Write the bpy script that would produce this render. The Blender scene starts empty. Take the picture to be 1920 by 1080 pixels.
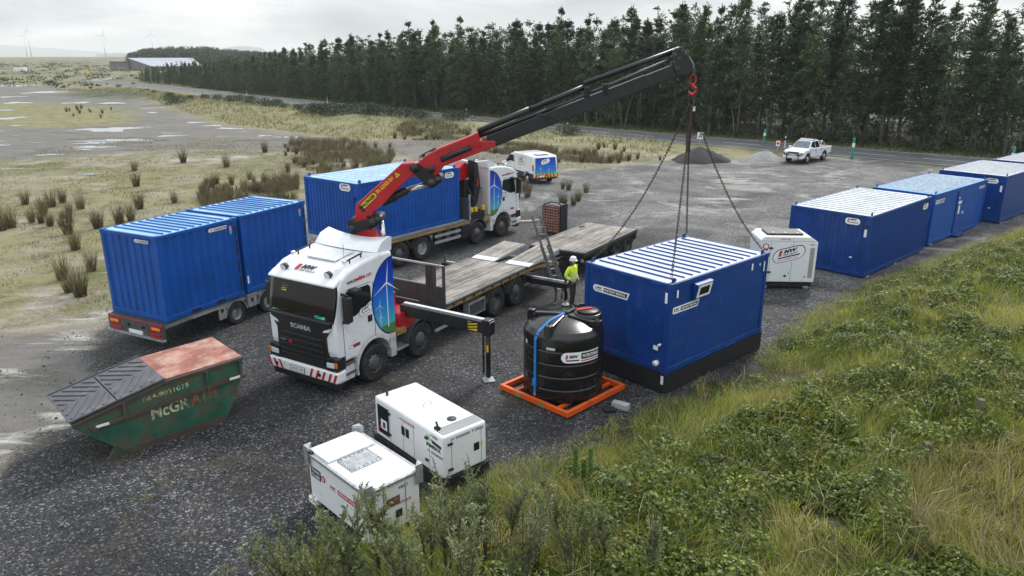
import bpy, math, random
import numpy as np
from mathutils import Matrix, Vector
R = math.radians
rnd = random.Random(7)
scene = bpy.context.scene
COL = scene.collection

# ------------------------------------------------------------------ camera
CAM_H, PITCH, FPX = 8.4, 17.5, 1375.0
cam = bpy.data.cameras.new('camera')
cam.sensor_width = 36.0
cam.lens = 36.0 * FPX / 1920.0
cam.clip_start, cam.clip_end = 0.1, 20000
camo = bpy.data.objects.new('camera', cam)
camo.location = (0, 0, CAM_H)
camo.rotation_euler = (R(90 - PITCH), 0, 0)
COL.objects.link(camo)
scene.camera = camo

# ------------------------------------------------------------------ world, sun, exposure
SUN_EL, SUN_AZ = 42.0, 28.0          # azimuth measured from +Y towards +X
world = bpy.data.worlds.new('World')
scene.world = world
world.use_nodes = True
wt = world.node_tree
wt.nodes.clear()
wo = wt.nodes.new('ShaderNodeOutputWorld')
sky = wt.nodes.new('ShaderNodeTexSky')
sky.sky_type = 'NISHITA'
sky.sun_disc = False
sky.sun_elevation = R(SUN_EL)
sky.sun_rotation = R(SUN_AZ)
sky.air_density, sky.dust_density = 1.0, 2.0
b1 = wt.nodes.new('ShaderNodeBackground'); b1.inputs[1].default_value = 0.10
b2 = wt.nodes.new('ShaderNodeBackground'); b2.inputs[1].default_value = 1.0
tc = wt.nodes.new('ShaderNodeTexCoord')
mp = wt.nodes.new('ShaderNodeMapping'); mp.inputs['Scale'].default_value = (1.6, 1.6, 7.0)
nz = wt.nodes.new('ShaderNodeTexNoise'); nz.inputs['Scale'].default_value = 1.5
nz.inputs['Detail'].default_value = 7; nz.inputs['Roughness'].default_value = 0.55
nz.inputs['Distortion'].default_value = 0.5
cr = wt.nodes.new('ShaderNodeValToRGB')
for p_, c_ in zip((0.36, 0.49, 0.62), ((.42, .48, .53, 1), (.66, .71, .75, 1), (1., 1., 1., 1))):
    e = cr.color_ramp.elements.new(p_) if p_ not in (0.36, 0.62) else cr.color_ramp.elements[0 if p_ == 0.36 else -1]
    e.position = p_; e.color = c_
# overcast: the dome brightens from the horizon to the zenith
sxz = wt.nodes.new('ShaderNodeSeparateXYZ'); wt.links.new(tc.outputs['Generated'], sxz.inputs[0])
zr = wt.nodes.new('ShaderNodeMapRange'); zr.inputs[1].default_value = 0.; zr.inputs[2].default_value = 1.; zr.inputs[3].default_value = .82; zr.inputs[4].default_value = 1.75
wt.links.new(sxz.outputs[2], zr.inputs[0])
cm = wt.nodes.new('ShaderNodeMix'); cm.data_type = 'RGBA'; cm.blend_type = 'MULTIPLY'; cm.inputs['Factor'].default_value = 1
wt.links.new(cr.outputs[0], cm.inputs['A']); wt.links.new(zr.outputs[0], cm.inputs['B'])
mx = wt.nodes.new('ShaderNodeMixShader'); mx.inputs[0].default_value = 0.88
L = wt.links.new
L(tc.outputs['Generated'], mp.inputs[0]); L(mp.outputs[0], nz.inputs['Vector']); L(nz.outputs['Fac'], cr.inputs[0])
L(sky.outputs[0], b1.inputs[0]); L(cm.outputs['Result'], b2.inputs[0])
L(b1.outputs[0], mx.inputs[1]); L(b2.outputs[0], mx.inputs[2]); L(mx.outputs[0], wo.inputs[0])

sun = bpy.data.lights.new('sun', 'SUN')
sun.energy, sun.angle, sun.color = 2.3, R(11), (1.0, .95, .88)
suno = bpy.data.objects.new('sun', sun)
sd = Vector((math.sin(R(SUN_AZ)) * math.cos(R(SUN_EL)), math.cos(R(SUN_AZ)) * math.cos(R(SUN_EL)), math.sin(R(SUN_EL))))
suno.rotation_euler = sd.to_track_quat('Z', 'Y').to_euler()
suno.location = (20, 30, 60)
COL.objects.link(suno)

vs = scene.view_settings
vs.view_transform, vs.look, vs.exposure, vs.gamma = 'Standard', 'None', 0.45, 1.0
vs.use_curve_mapping = False
scene.cycles.use_denoising = True
scene.cycles.max_bounces = 6
scene.cycles.diffuse_bounces = 2
scene.cycles.glossy_bounces = 3
scene.cycles.transmission_bounces = 4
scene.cycles.transparent_max_bounces = 6
scene.cycles.volume_bounces = 2

# ------------------------------------------------------------------ layout: pixel of the 1920x1080 survey photo -> point at height z
_c, _s = math.cos(R(PITCH)), math.sin(R(PITCH))
def gp(u, v, z=0.0):
    x, y = (u - 960) / FPX, -(v - 540) / FPX
    d = (x, _c + y * _s, -_s + y * _c)
    t = (z - CAM_H) / d[2]
    return Vector((d[0] * t, d[1] * t, z))

# ------------------------------------------------------------------ materials
MATS = {}
def nodes(name):
    m = bpy.data.materials.new(name); m.use_nodes = True
    nt = m.node_tree
    return m, nt, nt.nodes['Principled BSDF']
def mat(name, col, rough=.5, metal=0., var=.12, scale=3., bump=0., bscale=40., dirt=None, dirt_amt=.35, dirt_scale=2., spec=.5, coat=0., emit=0., trans=0.):
    """plain painted / worn surface: base colour varied by noise, patches of dirt (painted sky sheen on roofs), fine bump"""
    if name in MATS: return MATS[name]
    m, nt, p = nodes(name)
    N, Lk = nt.nodes.new, nt.links.new
    t = N('ShaderNodeTexCoord')
    n = N('ShaderNodeTexNoise'); n.inputs['Scale'].default_value = scale; n.inputs['Detail'].default_value = 5
    Lk(t.outputs['Object'], n.inputs['Vector'])
    mr = N('ShaderNodeMapRange'); mr.inputs[1].default_value = .3; mr.inputs[2].default_value = .7
    mr.inputs[3].default_value = 1 - var; mr.inputs[4].default_value = 1 + var
    Lk(n.outputs['Fac'], mr.inputs[0])
    mul = N('ShaderNodeMix'); mul.data_type = 'RGBA'; mul.blend_type = 'MULTIPLY'; mul.inputs['Factor'].default_value = 1
    mul.inputs['A'].default_value = (*col, 1); Lk(mr.outputs[0], mul.inputs['B'])
    out = mul.outputs['Result']
    if dirt:
        n2 = N('ShaderNodeTexNoise'); n2.inputs['Scale'].default_value = dirt_scale; n2.inputs['Detail'].default_value = 8
        n2.inputs['Roughness'].default_value = .65
        Lk(t.outputs['Object'], n2.inputs['Vector'])
        m2 = N('ShaderNodeMapRange'); m2.inputs[1].default_value = .62 - dirt_amt * .4; m2.inputs[2].default_value = .78 - dirt_amt * .3
        Lk(n2.outputs['Fac'], m2.inputs[0])
        mm = N('ShaderNodeMix'); mm.data_type = 'RGBA'; Lk(m2.outputs[0], mm.inputs['Factor'])
        Lk(out, mm.inputs['A']); mm.inputs['B'].default_value = (*dirt, 1); out = mm.outputs['Result']
    Lk(out, p.inputs['Base Color'])
    rr = N('ShaderNodeMapRange'); rr.inputs[3].default_value = max(.03, rough - .08); rr.inputs[4].default_value = min(1, rough + .1)
    Lk(n.outputs['Fac'], rr.inputs[0]); Lk(rr.outputs[0], p.inputs['Roughness'])
    p.inputs['Metallic'].default_value = metal
    p.inputs['Specular IOR Level'].default_value = spec
    p.inputs['Coat Weight'].default_value = coat
    if trans: p.inputs['Transmission Weight'].default_value = trans
    if bump:
        nb = N('ShaderNodeTexNoise'); nb.inputs['Scale'].default_value = bscale; nb.inputs['Detail'].default_value = 4
        Lk(t.outputs['Object'], nb.inputs['Vector'])
        bm = N('ShaderNodeBump'); bm.inputs['Strength'].default_value = bump; bm.inputs['Distance'].default_value = .02
        Lk(nb.outputs['Fac'], bm.inputs['Height']); Lk(bm.outputs[0], p.inputs['Normal'])
    MATS[name] = m
    return m
def boards(name, col, dark):
    """weathered boards: grain and stains drawn out along x"""
    m, nt, p = nodes(name); N, Lk = nt.nodes.new, nt.links.new
    t = N('ShaderNodeTexCoord'); oi = N('ShaderNodeObjectInfo')
    def stretch(sx, sy, sc, det):
        mp_ = N('ShaderNodeMapping'); mp_.inputs['Scale'].default_value = (sx, sy, sy); Lk(t.outputs['Object'], mp_.inputs[0])
        n = N('ShaderNodeTexNoise'); n.inputs['Scale'].default_value = sc; n.inputs['Detail'].default_value = det; n.inputs['Roughness'].default_value = .65; Lk(mp_.outputs[0], n.inputs['Vector']); return n.outputs['Fac']
    a, b = stretch(.5, 9, 2.5, 6), stretch(.8, 1.3, .9, 5)
    ad = N('ShaderNodeMath'); ad.operation = 'MULTIPLY_ADD'; ad.inputs[1].default_value = .6; Lk(a, ad.inputs[0])
    a2 = N('ShaderNodeMath'); a2.operation = 'MULTIPLY_ADD'; a2.inputs[1].default_value = .5; Lk(b, a2.inputs[0]); 
    a3 = N('ShaderNodeMath'); a3.operation = 'MULTIPLY_ADD'; a3.inputs[1].default_value = .14; a3.inputs[2].default_value = -.12; Lk(oi.outputs['Random'], a3.inputs[0]); Lk(a3.outputs[0], a2.inputs[2]); Lk(a2.outputs[0], ad.inputs[2])
    r = N('ShaderNodeValToRGB'); r.color_ramp.elements[0].position = .36; r.color_ramp.elements[0].color = (*dark, 1); r.color_ramp.elements[1].position = .64; r.color_ramp.elements[1].color = (*col, 1)
    Lk(ad.outputs[0], r.inputs[0]); Lk(r.outputs[0], p.inputs['Base Color']); p.inputs['Roughness'].default_value = .8
    bm = N('ShaderNodeBump'); bm.inputs['Strength'].default_value = .5; bm.inputs['Distance'].default_value = .01; Lk(a, bm.inputs['Height']); Lk(bm.outputs[0], p.inputs['Normal'])
    return m
def leafmat(name, c1, c2, scale=1.5, rough=.55, c3=None, transl=.25):
    """foliage: colour varies over space, some light passes through"""
    if name in MATS: return MATS[name]
    m, nt, p = nodes(name)
    N, Lk = nt.nodes.new, nt.links.new
    g = N('ShaderNodeNewGeometry'); oi = N('ShaderNodeObjectInfo')
    t = N('ShaderNodeTexCoord')
    n = N('ShaderNodeTexNoise'); n.inputs['Scale'].default_value = scale; n.inputs['Detail'].default_value = 4
    Lk(t.outputs['Object'], n.inputs['Vector'])
    a = N('ShaderNodeMath'); a.operation = 'MULTIPLY_ADD'; a.inputs[1].default_value = .55; a.inputs[2].default_value = -.27
    Lk(g.outputs['Random Per Island'], a.inputs[0])
    a1 = N('ShaderNodeMath'); a1.operation = 'MULTIPLY_ADD'; a1.inputs[1].default_value = .4; a1.inputs[2].default_value = -.2
    Lk(oi.outputs['Random'], a1.inputs[0])
    a2 = N('ShaderNodeMath'); a2.operation = 'ADD'; Lk(a.outputs[0], a2.inputs[0]); Lk(a1.outputs[0], a2.inputs[1])
    a3 = N('ShaderNodeMath'); a3.operation = 'ADD'; Lk(a2.outputs[0], a3.inputs[0]); Lk(n.outputs['Fac'], a3.inputs[1])
    r = N('ShaderNodeValToRGB'); r.color_ramp.elements[0].position = .3; r.color_ramp.elements[1].position = .7
    r.color_ramp.elements[0].color = (*c1, 1); r.color_ramp.elements[1].color = (*c2, 1)
    if c3: e = r.color_ramp.elements.new(.86); e.color = (*c3, 1)
    Lk(a3.outputs[0], r.inputs[0]); Lk(r.outputs[0], p.inputs['Base Color'])
    p.inputs['Roughness'].default_value = rough
    p.inputs['Specular IOR Level'].default_value = .35
    tb = N('ShaderNodeBsdfTranslucent'); Lk(r.outputs[0], tb.inputs[0])
    mxs = N('ShaderNodeMixShader'); mxs.inputs[0].default_value = transl
    Lk(p.outputs[0], mxs.inputs[1]); Lk(tb.outputs[0], mxs.inputs[2])
    Lk(mxs.outputs[0], nt.nodes['Material Output'].inputs[0])
    MATS[name] = m
    return m
BLUE = mat('blue_paint', (.003, .042, .215), .36, var=.16, scale=1.6, dirt=(.03, .075, .19), dirt_amt=.22, dirt_scale=3.5, spec=.4)
BLUE2 = mat('bright_blue_paint', (.002, .075, .35), .34, var=.15, scale=1.6, dirt=(.018, .06, .22), dirt_amt=.25, dirt_scale=3.5, spec=.4)
ROOFW = mat('pale_painted_sheen_roof', (.60, .66, .72), .30, var=.10, scale=1.1, dirt=(.38, .48, .58), dirt_amt=.22, coat=.3)  # sky sheen of a wet roof put into the pale base colour
ROOFB = mat('light_blue_painted_sheen_roof', (.19, .48, .72), .28, var=.2, scale=.8, dirt=(.58, .70, .78), dirt_amt=.25, dirt_scale=.8, coat=.4)  # lightened base and whitish dirt patches paint the sky reflected on wet blue
ROOFT = mat('turquoise_painted_sheen_roof', (.02, .30, .62), .4, var=.3, scale=.7, dirt=(.30, .58, .74), dirt_amt=.05, dirt_scale=.7, spec=.25)  # pale dirt patches and bright base are painted sky reflection
WHITE = mat('white_paint', (.76, .78, .79), .35, var=.04, scale=1.5, dirt=(.55, .54, .50), dirt_amt=.06, dirt_scale=5)
WHITE2 = mat('white_cab_paint', (.74, .76, .78), .22, var=.04, dirt=(.5, .49, .46), dirt_amt=.06, coat=.4)
DIRTYW = mat('dusty_white_paint', (.60, .60, .60), .5, var=.1, dirt=(.36, .34, .31), dirt_amt=.35, dirt_scale=5)
BLACK = mat('black_plastic', (.014, .014, .016), .42, var=.2)
MATTE = mat('matt_black', (.009, .009, .011), .75, var=.25, bump=.1)
BOOM = mat('boom_charcoal_paint', (.013, .0135, .016), .38, var=.18, dirt=(.04, .04, .042), dirt_amt=.1)
RUBBER = mat('tyre_rubber', (.016, .016, .017), .8, var=.25, scale=12, bump=.3, bscale=60, dirt=(.07, .065, .06), dirt_amt=.25, dirt_scale=6)
RIM = mat('grey_wheel_steel', (.13, .135, .14), .45, .5, var=.15, dirt=(.07, .06, .055), dirt_amt=.3)
RIMS = mat('silver_wheel_steel', (.48, .49, .51), .35, .7, var=.1, dirt=(.16, .14, .12), dirt_amt=.15)
GALV = mat('galvanised_steel', (.42, .44, .46), .45, .6, var=.25, scale=9, dirt=(.28, .29, .3), dirt_amt=.3, dirt_scale=6)
STEEL = mat('dark_grey_steel', (.075, .08, .085), .5, .3, var=.2, dirt=(.14, .13, .12), dirt_amt=.2)
CHROME = mat('chromed_rod', (.72, .73, .75), .15, .9, var=.05)
ALU = mat('aluminium_rail', (.58, .60, .62), .35, .7, var=.1)
RED = mat('crane_red_paint', (.42, .012, .02), .35, var=.12, dirt=(.22, .012, .015), dirt_amt=.15)
REDD = mat('red_mark', (.45, .012, .02), .5, var=.05)
ORANGE = mat('orange_frame_paint', (.68, .10, .012), .42, var=.1, dirt=(.4, .08, .03), dirt_amt=.15)
YEL = mat('yellow_mark', (.72, .50, .02), .5, var=.06)
GOLD = mat('ochre_rail_paint', (.30, .19, .06), .55, var=.2, dirt=(.14, .11, .07), dirt_amt=.3)
GLASS = mat('dark_glass', (.012, .017, .016), .08, var=.1, spec=.22)
INK = mat('dark_navy_ink', (.01, .012, .03), .5, var=.03)
LABELW = mat('white_label', (.80, .82, .83), .45, var=.03)
AMBER = mat('amber_lens', (.65, .16, .01), .2, var=.05)
TAILRED = mat('red_lens', (.42, .01, .015), .2, var=.05)
LAMP = mat('clear_lamp_glass', (.62, .66, .68), .08, var=.1, coat=.5)
GREYLID = mat('pale_grey_panel', (.60, .63, .64), .45, var=.06, dirt=(.42, .43, .43), dirt_amt=.2, dirt_scale=5)
NAVY = mat('navy_van_paint', (.012, .014, .06), .3, var=.1)
PLANK = boards('weathered_deck_boards', (.36, .335, .30), (.075, .066, .058))
BROWNR = mat('rusty_brown_steel', (.16, .065, .045), .75, var=.35, scale=4, bump=.3, dirt=(.30, .19, .15), dirt_amt=.3, dirt_scale=4)
GREENP = mat('skip_green_paint', (.018, .105, .065), .6, var=.35, scale=2.5, dirt=(.10, .055, .035), dirt_amt=.42, dirt_scale=2.4, bump=.25)
RUSTY = mat('rust_brown_band', (.075, .048, .036), .7, var=.3, scale=3, dirt=(.03, .06, .045), dirt_amt=.3)
LIDBLK = mat('grey_black_plastic_lid', (.075, .075, .088), .5, var=.15, dirt=(.14, .14, .15), dirt_amt=.25)
TANKP = mat('black_tank_plastic', (.009, .009, .010), .24, var=.2, scale=2, dirt=(.03, .028, .026), dirt_amt=.2)
CONC = mat('grey_concrete', (.34, .34, .34), .9, var=.2, bump=.4, bscale=25)
STRAP = mat('blue_ratchet_strap', (.015, .19, .55), .7, var=.1)
CHAIN = mat('rusty_chain_steel', (.075, .055, .045), .6, .5, var=.3, scale=20)

# ------------------------------------------------------------------ mesh builder
class MB:
    def __init__(s): s.v, s.f, s.m = [], [], []
    def add(s, vs_, fs, mi=0):
        b = len(s.v); s.v += [tuple(q) for q in vs_]
        s.f += [tuple(i + b for i in f) for f in fs]; s.m += [mi] * len(fs); return s
    def box(s, x0, x1, y0, y1, z0, z1, mi=0):
        return s.add([(x0, y0, z0), (x1, y0, z0), (x1, y1, z0), (x0, y1, z0), (x0, y0, z1), (x1, y0, z1), (x1, y1, z1), (x0, y1, z1)],
                     [(0, 3, 2, 1), (4, 5, 6, 7), (0, 1, 5, 4), (1, 2, 6, 5), (2, 3, 7, 6), (3, 0, 4, 7)], mi)
    def bar(s, p, q, w, h, mi=0, up=(0, 0, 1)):
        """box beam from p to q, w across, h along 'up'"""
        p, q = Vector(p), Vector(q); d = (q - p).normalized(); u = Vector(up)
        sd_ = d.cross(u)
        if sd_.length < 1e-4: sd_ = d.cross(Vector((1, 0, 0)))
        sd_.normalize(); u = sd_.cross(d).normalized()
        vs_ = []
        for e in (p, q):
            for a, b in ((-1, -1), (1, -1), (1, 1), (-1, 1)): vs_.append(e + sd_ * (w / 2 * a) + u * (h / 2 * b))
        return s.add(vs_, [(3, 2, 1, 0), (4, 5, 6, 7), (0, 1, 5, 4), (1, 2, 6, 5), (2, 3, 7, 6), (3, 0, 4, 7)], mi)
    def cyl(s, p, q, r0, r1=None, n=12, mi=0, caps=True):
        r1 = r0 if r1 is None else r1
        p, q = Vector(p), Vector(q); d = (q - p).normalized()
        a = d.cross(Vector((0, 0, 1)))
        if a.length < 1e-3: a = Vector((1, 0, 0))
        a.normalize(); b = d.cross(a)
        vs_ = []
        for e, r in ((p, r0), (q, r1)):
            for i in range(n):
                t = 2 * math.pi * i / n; vs_.append(e + (a * math.cos(t) + b * math.sin(t)) * r)
        fs = [(i, (i + 1) % n, n + (i + 1) % n, n + i) for i in range(n)]
        if caps: fs += [tuple(range(n - 1, -1, -1)), tuple(range(n, 2 * n))]
        return s.add(vs_, fs, mi)
    def tube(s, pts, r, n=6, mi=0):
        pts = [Vector(q) for q in pts]; vs_ = []
        for k, q in enumerate(pts):
            d = (pts[min(k + 1, len(pts) - 1)] - pts[max(k - 1, 0)]).normalized()
            a = d.cross(Vector((0, 0, 1)))
            if a.length < 1e-3: a = Vector((1, 0, 0))
            a.normalize(); b = d.cross(a); rr = r[k] if isinstance(r, (list, tuple)) else r
            for i in range(n):
                t = 2 * math.pi * i / n; vs_.append(q + (a * math.cos(t) + b * math.sin(t)) * rr)
        fs = []
        for k in range(len(pts) - 1):
            for i in range(n):
                j = (i + 1) % n; fs.append((k * n + i, k * n + j, (k + 1) * n + j, (k + 1) * n + i))
        fs += [tuple(range(n - 1, -1, -1)), tuple(range((len(pts) - 1) * n, len(pts) * n))]
        return s.add(vs_, fs, mi)
    def lathe(s, prof, n=24, axis='z', c=(0, 0, 0), mi=0):
        vs_ = []
        for r, h in prof:
            for i in range(n):
                t = 2 * math.pi * i / n; a, b = r * math.cos(t), r * math.sin(t)
                vs_.append((c[0] + a, c[1] + b, c[2] + h) if axis == 'z' else (c[0] + a, c[1] + h, c[2] + b))
        fs = []
        for k in range(len(prof) - 1):
            for i in range(n):
                j = (i + 1) % n; f = (k * n + i, k * n + j, (k + 1) * n + j, (k + 1) * n + i)
                fs.append(f if axis == 'z' else f[::-1])
        return s.add(vs_, fs, mi)
    def prism(s, poly, a0, a1, axis='y', mi=0):
        """polygon (two coords) extruded along axis; for 'y' poly is (x,z), 'x': (y,z), 'z': (x,y)"""
        n = len(poly)
        def P(q, a): return (q[0], a, q[1]) if axis == 'y' else (a, q[0], q[1]) if axis == 'x' else (q[0], q[1], a)
        vs_ = [P(q, a0) for q in poly] + [P(q, a1) for q in poly]
        ar = sum(poly[i][0] * poly[(i + 1) % n][1] - poly[(i + 1) % n][0] * poly[i][1] for i in range(n))
        fl = (ar > 0) != (axis == 'y')
        f0 = tuple(range(n)); f1 = tuple(range(n, 2 * n))
        fs = [f0[::-1], f1] if fl else [f0, f1[::-1]]
        for i in range(n):
            j = (i + 1) % n; q = (i, j, n + j, n + i); fs.append(q if fl else q[::-1])
        return s.add(vs_, fs, mi)
    def build(s, name, mats, parent=None, smooth=False, bevel=0, seg=2, loc=None, rotz=None):
        me = bpy.data.meshes.new(name)
        me.from_pydata(s.v, [], s.f)
        mats = mats if isinstance(mats, (list, tuple)) else [mats]
        for m in mats: me.materials.append(m)
        if len(mats) > 1: me.polygons.foreach_set('material_index', s.m)
        if smooth: me.polygons.foreach_set('use_smooth', [True] * len(s.f))
        me.update()
        o = bpy.data.objects.new(name, me); COL.objects.link(o)
        if parent is not None: o.parent = parent
        if loc is not None: o.location = loc
        if rotz is not None: o.rotation_euler = (0, 0, rotz)
        if bevel:
            b = o.modifiers.new('bevel', 'BEVEL'); b.width = bevel; b.segments = seg; b.limit_method = 'ANGLE'; b.angle_limit = R(35)
            b.harden_normals = False
        return o
def soft(o, ang=35):
    """smooth shading with sharp edges kept above ang degrees"""
    me = o.data
    me.polygons.foreach_set('use_smooth', [True] * len(me.polygons))
    me.set_sharp_from_angle(angle=R(ang))
    return o
def fastmesh(name, V, Fq, mats, parent=None, smooth=False, mi=None):
    """numpy vertices (n,3) and faces (m,k) -> one mesh object"""
    me = bpy.data.meshes.new(name)
    V = np.asarray(V, np.float32); Fq = np.asarray(Fq, np.int32); k = Fq.shape[1]
    me.vertices.add(len(V)); me.vertices.foreach_set('co', V.ravel())
    me.loops.add(Fq.size); me.loops.foreach_set('vertex_index', Fq.ravel())
    me.polygons.add(len(Fq)); me.polygons.foreach_set('loop_start', np.arange(0, Fq.size, k, dtype=np.int32))
    mats = mats if isinstance(mats, (list, tuple)) else [mats]
    for m in mats: me.materials.append(m)
    if mi is not None: me.polygons.foreach_set('material_index', np.asarray(mi, np.int32))
    if smooth: me.polygons.foreach_set('use_smooth', np.ones(len(Fq), bool))
    me.update(calc_edges=True)
    o = bpy.data.objects.new(name, me); COL.objects.link(o)
    if parent is not None: o.parent = parent
    return o
def thing(name, label, cat, loc=(0, 0, 0), rotz=0., group=None):
    o = bpy.data.objects.new(name, None); o.empty_display_size = .3; COL.objects.link(o)
    o.location = loc; o.rotation_euler = (0, 0, rotz)
    return tag(o, label, cat, group)
def tag(o, label, cat, group=None):
    o['label'] = label; o['category'] = cat
    if group: o['group'] = group
    return o
def struct(o): o['kind'] = 'structure'; return o
def stuff(o, label=None, cat=None):
    o['kind'] = 'stuff'
    if label: o['label'] = label
    if cat: o['category'] = cat
    return o
def copy_tree(o, parent=None):
    c_ = o.copy(); COL.objects.link(c_); c_.parent = parent
    for ch in list(o.children): copy_tree(ch, c_)
    return c_

# ------------------------------------------------------------------ lettering and flat marks
_TXT = {}
def text2d(body, bold=0., shear=0., spacing=1.):
    key = (body, bold, shear, spacing)
    if key not in _TXT:
        cu = bpy.data.curves.new('t', 'FONT'); cu.body = body; cu.size = 1.0; cu.offset = bold; cu.shear = shear
        cu.space_character = spacing; cu.resolution_u = 2
        ob = bpy.data.objects.new('t', cu); COL.objects.link(ob)
        dg = bpy.context.evaluated_depsgraph_get(); me = bpy.data.meshes.new_from_object(ob.evaluated_get(dg))
        V = [tuple(v.co[:2]) for v in me.vertices]; Fc = [tuple(p.vertices) for p in me.polygons]
        bpy.data.objects.remove(ob); bpy.data.curves.remove(cu); bpy.data.meshes.remove(me)
        xs = [v[0] for v in V]; ys = [v[1] for v in V]
        x0, x1, y0, y1 = min(xs), max(xs), min(ys), max(ys)
        _TXT[key] = ([((x - x0) / (y1 - y0), (y - y0) / (y1 - y0)) for x, y in V], Fc, (x1 - x0) / (y1 - y0))
    return _TXT[key]
class Decal:
    """flat marks laid on a face: items in face coordinates (metres), layers 2 mm apart"""
    def __init__(s, fn): s.mb = MB(); s.fn = fn
    def poly(s, pts, mi, layer=1):
        n = len(pts); s.mb.add([s.fn(x, y, layer * .0025) for x, y in pts], [tuple(range(n))], mi); return s
    def rect(s, x0, x1, y0, y1, mi, layer=1): return s.poly([(x0, y0), (x1, y0), (x1, y1), (x0, y1)], mi, layer)
    def stadium(s, x0, x1, y0, y1, mi, layer=1, n=8, slant=0., r=None):
        r = (y1 - y0) / 2 if r is None else r; pts = []
        for cx, cy, a0 in ((x1 - r, y1 - r, 0), (x0 + r, y1 - r, 90), (x0 + r, y0 + r, 180), (x1 - r, y0 + r, 270)):
            for i in range(n + 1):
                a = R(a0 + 90 * i / n); pts.append((cx + r * math.cos(a), cy + r * math.sin(a)))
        if slant: pts = [(x, y + slant * (x - x0)) for x, y in pts]
        return s.poly(pts, mi, layer)
    def text(s, body, x, y, h, mi, layer=2, bold=.02, shear=0., spacing=1., width=None, slant=0., center=False):
        V, Fc, asp = text2d(body, bold, shear, spacing)
        sx = h if width is None else width / asp
        if center: x -= asp * sx / 2
        s.mb.add([s.fn(x + vx * sx, y + vy * h + slant * vx * sx, layer * .0025) for vx, vy in V], Fc, mi); return s
    def build(s, name, mats, parent): return s.mb.build(name, mats, parent)
def face(o, ex, ey):
    """face frame: origin o, right ex, up ey -> fn(x,y,d) with d along the outward normal"""
    o, ex, ey = Vector(o), Vector(ex).normalized(), Vector(ey).normalized(); n = ex.cross(ey)
    return lambda x, y, d: o + ex * x + ey * y + n * d
LOGO = [LABELW, INK, REDD, MATS['black_plastic']]
def mw_badge(parent, fn, x, y, w, slant=0., outline=True, name='company_badge', small=False):
    """white rounded badge: red block, MW, HIRE GROUP, dark bar, web line"""
    h = w * .46
    d = Decal(fn)
    if outline: d.stadium(x, x + w, y, y + h, 1, 1, slant=slant); i = w * .022
    else: i = 0
    d.stadium(x + i, x + w - i, y + i, y + h - i, 0, 2, slant=slant)
    b = MB()
    d2 = Decal(fn)
    sl = lambda xx: slant * (xx - x)
    px = x + w * .17
    d2.poly([(px, y + h * .47 + sl(px)), (px + w * .085, y + h * .47 + sl(px + w * .085)), (px + w * .125, y + h * .86 + sl(px + w * .125)), (px + w * .04, y + h * .86 + sl(px + w * .04))], 2, 3)
    d2.text('MW', px + w * .15, y + h * .60 + sl(px + w * .15), h * .27, 1, 3, bold=.05, shear=.3, width=w * .44, slant=slant)
    if not small:
        d2.text('HIRE GROUP', px + w * .14, y + h * .46 + sl(px + w * .14), h * .10, 1, 3, bold=.03, shear=.3, width=w * .46, slant=slant)
        d2.text('www.mwhire.com', px, y + h * .14 + sl(px), h * .10, 2, 3, bold=.02, width=w * .6, slant=slant)
    d2.poly([(px, y + h * .30 + sl(px)), (px + w * .66, y + h * .30 + sl(px + w * .66)), (px + w * .68, y + h * .39 + sl(px + w * .68)), (px, y + h * .39 + sl(px))], 1, 3)
    o = d.build(name, LOGO, parent)
    d2.build('lettering', LOGO, o)
    return o
def mw_strip(parent, fn, x, y, w, text='INSTANT RENTAL', slant=0., name='company_sticker', bar=1):
    """long white sticker: rounded left end with MW, dark bar with text, slanted right end"""
    h = w * .155
    d = Decal(fn)
    S = lambda xx, yy: (xx, yy + slant * (xx - x))
    pts = [(x + w, y + h), (x + h * .5, y + h)] + [(x + h * .5 - h * .5 * math.sin(R(a)), y + h * .5 + h * .5 * math.cos(R(a))) for a in range(15, 180, 15)] + [(x + h * .5, y), (x + w * .94, y)]
    d.poly([S(*q) for q in pts], 0, 1)
    o = d.build(name, LOGO, parent)
    d = Decal(fn)
    d.poly([S(*q) for q in ((x + w * .06, y + h * .3), (x + w * .085, y + h * .3), (x + w * .1, y + h * .78), (x + w * .075, y + h * .78))], 2, 2)
    d.text('MW', *S(x + w * .11, y + h * .45), h * .3, 1, 2, bold=.05, shear=.3, width=w * .14, slant=slant)
    d.rect(0, 0, 0, 0, 1, 2) if False else d.poly([S(*q) for q in ((x + w * .09, y + h * .26), (x + w * .26, y + h * .26), (x + w * .26, y + h * .34), (x + w * .09, y + h * .34))], 1, 2)
    d.poly([S(*q) for q in ((x + w * .30, y + h * .2), (x + w * .92, y + h * .2), (x + w * .95, y + h * .8), (x + w * .30, y + h * .8))], bar, 2)
    d.text(text, *S(x + w * .33, y + h * .34), h * .34, 0, 3, bold=.03, width=w * .57, slant=slant)
    d.build('lettering', LOGO, o)
    return o
HAZE = 0.00016
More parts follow.
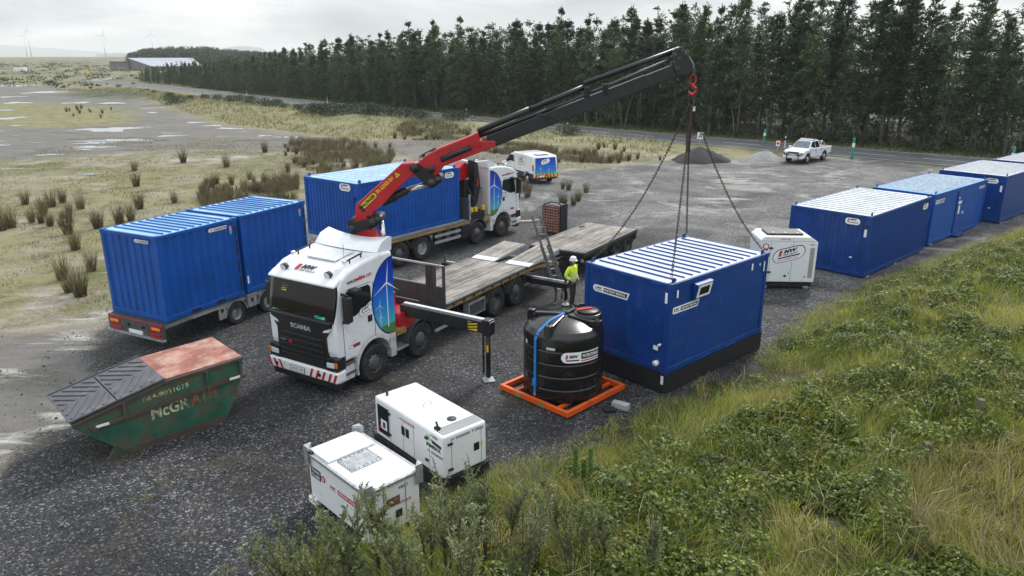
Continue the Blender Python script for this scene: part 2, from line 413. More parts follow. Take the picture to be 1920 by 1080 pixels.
# ================================================================== the setting: ground, road, water, hills
def W2(px): return np.array([gp(u, v)[:2] for u, v in px])
def inpoly(X, Y, P):
    ins = np.zeros(X.shape, bool); n = len(P)
    for i in range(n):
        x0, y0 = P[i]; x1, y1 = P[(i + 1) % n]
        if y0 == y1: continue
        cnd = ((y0 > Y) != (y1 > Y)) & (X < (x1 - x0) * (Y - y0) / (y1 - y0) + x0)
        ins ^= cnd
    return ins
def segdist(X, Y, P, closed=False):
    D = np.full(X.shape, 1e9); n = len(P)
    for i in range(n if closed else n - 1):
        ax, ay = P[i]; bx, by = P[(i + 1) % n]; dx, dy = bx - ax, by - ay; l2 = dx * dx + dy * dy + 1e-9
        t = np.clip(((X - ax) * dx + (Y - ay) * dy) / l2, 0, 1)
        D = np.minimum(D, np.hypot(X - ax - t * dx, Y - ay - t * dy))
    return D
def region(X, Y, px, soft_=.12):
    """weight 0..1 of a patch given as outline; the edge widens with distance"""
    P = W2(px); d = segdist(X, Y, P, True); d = np.where(inpoly(X, Y, P), d, -d)
    w = soft_ * np.maximum(Y, 12) * .5
    return np.clip(.5 + d / w, 0, 1)
def lattice(X, Y, s, seed):
    """smooth value noise"""
    r_ = np.random.RandomState(seed); T = r_.rand(64, 64)
    x, y = X / s, Y / s; i, j = np.floor(x).astype(int), np.floor(y).astype(int); fx, fy = x - i, y - j
    fx, fy = fx * fx * (3 - 2 * fx), fy * fy * (3 - 2 * fy)
    a = T[i % 64, j % 64] * (1 - fx) + T[(i + 1) % 64, j % 64] * fx
    b = T[i % 64, (j + 1) % 64] * (1 - fx) + T[(i + 1) % 64, (j + 1) % 64] * fx
    return a * (1 - fy) + b * fy
BANK = W2([(380, 1180), (560, 1060), (900, 900), (1010, 872), (1110, 838), (1190, 792), (1300, 742), (1430, 682), (1520, 600), (1620, 545), (1720, 505), (1930, 428)])
BANK = np.vstack([BANK, [BANK[-1] + (BANK[-1] - BANK[-2]) * 1.5]])
BANKP = np.vstack([BANK, [[70, 45], [70, -30], [-14, -30], [-9, 6]]])
def bank_d(X, Y):
    """signed distance into the overgrown bank (positive inside)"""
    d = segdist(X, Y, BANK); return np.where(inpoly(X, Y, BANKP), d, -d)
def sm(t): t = np.clip(t, 0, 1); return t * t * (3 - 2 * t)
ROADC = W2([(1791, 302.7), (1680, 293), (1597, 286.5), (1410, 271.7), (1335, 265), (1107, 246.5), (907, 226.5), (700, 205), (560, 191), (400, 175), (300, 164), (235, 157), (170, 152)])
ROADC = np.vstack([[ROADC[0] + (ROADC[0] - ROADC[1]) * 6], ROADC])
ROAD_HW = 3.6
def ground_z(X, Y):
    X, Y = np.asarray(X, float), np.asarray(Y, float)
    d = bank_d(X, Y)
    z = .75 * sm(d / 3.2) - .55 * sm((d - 6.5) / 5) + np.where(d > -.5, .32 * (lattice(X, Y, 1.3, 3) - .5) * sm((d + .2) / 1.5), 0)
    z += .05 * (lattice(X, Y, 2.7, 5) - .5) * sm((-d - .3) / 2)
    # low bank between the dirt track and the road
    gb = segdist(X, Y, W2([(230, 178), (420, 205), (620, 225), (820, 240), (900, 243)]))
    z += .9 * np.exp(-(gb / 5.5) ** 2) * (lattice(X, Y, 9, 8) * .6 + .6)
    # the road runs level
    rd = segdist(X, Y, ROADC); z = z * sm((rd - 4.2) / 3)
    # far moor rises a little
    z += 7 * sm((Y - 350) / 1500) + 3 * (lattice(X, Y, 130, 11) - .5) * sm((Y - 260) / 250)
    return z
def axis(a, b, step, lo, hi, g):
    v = list(np.arange(a, b, step)); s_ = step
    while v[-1] < hi: s_ *= g; v.append(v[-1] + s_)
    s_ = step; p_ = [a]
    while p_[-1] > lo: s_ *= g; p_.append(p_[-1] - s_)
    return np.array(p_[:0:-1] + v)
gx, gy = axis(-32, 44, .3, -9500, 9500, 1.09), axis(6, 72, .3, -120, 12000, 1.06)
GX, GY = np.meshgrid(gx, gy); GZ = ground_z(GX, GY)
nx_, ny_ = len(gx), len(gy)
idx = np.arange(nx_ * ny_).reshape(ny_, nx_)
Fg = np.stack([idx[:-1, :-1], idx[:-1, 1:], idx[1:, 1:], idx[1:, :-1]], -1).reshape(-1, 4)
# ---- what lies where (material zones)
yard = region(GX, GY, [(-300, 1080), (-60, 935), (60, 815), (150, 765), (165, 690), (150, 640), (215, 598), (330, 570), (470, 545), (560, 480), (560, 400), (730, 400), (860, 385), (945, 365), (985, 345), (1060, 322), (1250, 303), (1400, 300), (1620, 297), (1800, 322), (1920, 345), (2300, 420), (2300, 1200), (900, 1400), (-300, 1400)], .05)
dark = region(GX, GY, [(-300, 1080), (-60, 935), (60, 815), (150, 765), (165, 690), (150, 640), (215, 598), (330, 570), (470, 545), (560, 480), (700, 440), (860, 420), (990, 400), (1080, 405), (1200, 440), (1300, 470), (1420, 470), (1500, 520), (1600, 540), (1500, 700), (900, 1400), (-300, 1400)], .10)
track = np.maximum.reduce([
    region(GX, GY, [(-80, 163), (120, 158), (230, 182), (420, 236), (560, 254), (700, 266), (870, 258), (960, 275), (1060, 310), (960, 345), (900, 305), (740, 290), (600, 282), (450, 282), (300, 282), (0, 300), (-200, 310)], .08),
    region(GX, GY, [(-200, 640), (60, 625), (170, 612), (180, 690), (150, 770), (60, 830), (-200, 960)], .08),
    region(GX, GY, [(980, 345), (1060, 322), (1250, 303), (1400, 300), (1620, 300), (1500, 350), (1450, 390), (1200, 400), (1050, 395)], .06) * .75])
green = np.maximum.reduce([
    region(GX, GY, [(90, 166), (250, 180), (420, 232), (560, 250), (700, 262), (870, 255), (1060, 268), (1260, 292), (1420, 292), (1640, 292), (1560, 283), (1250, 257), (1000, 235), (700, 211), (400, 183), (250, 162)], .04),
    region(GX, GY, [(-100, 190), (100, 193), (240, 205), (250, 232), (60, 242), (-100, 230)], .05),
    region(GX, GY, [(0, 330), (300, 305), (560, 330), (560, 400), (330, 430), (180, 470), (0, 600), (-200, 620)], .1) * .55])
rdd = segdist(GX, GY, ROADC)
green = np.maximum(green, sm((rdd - 4) / 2) * (segdist(GX, GY, ROADC) < 14) * (GX * .6 + GY * .8 > 76) * .9)
bd = bank_d(GX, GY)
vegw = sm((bd + .35) / .9)
forest = sm((rdd - 8.5) / 2.5) * (rdd < 330) * (GX * .6 + GY * .8 > 76) * (GX > -115 - (GY - 215) * .3)
vegw = np.maximum(vegw, forest * .97)
moor = sm((GY - 225) / 60)
yard = yard * (1 - moor)
def attr(me, name, *ch):
    a = me.color_attributes.new(name, 'FLOAT_COLOR', 'POINT')
    arr = np.ones((nx_ * ny_, 4), np.float32)
    for i, c_ in enumerate(ch): arr[:, i] = c_.ravel()
    a.data.foreach_set('color', arr.ravel())
ground = fastmesh('ground', np.stack([GX, GY, GZ], -1).reshape(-1, 3), Fg, [], smooth=True)
attr(ground.data, 'zone_a', yard, dark, track)
attr(ground.data, 'zone_b', green, vegw, moor)
silt = np.maximum.reduce([region(GX, GY, q, .12) for q in ([(60, 640), (110, 622), (165, 628), (160, 655), (110, 668), (70, 660)], [(-40, 690), (40, 684), (85, 695), (60, 712), (-40, 720)], [(70, 780), (130, 762), (150, 775), (110, 810), (60, 815)], [(-40, 830), (40, 800), (60, 815), (0, 870)], [(100, 600), (200, 588), (215, 600), (130, 612)], [(1330, 338), (1410, 332), (1430, 345), (1350, 352)], [(1290, 368), (1400, 362), (1420, 376), (1310, 382)], [(1340, 322), (1440, 318), (1450, 326), (1350, 330)], [(1540, 345), (1590, 338), (1600, 346), (1550, 352)])])
attr(ground.data, 'zone_c', silt, silt, silt)
struct(ground)
def ground_material():
    m, nt, p = nodes('ground_gravel_moss_and_dirt')
    N, Lk = nt.nodes.new, nt.links.new
    tco = N('ShaderNodeTexCoord')
    def noise(sc, det=5, rough=.55, dist=0., src=None):
        n = N('ShaderNodeTexNoise'); n.inputs['Scale'].default_value = sc; n.inputs['Detail'].default_value = det
        n.inputs['Roughness'].default_value = rough; n.inputs['Distortion'].default_value = dist
        Lk((src or tco.outputs['Object']), n.inputs['Vector']); return n.outputs['Fac']
    def ramp(f, stops):
        r = N('ShaderNodeValToRGB'); el = r.color_ramp.elements
        el[0].position, el[0].color = stops[0][0], (*stops[0][1], 1)
        el[1].position, el[1].color = stops[-1][0], (*stops[-1][1], 1)
        for q, c_ in stops[1:-1]: e = el.new(q); e.color = (*c_, 1)
        Lk(f, r.inputs[0]); return r.outputs[0]
    def mr(f, a, b, c_=0., d=1.):
        r = N('ShaderNodeMapRange'); r.inputs[1].default_value, r.inputs[2].default_value, r.inputs[3].default_value, r.inputs[4].default_value = a, b, c_, d
        Lk(f, r.inputs[0]); return r.outputs[0]
    def mix(f, a, b, mode='MIX'):
        x = N('ShaderNodeMix'); x.data_type = 'RGBA'; x.blend_type = mode
        if isinstance(f, float): x.inputs['Factor'].default_value = f
        else: Lk(f, x.inputs['Factor'])
        Lk(a, x.inputs['A']); Lk(b, x.inputs['B']); return x.outputs['Result']
    def math_(op, a, b=None, clamp=False):
        x = N('ShaderNodeMath'); x.operation = op; x.use_clamp = clamp
        for i, q in enumerate((a, b)):
            if q is None: continue
            if isinstance(q, (int, float)): x.inputs[i].default_value = q
            else: Lk(q, x.inputs[i])
        return x.outputs[0]
    za = N('ShaderNodeVertexColor'); za.layer_name = 'zone_a'; sa = N('ShaderNodeSeparateColor'); Lk(za.outputs[0], sa.inputs[0])
    zb = N('ShaderNodeVertexColor'); zb.layer_name = 'zone_b'; sb = N('ShaderNodeSeparateColor'); Lk(zb.outputs[0], sb.inputs[0])
    Y, D, T = sa.outputs; G, V, M = sb.outputs
    big, mid, fine = noise(.16, 6, .6), noise(.7, 8, .62, .4), noise(9., 3, .6)
    mp_ = N('ShaderNodeMapping'); mp_.inputs['Rotation'].default_value = (0, 0, R(25)); mp_.inputs['Scale'].default_value = (.35, 1.6, 1)
    Lk(tco.outputs['Object'], mp_.inputs[0])
    streak = noise(.9, 7, .65, .8, mp_.outputs[0])
    vo = N('ShaderNodeTexVoronoi'); vo.inputs['Scale'].default_value = 25; Lk(tco.outputs['Object'], vo.inputs['Vector'])
    vs2 = N('ShaderNodeSeparateColor'); Lk(vo.outputs['Color'], vs2.inputs[0])
    stone = math_('POWER', vs2.outputs[0], 2.2)
    # gravel: every stone its own grey; damp dark yard and dusty pale yard
    grav_d = ramp(stone, [(0, (.007, .007, .009)), (.35, (.022, .023, .027)), (.75, (.058, .060, .068)), (1, (.20, .20, .205))])
    grav_p = ramp(stone, [(0, (.055, .056, .06)), (.4, (.115, .116, .122)), (1, (.33, .33, .33))])
    dampn = mr(math_('ADD', mid, math_('MULTIPLY', big, .6)), .62, 1.0)
    grav = mix(math_('ADD', math_('MULTIPLY', math_('SUBTRACT', 1., D), .75), math_('MULTIPLY', dampn, .22), True), grav_d, grav_p)
    lane = ramp(noise(.22, 5, .55, 1.2), [(.36, (.55, .55, .56)), (.5, (1., 1., 1.)), (.64, (1.4, 1.38, 1.36))])
    grav = mix(1., grav, lane, 'MULTIPLY')
    brown = ramp(mid, [(0, (.03, .024, .018)), (1, (.10, .08, .055))])
    grav = mix(math_('MULTIPLY', mr(noise(.45, 6, .6, .3), .52, .66), .6), grav, brown)
    pale_streak = ramp(fine, [(0, (.30, .29, .28)), (1, (.42, .41, .40))])
    pst = math_('MULTIPLY', math_('MULTIPLY', mr(noise(.30, 9, .68, .9), .53, .63), math_('SUBTRACT', 1., D)), .6)
    grav = mix(pst, grav, pale_streak)
    # trampled, mossy waste ground: sandy and olive patches at several sizes
    patch = noise(.11, 7, .6, 1.0); patch2 = noise(.33, 7, .62, .6)
    mp2 = N('ShaderNodeMapping'); mp2.inputs['Rotation'].default_value = (0, 0, R(-8)); mp2.inputs['Scale'].default_value = (.10, .30, 1)
    Lk(tco.outputs['Object'], mp2.inputs[0]); sweep = noise(.8, 8, .66, 1.4, mp2.outputs[0])
    sandy = ramp(math_('ADD', math_('MULTIPLY', mid, .55), math_('MULTIPLY', fine, .45)), [(.34, (.095, .082, .06)), (.46, (.185, .162, .118)), (.56, (.275, .25, .195)), (.68, (.14, .125, .09))])
    olive = ramp(math_('ADD', math_('MULTIPLY', mid, .5), math_('MULTIPLY', fine, .5)), [(.34, (.035, .042, .014)), (.45, (.085, .09, .028)), (.54, (.14, .135, .05)), (.64, (.07, .075, .024)), (.74, (.175, .155, .075))])
    moss = mix(mr(math_('ADD', math_('MULTIPLY', patch, .5), math_('MULTIPLY', patch2, .5)), .44, .56), sandy, olive)
    moss = mix(math_('MULTIPLY', mr(sweep, .58, .66), .7), moss, ramp(fine, [(.3, (.30, .285, .255)), (.7, (.44, .425, .39))]))
    dirtf = math_('ADD', math_('MULTIPLY', sweep, .55), math_('ADD', math_('MULTIPLY', patch2, .3), math_('MULTIPLY', fine, .15)))
    dirt = ramp(dirtf, [(.38, (.055, .052, .05)), (.45, (.105, .10, .094)), (.51, (.145, .136, .124)), (.55, (.098, .094, .072)), (.60, (.225, .215, .20)), (.66, (.37, .36, .345))])
    grass = ramp(math_('ADD', math_('MULTIPLY', mid, .6), math_('MULTIPLY', fine, .4)), [(.34, (.035, .042, .018)), (.45, (.11, .108, .04)), (.53, (.22, .20, .09)), (.6, (.125, .13, .045)), (.72, (.27, .235, .15))])
    moorc = ramp(math_('ADD', noise(.012, 6, .6, 1.), math_('MULTIPLY', noise(.09, 5), .3)), [(.46, (.03, .042, .02)), (.55, (.085, .10, .04)), (.62, (.19, .17, .085)), (.7, (.06, .075, .03)), (.8, (.15, .125, .07))])
    soil = ramp(mid, [(.3, (.018, .022, .008)), (.7, (.055, .068, .018))])
    e = math_('MULTIPLY', math_('SUBTRACT', math_('ADD', mid, patch2), 1.), 2.2)
    def edge(w): return math_('ADD', math_('MULTIPLY', w, 1.), math_('MULTIPLY', e, math_('MULTIPLY', math_('MULTIPLY', w, math_('SUBTRACT', 1., w)), 4.)), True)
    c_ = mix(edge(T), moss, dirt)
    c_ = mix(edge(G), c_, grass)
    c_ = mix(math_('MULTIPLY', math_('MULTIPLY', mr(mid, .52, .66), math_('SUBTRACT', 1., D)), .25), mix(edge(Y), c_, grav), moss)
    zc = N('ShaderNodeVertexColor'); zc.layer_name = 'zone_c'; sc_ = N('ShaderNodeSeparateColor'); Lk(zc.outputs[0], sc_.inputs[0])
    siltc = ramp(fine, [(.3, (.25, .24, .225)), (.7, (.42, .41, .39))])
    c_ = mix(math_('MULTIPLY', mr(math_('ADD', sc_.outputs[0], math_('MULTIPLY', math_('SUBTRACT', streak, .5), 4.5)), .55, 1.15), math_('MINIMUM', math_('MULTIPLY', sc_.outputs[0], 3.), 1.)), c_, siltc)
    c_ = mix(edge(V), c_, soil)
    c_ = mix(edge(M), c_, moorc)
    Lk(c_, p.inputs['Base Color'])
    Lk(mr(math_('ADD', big, math_('MULTIPLY', stone, .3)), .3, .9, .62, .95), p.inputs['Roughness'])
    p.inputs['Specular IOR Level'].default_value = .35
    hgt_ = math_('ADD', math_('ADD', math_('MULTIPLY', math_('SUBTRACT', 1., vo.outputs['Distance']), Y), math_('MULTIPLY', fine, .8)), math_('MULTIPLY', mid, 2.5))
    bp_ = N('ShaderNodeBump'); bp_.inputs['Strength'].default_value = .75; bp_.inputs['Distance'].default_value = .05
    Lk(hgt_, bp_.inputs['Height']); Lk(bp_.outputs[0], p.inputs['Normal'])
    return m
ground.data.materials.append(ground_material())

# ---- road with edge strips and painted dashes
def smooth_line(P, n):
    P = np.asarray(P); t = np.r_[0, np.cumsum(np.hypot(*np.diff(P, axis=0).T))]; u = np.linspace(0, t[-1], n)
    q = np.stack([np.interp(u, t, P[:, 0]), np.interp(u, t, P[:, 1])], -1)
    for _ in range(30): q[1:-1] = q[1:-1] * .5 + (q[:-2] + q[2:]) * .25
    return q
def ribbon(C, o0, o1, z, name, m, a=0, b=None):
    C = C[a:b]; T = np.gradient(C, axis=0); T /= np.hypot(*T.T)[:, None]; Nn = np.stack([-T[:, 1], T[:, 0]], -1)
    V = np.concatenate([np.c_[C + Nn * o0, np.full(len(C), z)], np.c_[C + Nn * o1, np.full(len(C), z)]]); n = len(C)
    Fq = [(i, i + 1, n + i + 1, n + i) for i in range(n - 1)]
    return fastmesh(name, V, Fq, m)
RC = smooth_line(ROADC, 400)
ASPH = mat('asphalt', (.085, .087, .092), .8, var=.25, scale=.6, bump=.2, bscale=30, dirt=(.11, .11, .11), dirt_amt=.3, dirt_scale=.3)
ROADW = mat('worn_road_paint', (.62, .63, .63), .7, var=.15, dirt=(.2, .2, .2), dirt_amt=.25, dirt_scale=1.5)
road = struct(ribbon(RC, -ROAD_HW, ROAD_HW, .03, 'road', ASPH))
side = smooth_line(W2([(172, 152), (200, 147.5), (225, 144.5), (262, 141.5)]), 30)
struct(ribbon(side, -3, 3, .06, 'side_road', mat('pale_lane', (.22, .22, .21), .9, var=.2)))
seg = np.r_[0, np.cumsum(np.hypot(*np.diff(RC, axis=0).T))]
k = 0; s0 = 2.0
while s0 < seg[-1] - 5 and k < 60:
    q = np.stack([np.interp(np.linspace(s0, s0 + 4, 5), seg, RC[:, 0]), np.interp(np.linspace(s0, s0 + 4, 5), seg, RC[:, 1])], -1)
    o = ribbon(q, -.075, .075, .036, 'road_dash', ROADW); o.parent = road
    s0 += 6.2; k += 1
for o0 in (-ROAD_HW + .35, ROAD_HW - .5):
    o = ribbon(RC, o0, o0 + .12, .036, 'edge_line', ROADW); o.parent = road

# ---- puddles on the waste ground
WATER = mat('puddle_water', (.10, .105, .10), .035, var=.1, spec=.7, coat=.6)
def puddle(u, v, wpx, hpx, seed):
    r_ = random.Random(seed); c0 = gp(u, v); ex = gp(u + wpx / 2, v).x - c0.x; ey = abs(gp(u, v - hpx / 2).y - c0.y)
    n = 26; ph = [r_.random() * 6.28 for _ in range(4)]
    V = []
    z = float(ground_z(c0.x, c0.y)) + .028
    for i in range(n):
        a = 2 * math.pi * i / n
        rr = 1 + .28 * math.sin(3 * a + ph[0]) + .2 * math.sin(5 * a + ph[1]) + .12 * math.sin(9 * a + ph[2])
        V.append((c0.x + ex * rr * math.cos(a) + .3 * ex * math.sin(a) * math.cos(ph[3]), c0.y + ey * rr * math.sin(a), z))
    mb = MB(); mb.add(V, [tuple(range(n))])
    return struct(mb.build('puddle', WATER))
for i, q in enumerate([(30, 161, 60, 3), (85, 173, 60, 3.5), (20, 182, 36, 2.5), (32, 193, 50, 3), (8, 207, 30, 2.5), (14, 222, 48, 5), (205, 243, 90, 8), (180, 268, 60, 4), (172, 276, 70, 4), (220, 264, 110, 5), (160, 281, 28, 2),
                       (222, 193, 42, 6), (145, 193, 40, 3), (95, 291, 56, 3), (320, 255, 50, 2.2), (365, 230, 30, 2.4), (430, 241, 46, 2.2), (400, 236, 36, 2), (495, 255, 26, 2), (545, 258, 52, 3), (590, 263, 30, 2), (5, 273, 26, 3), (35, 236, 30, 2), (290, 211, 24, 2), (165, 327, 44, 2.4)]): puddle(*q, i)

# ---- far hills
def hill(name, u0, u1, tops, D, depth, col):
    """ridge whose skyline passes through the given (pixel x, pixel y) points at distance D"""
    us = np.linspace(u0, u1, 60); ty = np.interp(us, [q[0] for q in tops], [q[1] for q in tops])
    x = (us - 960) / FPX; yv = -(ty - 540) / FPX
    dy = _c + yv * _s; dz = -_s + yv * _c
    X = x / dy * D; Z = CAM_H + dz / dy * D + 2.2 * D / 1375 * (lattice(us, us * 0, 14, 4) - .5)
    rows = np.linspace(-1, 1, 15); V = []
    for r_ in rows:
        k_ = math.cos(r_ * math.pi / 2) ** .8 if abs(r_) < 1 else 0
        V.append(np.c_[X * (1 + r_ * depth / D), np.full(60, D + r_ * depth), Z * k_ - (1 - k_) * 6])
    V = np.concatenate(V); i_ = np.arange(15 * 60).reshape(15, 60)
    Fq = np.stack([i_[:-1, :-1], i_[:-1, 1:], i_[1:, 1:], i_[1:, :-1]], -1).reshape(-1, 4)
    return struct(fastmesh(name, V, Fq, mat(name + '_heather', col, .95, var=.35, scale=.004), smooth=True))
hill('hill', -420, 300, [(-420, 92), (-100, 84), (20, 85), (60, 88), (120, 92), (170, 95), (225, 100), (300, 104)], 9000, 1200, (.055, .075, .07))
hill('hill', 180, 420, [(180, 101), (240, 99.5), (300, 99), (420, 103)], 5500, 700, (.07, .085, .05))
hill('hill', 395, 540, [(395, 97), (430, 88), (470, 86.5), (490, 90), (500, 96), (540, 104)], 7000, 700, (.045, .065, .06))
# ================================================================== vegetation
rs = np.random.RandomState(21)
def unit(a): return a / (np.linalg.norm(a, axis=-1, keepdims=True) + 1e-9)
def blades(P, Hh, Wd, az, lean, curl, seg=3):
    """bent tapering grass blades: (n,3) feet -> vertices, quads"""
    n = len(P); t = np.linspace(0, 1, seg + 1)[None, :, None]
    d = np.stack([np.cos(az), np.sin(az), np.zeros(n)], -1)[:, None]; sd_ = np.stack([-np.sin(az), np.cos(az), np.zeros(n)], -1)[:, None]
    up = np.array([0, 0, 1.])[None, None]
    Hh, Wd, lean, curl = (np.broadcast_to(q, (n,))[:, None, None] for q in (Hh, Wd, lean, curl))
    c0 = P[:, None] + d * Hh * (lean * t + curl * t * t) + up * Hh * (t - .45 * curl * t * t)
    w = Wd * (1 - t * .93) * .5
    V = np.stack([c0 - sd_ * w, c0 + sd_ * w], 2).reshape(n, -1, 3)
    b = np.arange(n)[:, None] * 2 * (seg + 1)
    Fq = np.concatenate([np.stack([b + 2 * i, b + 2 * i + 1, b + 2 * i + 3, b + 2 * i + 2], -1) for i in range(seg)], 1)
    return V.reshape(-1, 3), Fq.reshape(-1, 4)
def leaves(P, D, Nn, Ln, Wd):
    """kite leaves, sides lifted a little"""
    n = len(P); D = unit(D); S_ = unit(np.cross(D, Nn)); Nn = np.cross(S_, D)
    Ln, Wd = (np.broadcast_to(q, (n,))[:, None] for q in (Ln, Wd))
    m_ = P + D * Ln * .45
    V = np.stack([P, m_ + S_ * Wd * .5 + Nn * Wd * .16, P + D * Ln, m_ - S_ * Wd * .5 + Nn * Wd * .16], 1)
    return V.reshape(-1, 3), np.arange(n * 4).reshape(n, 4)
def join(*parts):
    V, Fq, b = [], [], 0
    for v, f in parts: V.append(v); Fq.append(f + b); b += len(v)
    return np.concatenate(V), np.concatenate(Fq)

# ---- conifers
NEEDLE = leafmat('conifer_needles', (.032, .055, .032), (.10, .155, .072), .45, .7, (.16, .215, .09), .28)
BARK = mat('conifer_bark', (.10, .085, .075), .9, var=.3, scale=2)
def conifer_arrays(seed, H_, bare, spread, full, nb=95, per=5, sp=12, ls=1.):
    """crown quads and trunk points of one tree, foot at the origin"""
    r_ = np.random.RandomState(seed)
    hs = bare + (1 - bare) * np.sort(r_.rand(nb)) ** .85
    az = np.arange(nb) * 2.4 + r_.rand(nb) * .8
    k = (hs - bare) / (1 - bare)
    prof = np.clip(1 - k, 0, 1) ** (.80 if full else .85) * (0.55 + .45 * np.clip(k / .18, 0, 1))
    Lb = spread * (prof * (0.65 + .6 * r_.rand(nb)) + .10)
    gap = r_.rand(nb) < .10; Lb[gap] *= .35
    rise = -.28 + .75 * k + .25 * (r_.rand(nb) - .5)
    d = unit(np.stack([np.cos(az), np.sin(az), rise], -1))
    base = np.stack([np.zeros(nb), np.zeros(nb), hs * H_], -1)
    tt = (np.arange(per)[None] + r_.rand(nb, per)) / per
    tt = .12 + .9 * tt ** .8
    C = base[:, None] + d[:, None] * (Lb[:, None] * tt)[..., None]
    C[..., 2] -= .10 * (Lb[:, None] * tt) ** 1.5
    C = C.reshape(-1, 3); Dd = np.repeat(d, per, 0); m_ = len(C); sc = np.repeat(.55 + .45 * (1 - k), per)
    P = np.repeat(C, sp, 0) + r_.normal(0, .15 * ls, (m_ * sp, 3)) * np.repeat(sc, sp)[:, None]
    D2 = unit(np.repeat(Dd, sp, 0) + r_.normal(0, .62, (m_ * sp, 3)) + np.array([0, 0, .15]))
    Nn = unit(r_.normal(0, .5, (m_ * sp, 3)) + np.array([0, 0, 1.]))
    V, Fq = leaves(P, D2, Nn, (.30 + .28 * r_.rand(m_ * sp)) * np.repeat(sc, sp) * ls, (.07 + .07 * r_.rand(m_ * sp)) * ls)
    # leader shoot
    nl = 26; z = H_ * (.90 + .125 * r_.rand(nl)); a = r_.rand(nl) * 6.28
    v2, f2 = leaves(np.stack([np.cos(a) * .05, np.sin(a) * .05, z], -1), np.stack([np.cos(a) * .5, np.sin(a) * .5, np.ones(nl)], -1), r_.normal(0, 1, (nl, 3)), .30, .08)
    return join((V, Fq), (v2, f2))
def make_conifer(seed, H_, bare, spread, full):
    V, Fq = conifer_arrays(seed, H_, bare, spread, full)
    root = bpy.data.objects.new('conifer', None); COL.objects.link(root)
    fastmesh('crown', V, Fq, NEEDLE, root)
    t = MB(); r_ = random.Random(seed); bx, by = (r_.random() - .5) * .5, (r_.random() - .5) * .5
    t.tube([(0, 0, -.3), (bx * .3, by * .3, H_ * .3), (bx * .5, by * .5, H_ * .65), (0, 0, H_ * .97)], [.15, .12, .075, .02], 6)
    for i in range(9):       # dead lower limbs
        a, z = r_.random() * 6.28, H_ * (.06 + (bare + .1) * r_.random()); l_ = .6 + 1.1 * r_.random()
        t.tube([(0, 0, z), (math.cos(a) * l_, math.sin(a) * l_, z + .35 * r_.random() - .1)], [.028, .008], 3)
    t.build('trunk', BARK, root)
    return root
PROT = [make_conifer(*q) for q in ((1, 13, .05, 2.3, True), (2, 13.5, .10, 2.1, True), (3, 13, .20, 2.1, False), (4, 14, .26, 2.3, False), (5, 12.5, .12, 2.5, True), (6, 13.5, .34, 2.0, False), (7, 12, .03, 2.2, True))]
used = [False] * len(PROT)
seg_f = np.r_[0, np.cumsum(np.hypot(*np.diff(RC, axis=0).T))]
Tn = np.gradient(RC, axis=0); Tn /= np.hypot(*Tn.T)[:, None]; Nr = np.stack([Tn[:, 1], -Tn[:, 0]], -1)   # points away from the yard
def road_at(s_, off):
    return np.array([np.interp(s_, seg_f, RC[:, i]) + off * np.interp(s_, seg_f, Nr[:, i]) for i in (0, 1)])
def pix(P):
    dep = P[1] * _c - (P[2] - CAM_H) * _s
    return 960 + P[0] / dep * FPX, 540 - (P[1] * _s + (P[2] - CAM_H) * _c) / dep * FPX
def tree_height(u): return float(np.interp(u, [265, 330, 420, 520, 620, 760, 1000, 1300, 1600, 1920, 2200], [4.5, 6.0, 7.5, 9.0, 11.0, 12.2, 12.9, 13.8, 14.2, 13.6, 13.5]))
WHERE = ((560, 'at the far left end'), (800, 'left of the crane boom'), (1040, 'behind the white van'), (1260, 'behind the black crane extension'), (1450, 'behind the two gravel heaps'), (1640, 'behind the white pickup'), (9999, 'above the blue cabin row'))
def where(u): return next(w for a, w in WHERE if u < a)
ROWS = ((7.3, 'front row'), (9.9, 'second row'), (13.0, 'third row'), (17., ''), (21., ''), (25.5, ''), (31., ''), (40., ''))
cand = []
for ri, (off, rn) in enumerate(ROWS):
    s_ = 12.0 + ri * 1.1
    while s_ < seg_f[-1] - 6:
        o = off + rs.normal(0, .7) + (0 if ri == 0 else 0); p = road_at(s_ + rs.normal(0, .5), o)
        u, v = pix((p[0], p[1], 0)); step = 2.7 if ri < 3 else 3.4
        if 262 < u < 2080 and p[1] > 20: cand.append((ri, p[0], p[1], u))
        s_ += step * (.75 + .5 * rs.rand()) * (1.0 if u > 700 else 1.25)
ind = [q for q in cand if q[0] < 3 and -20 < q[3] < 1990]
ind.sort(key=lambda q: math.hypot(q[1], q[2]))
ind = ind[:298]; indset = set(map(id, ind))
seg_rank = {}
for q in sorted((q for q in ind if q[0] == 0), key=lambda q: q[3]): seg_rank[id(q)] = sum(1 for k_ in seg_rank.values() if k_[1] == where(q[3])), where(q[3])
ORDS = 'first second third fourth fifth sixth seventh eighth ninth tenth eleventh twelfth thirteenth fourteenth fifteenth sixteenth seventeenth eighteenth nineteenth twentieth'.split()
for q in ind:
    ri, x, y, u = q
    if u < 1270: k = rs.choice([0, 1, 4, 6, 2], p=[.28, .26, .22, .16, .08])
    else: k = rs.choice([0, 1, 2, 3, 4, 5], p=[.08, .16, .24, .22, .14, .16])
    T_ = PROT[k] if not used[k] else copy_tree(PROT[k]); used[k] = True
    h = tree_height(u) * (.70 + .40 * rs.rand()); sc = h / 13.2
    T_.location = (x, y, 0); T_.rotation_euler = (rs.normal(0, .035), rs.normal(0, .035), rs.rand() * 6.28); wd = sc * (.9 + .35 * rs.rand())
    T_.scale = (wd, wd, sc)
    nth = seg_rank.get(id(q), (99, ''))[0]
    tag(T_, f'dark green conifer, {ORDS[nth]} from the left in the front row {where(u)}' if nth < 20 else f'tall dark green conifer in the {ROWS[ri][1]} {where(u)}', 'tree', 'conifers of the plantation beyond the road')
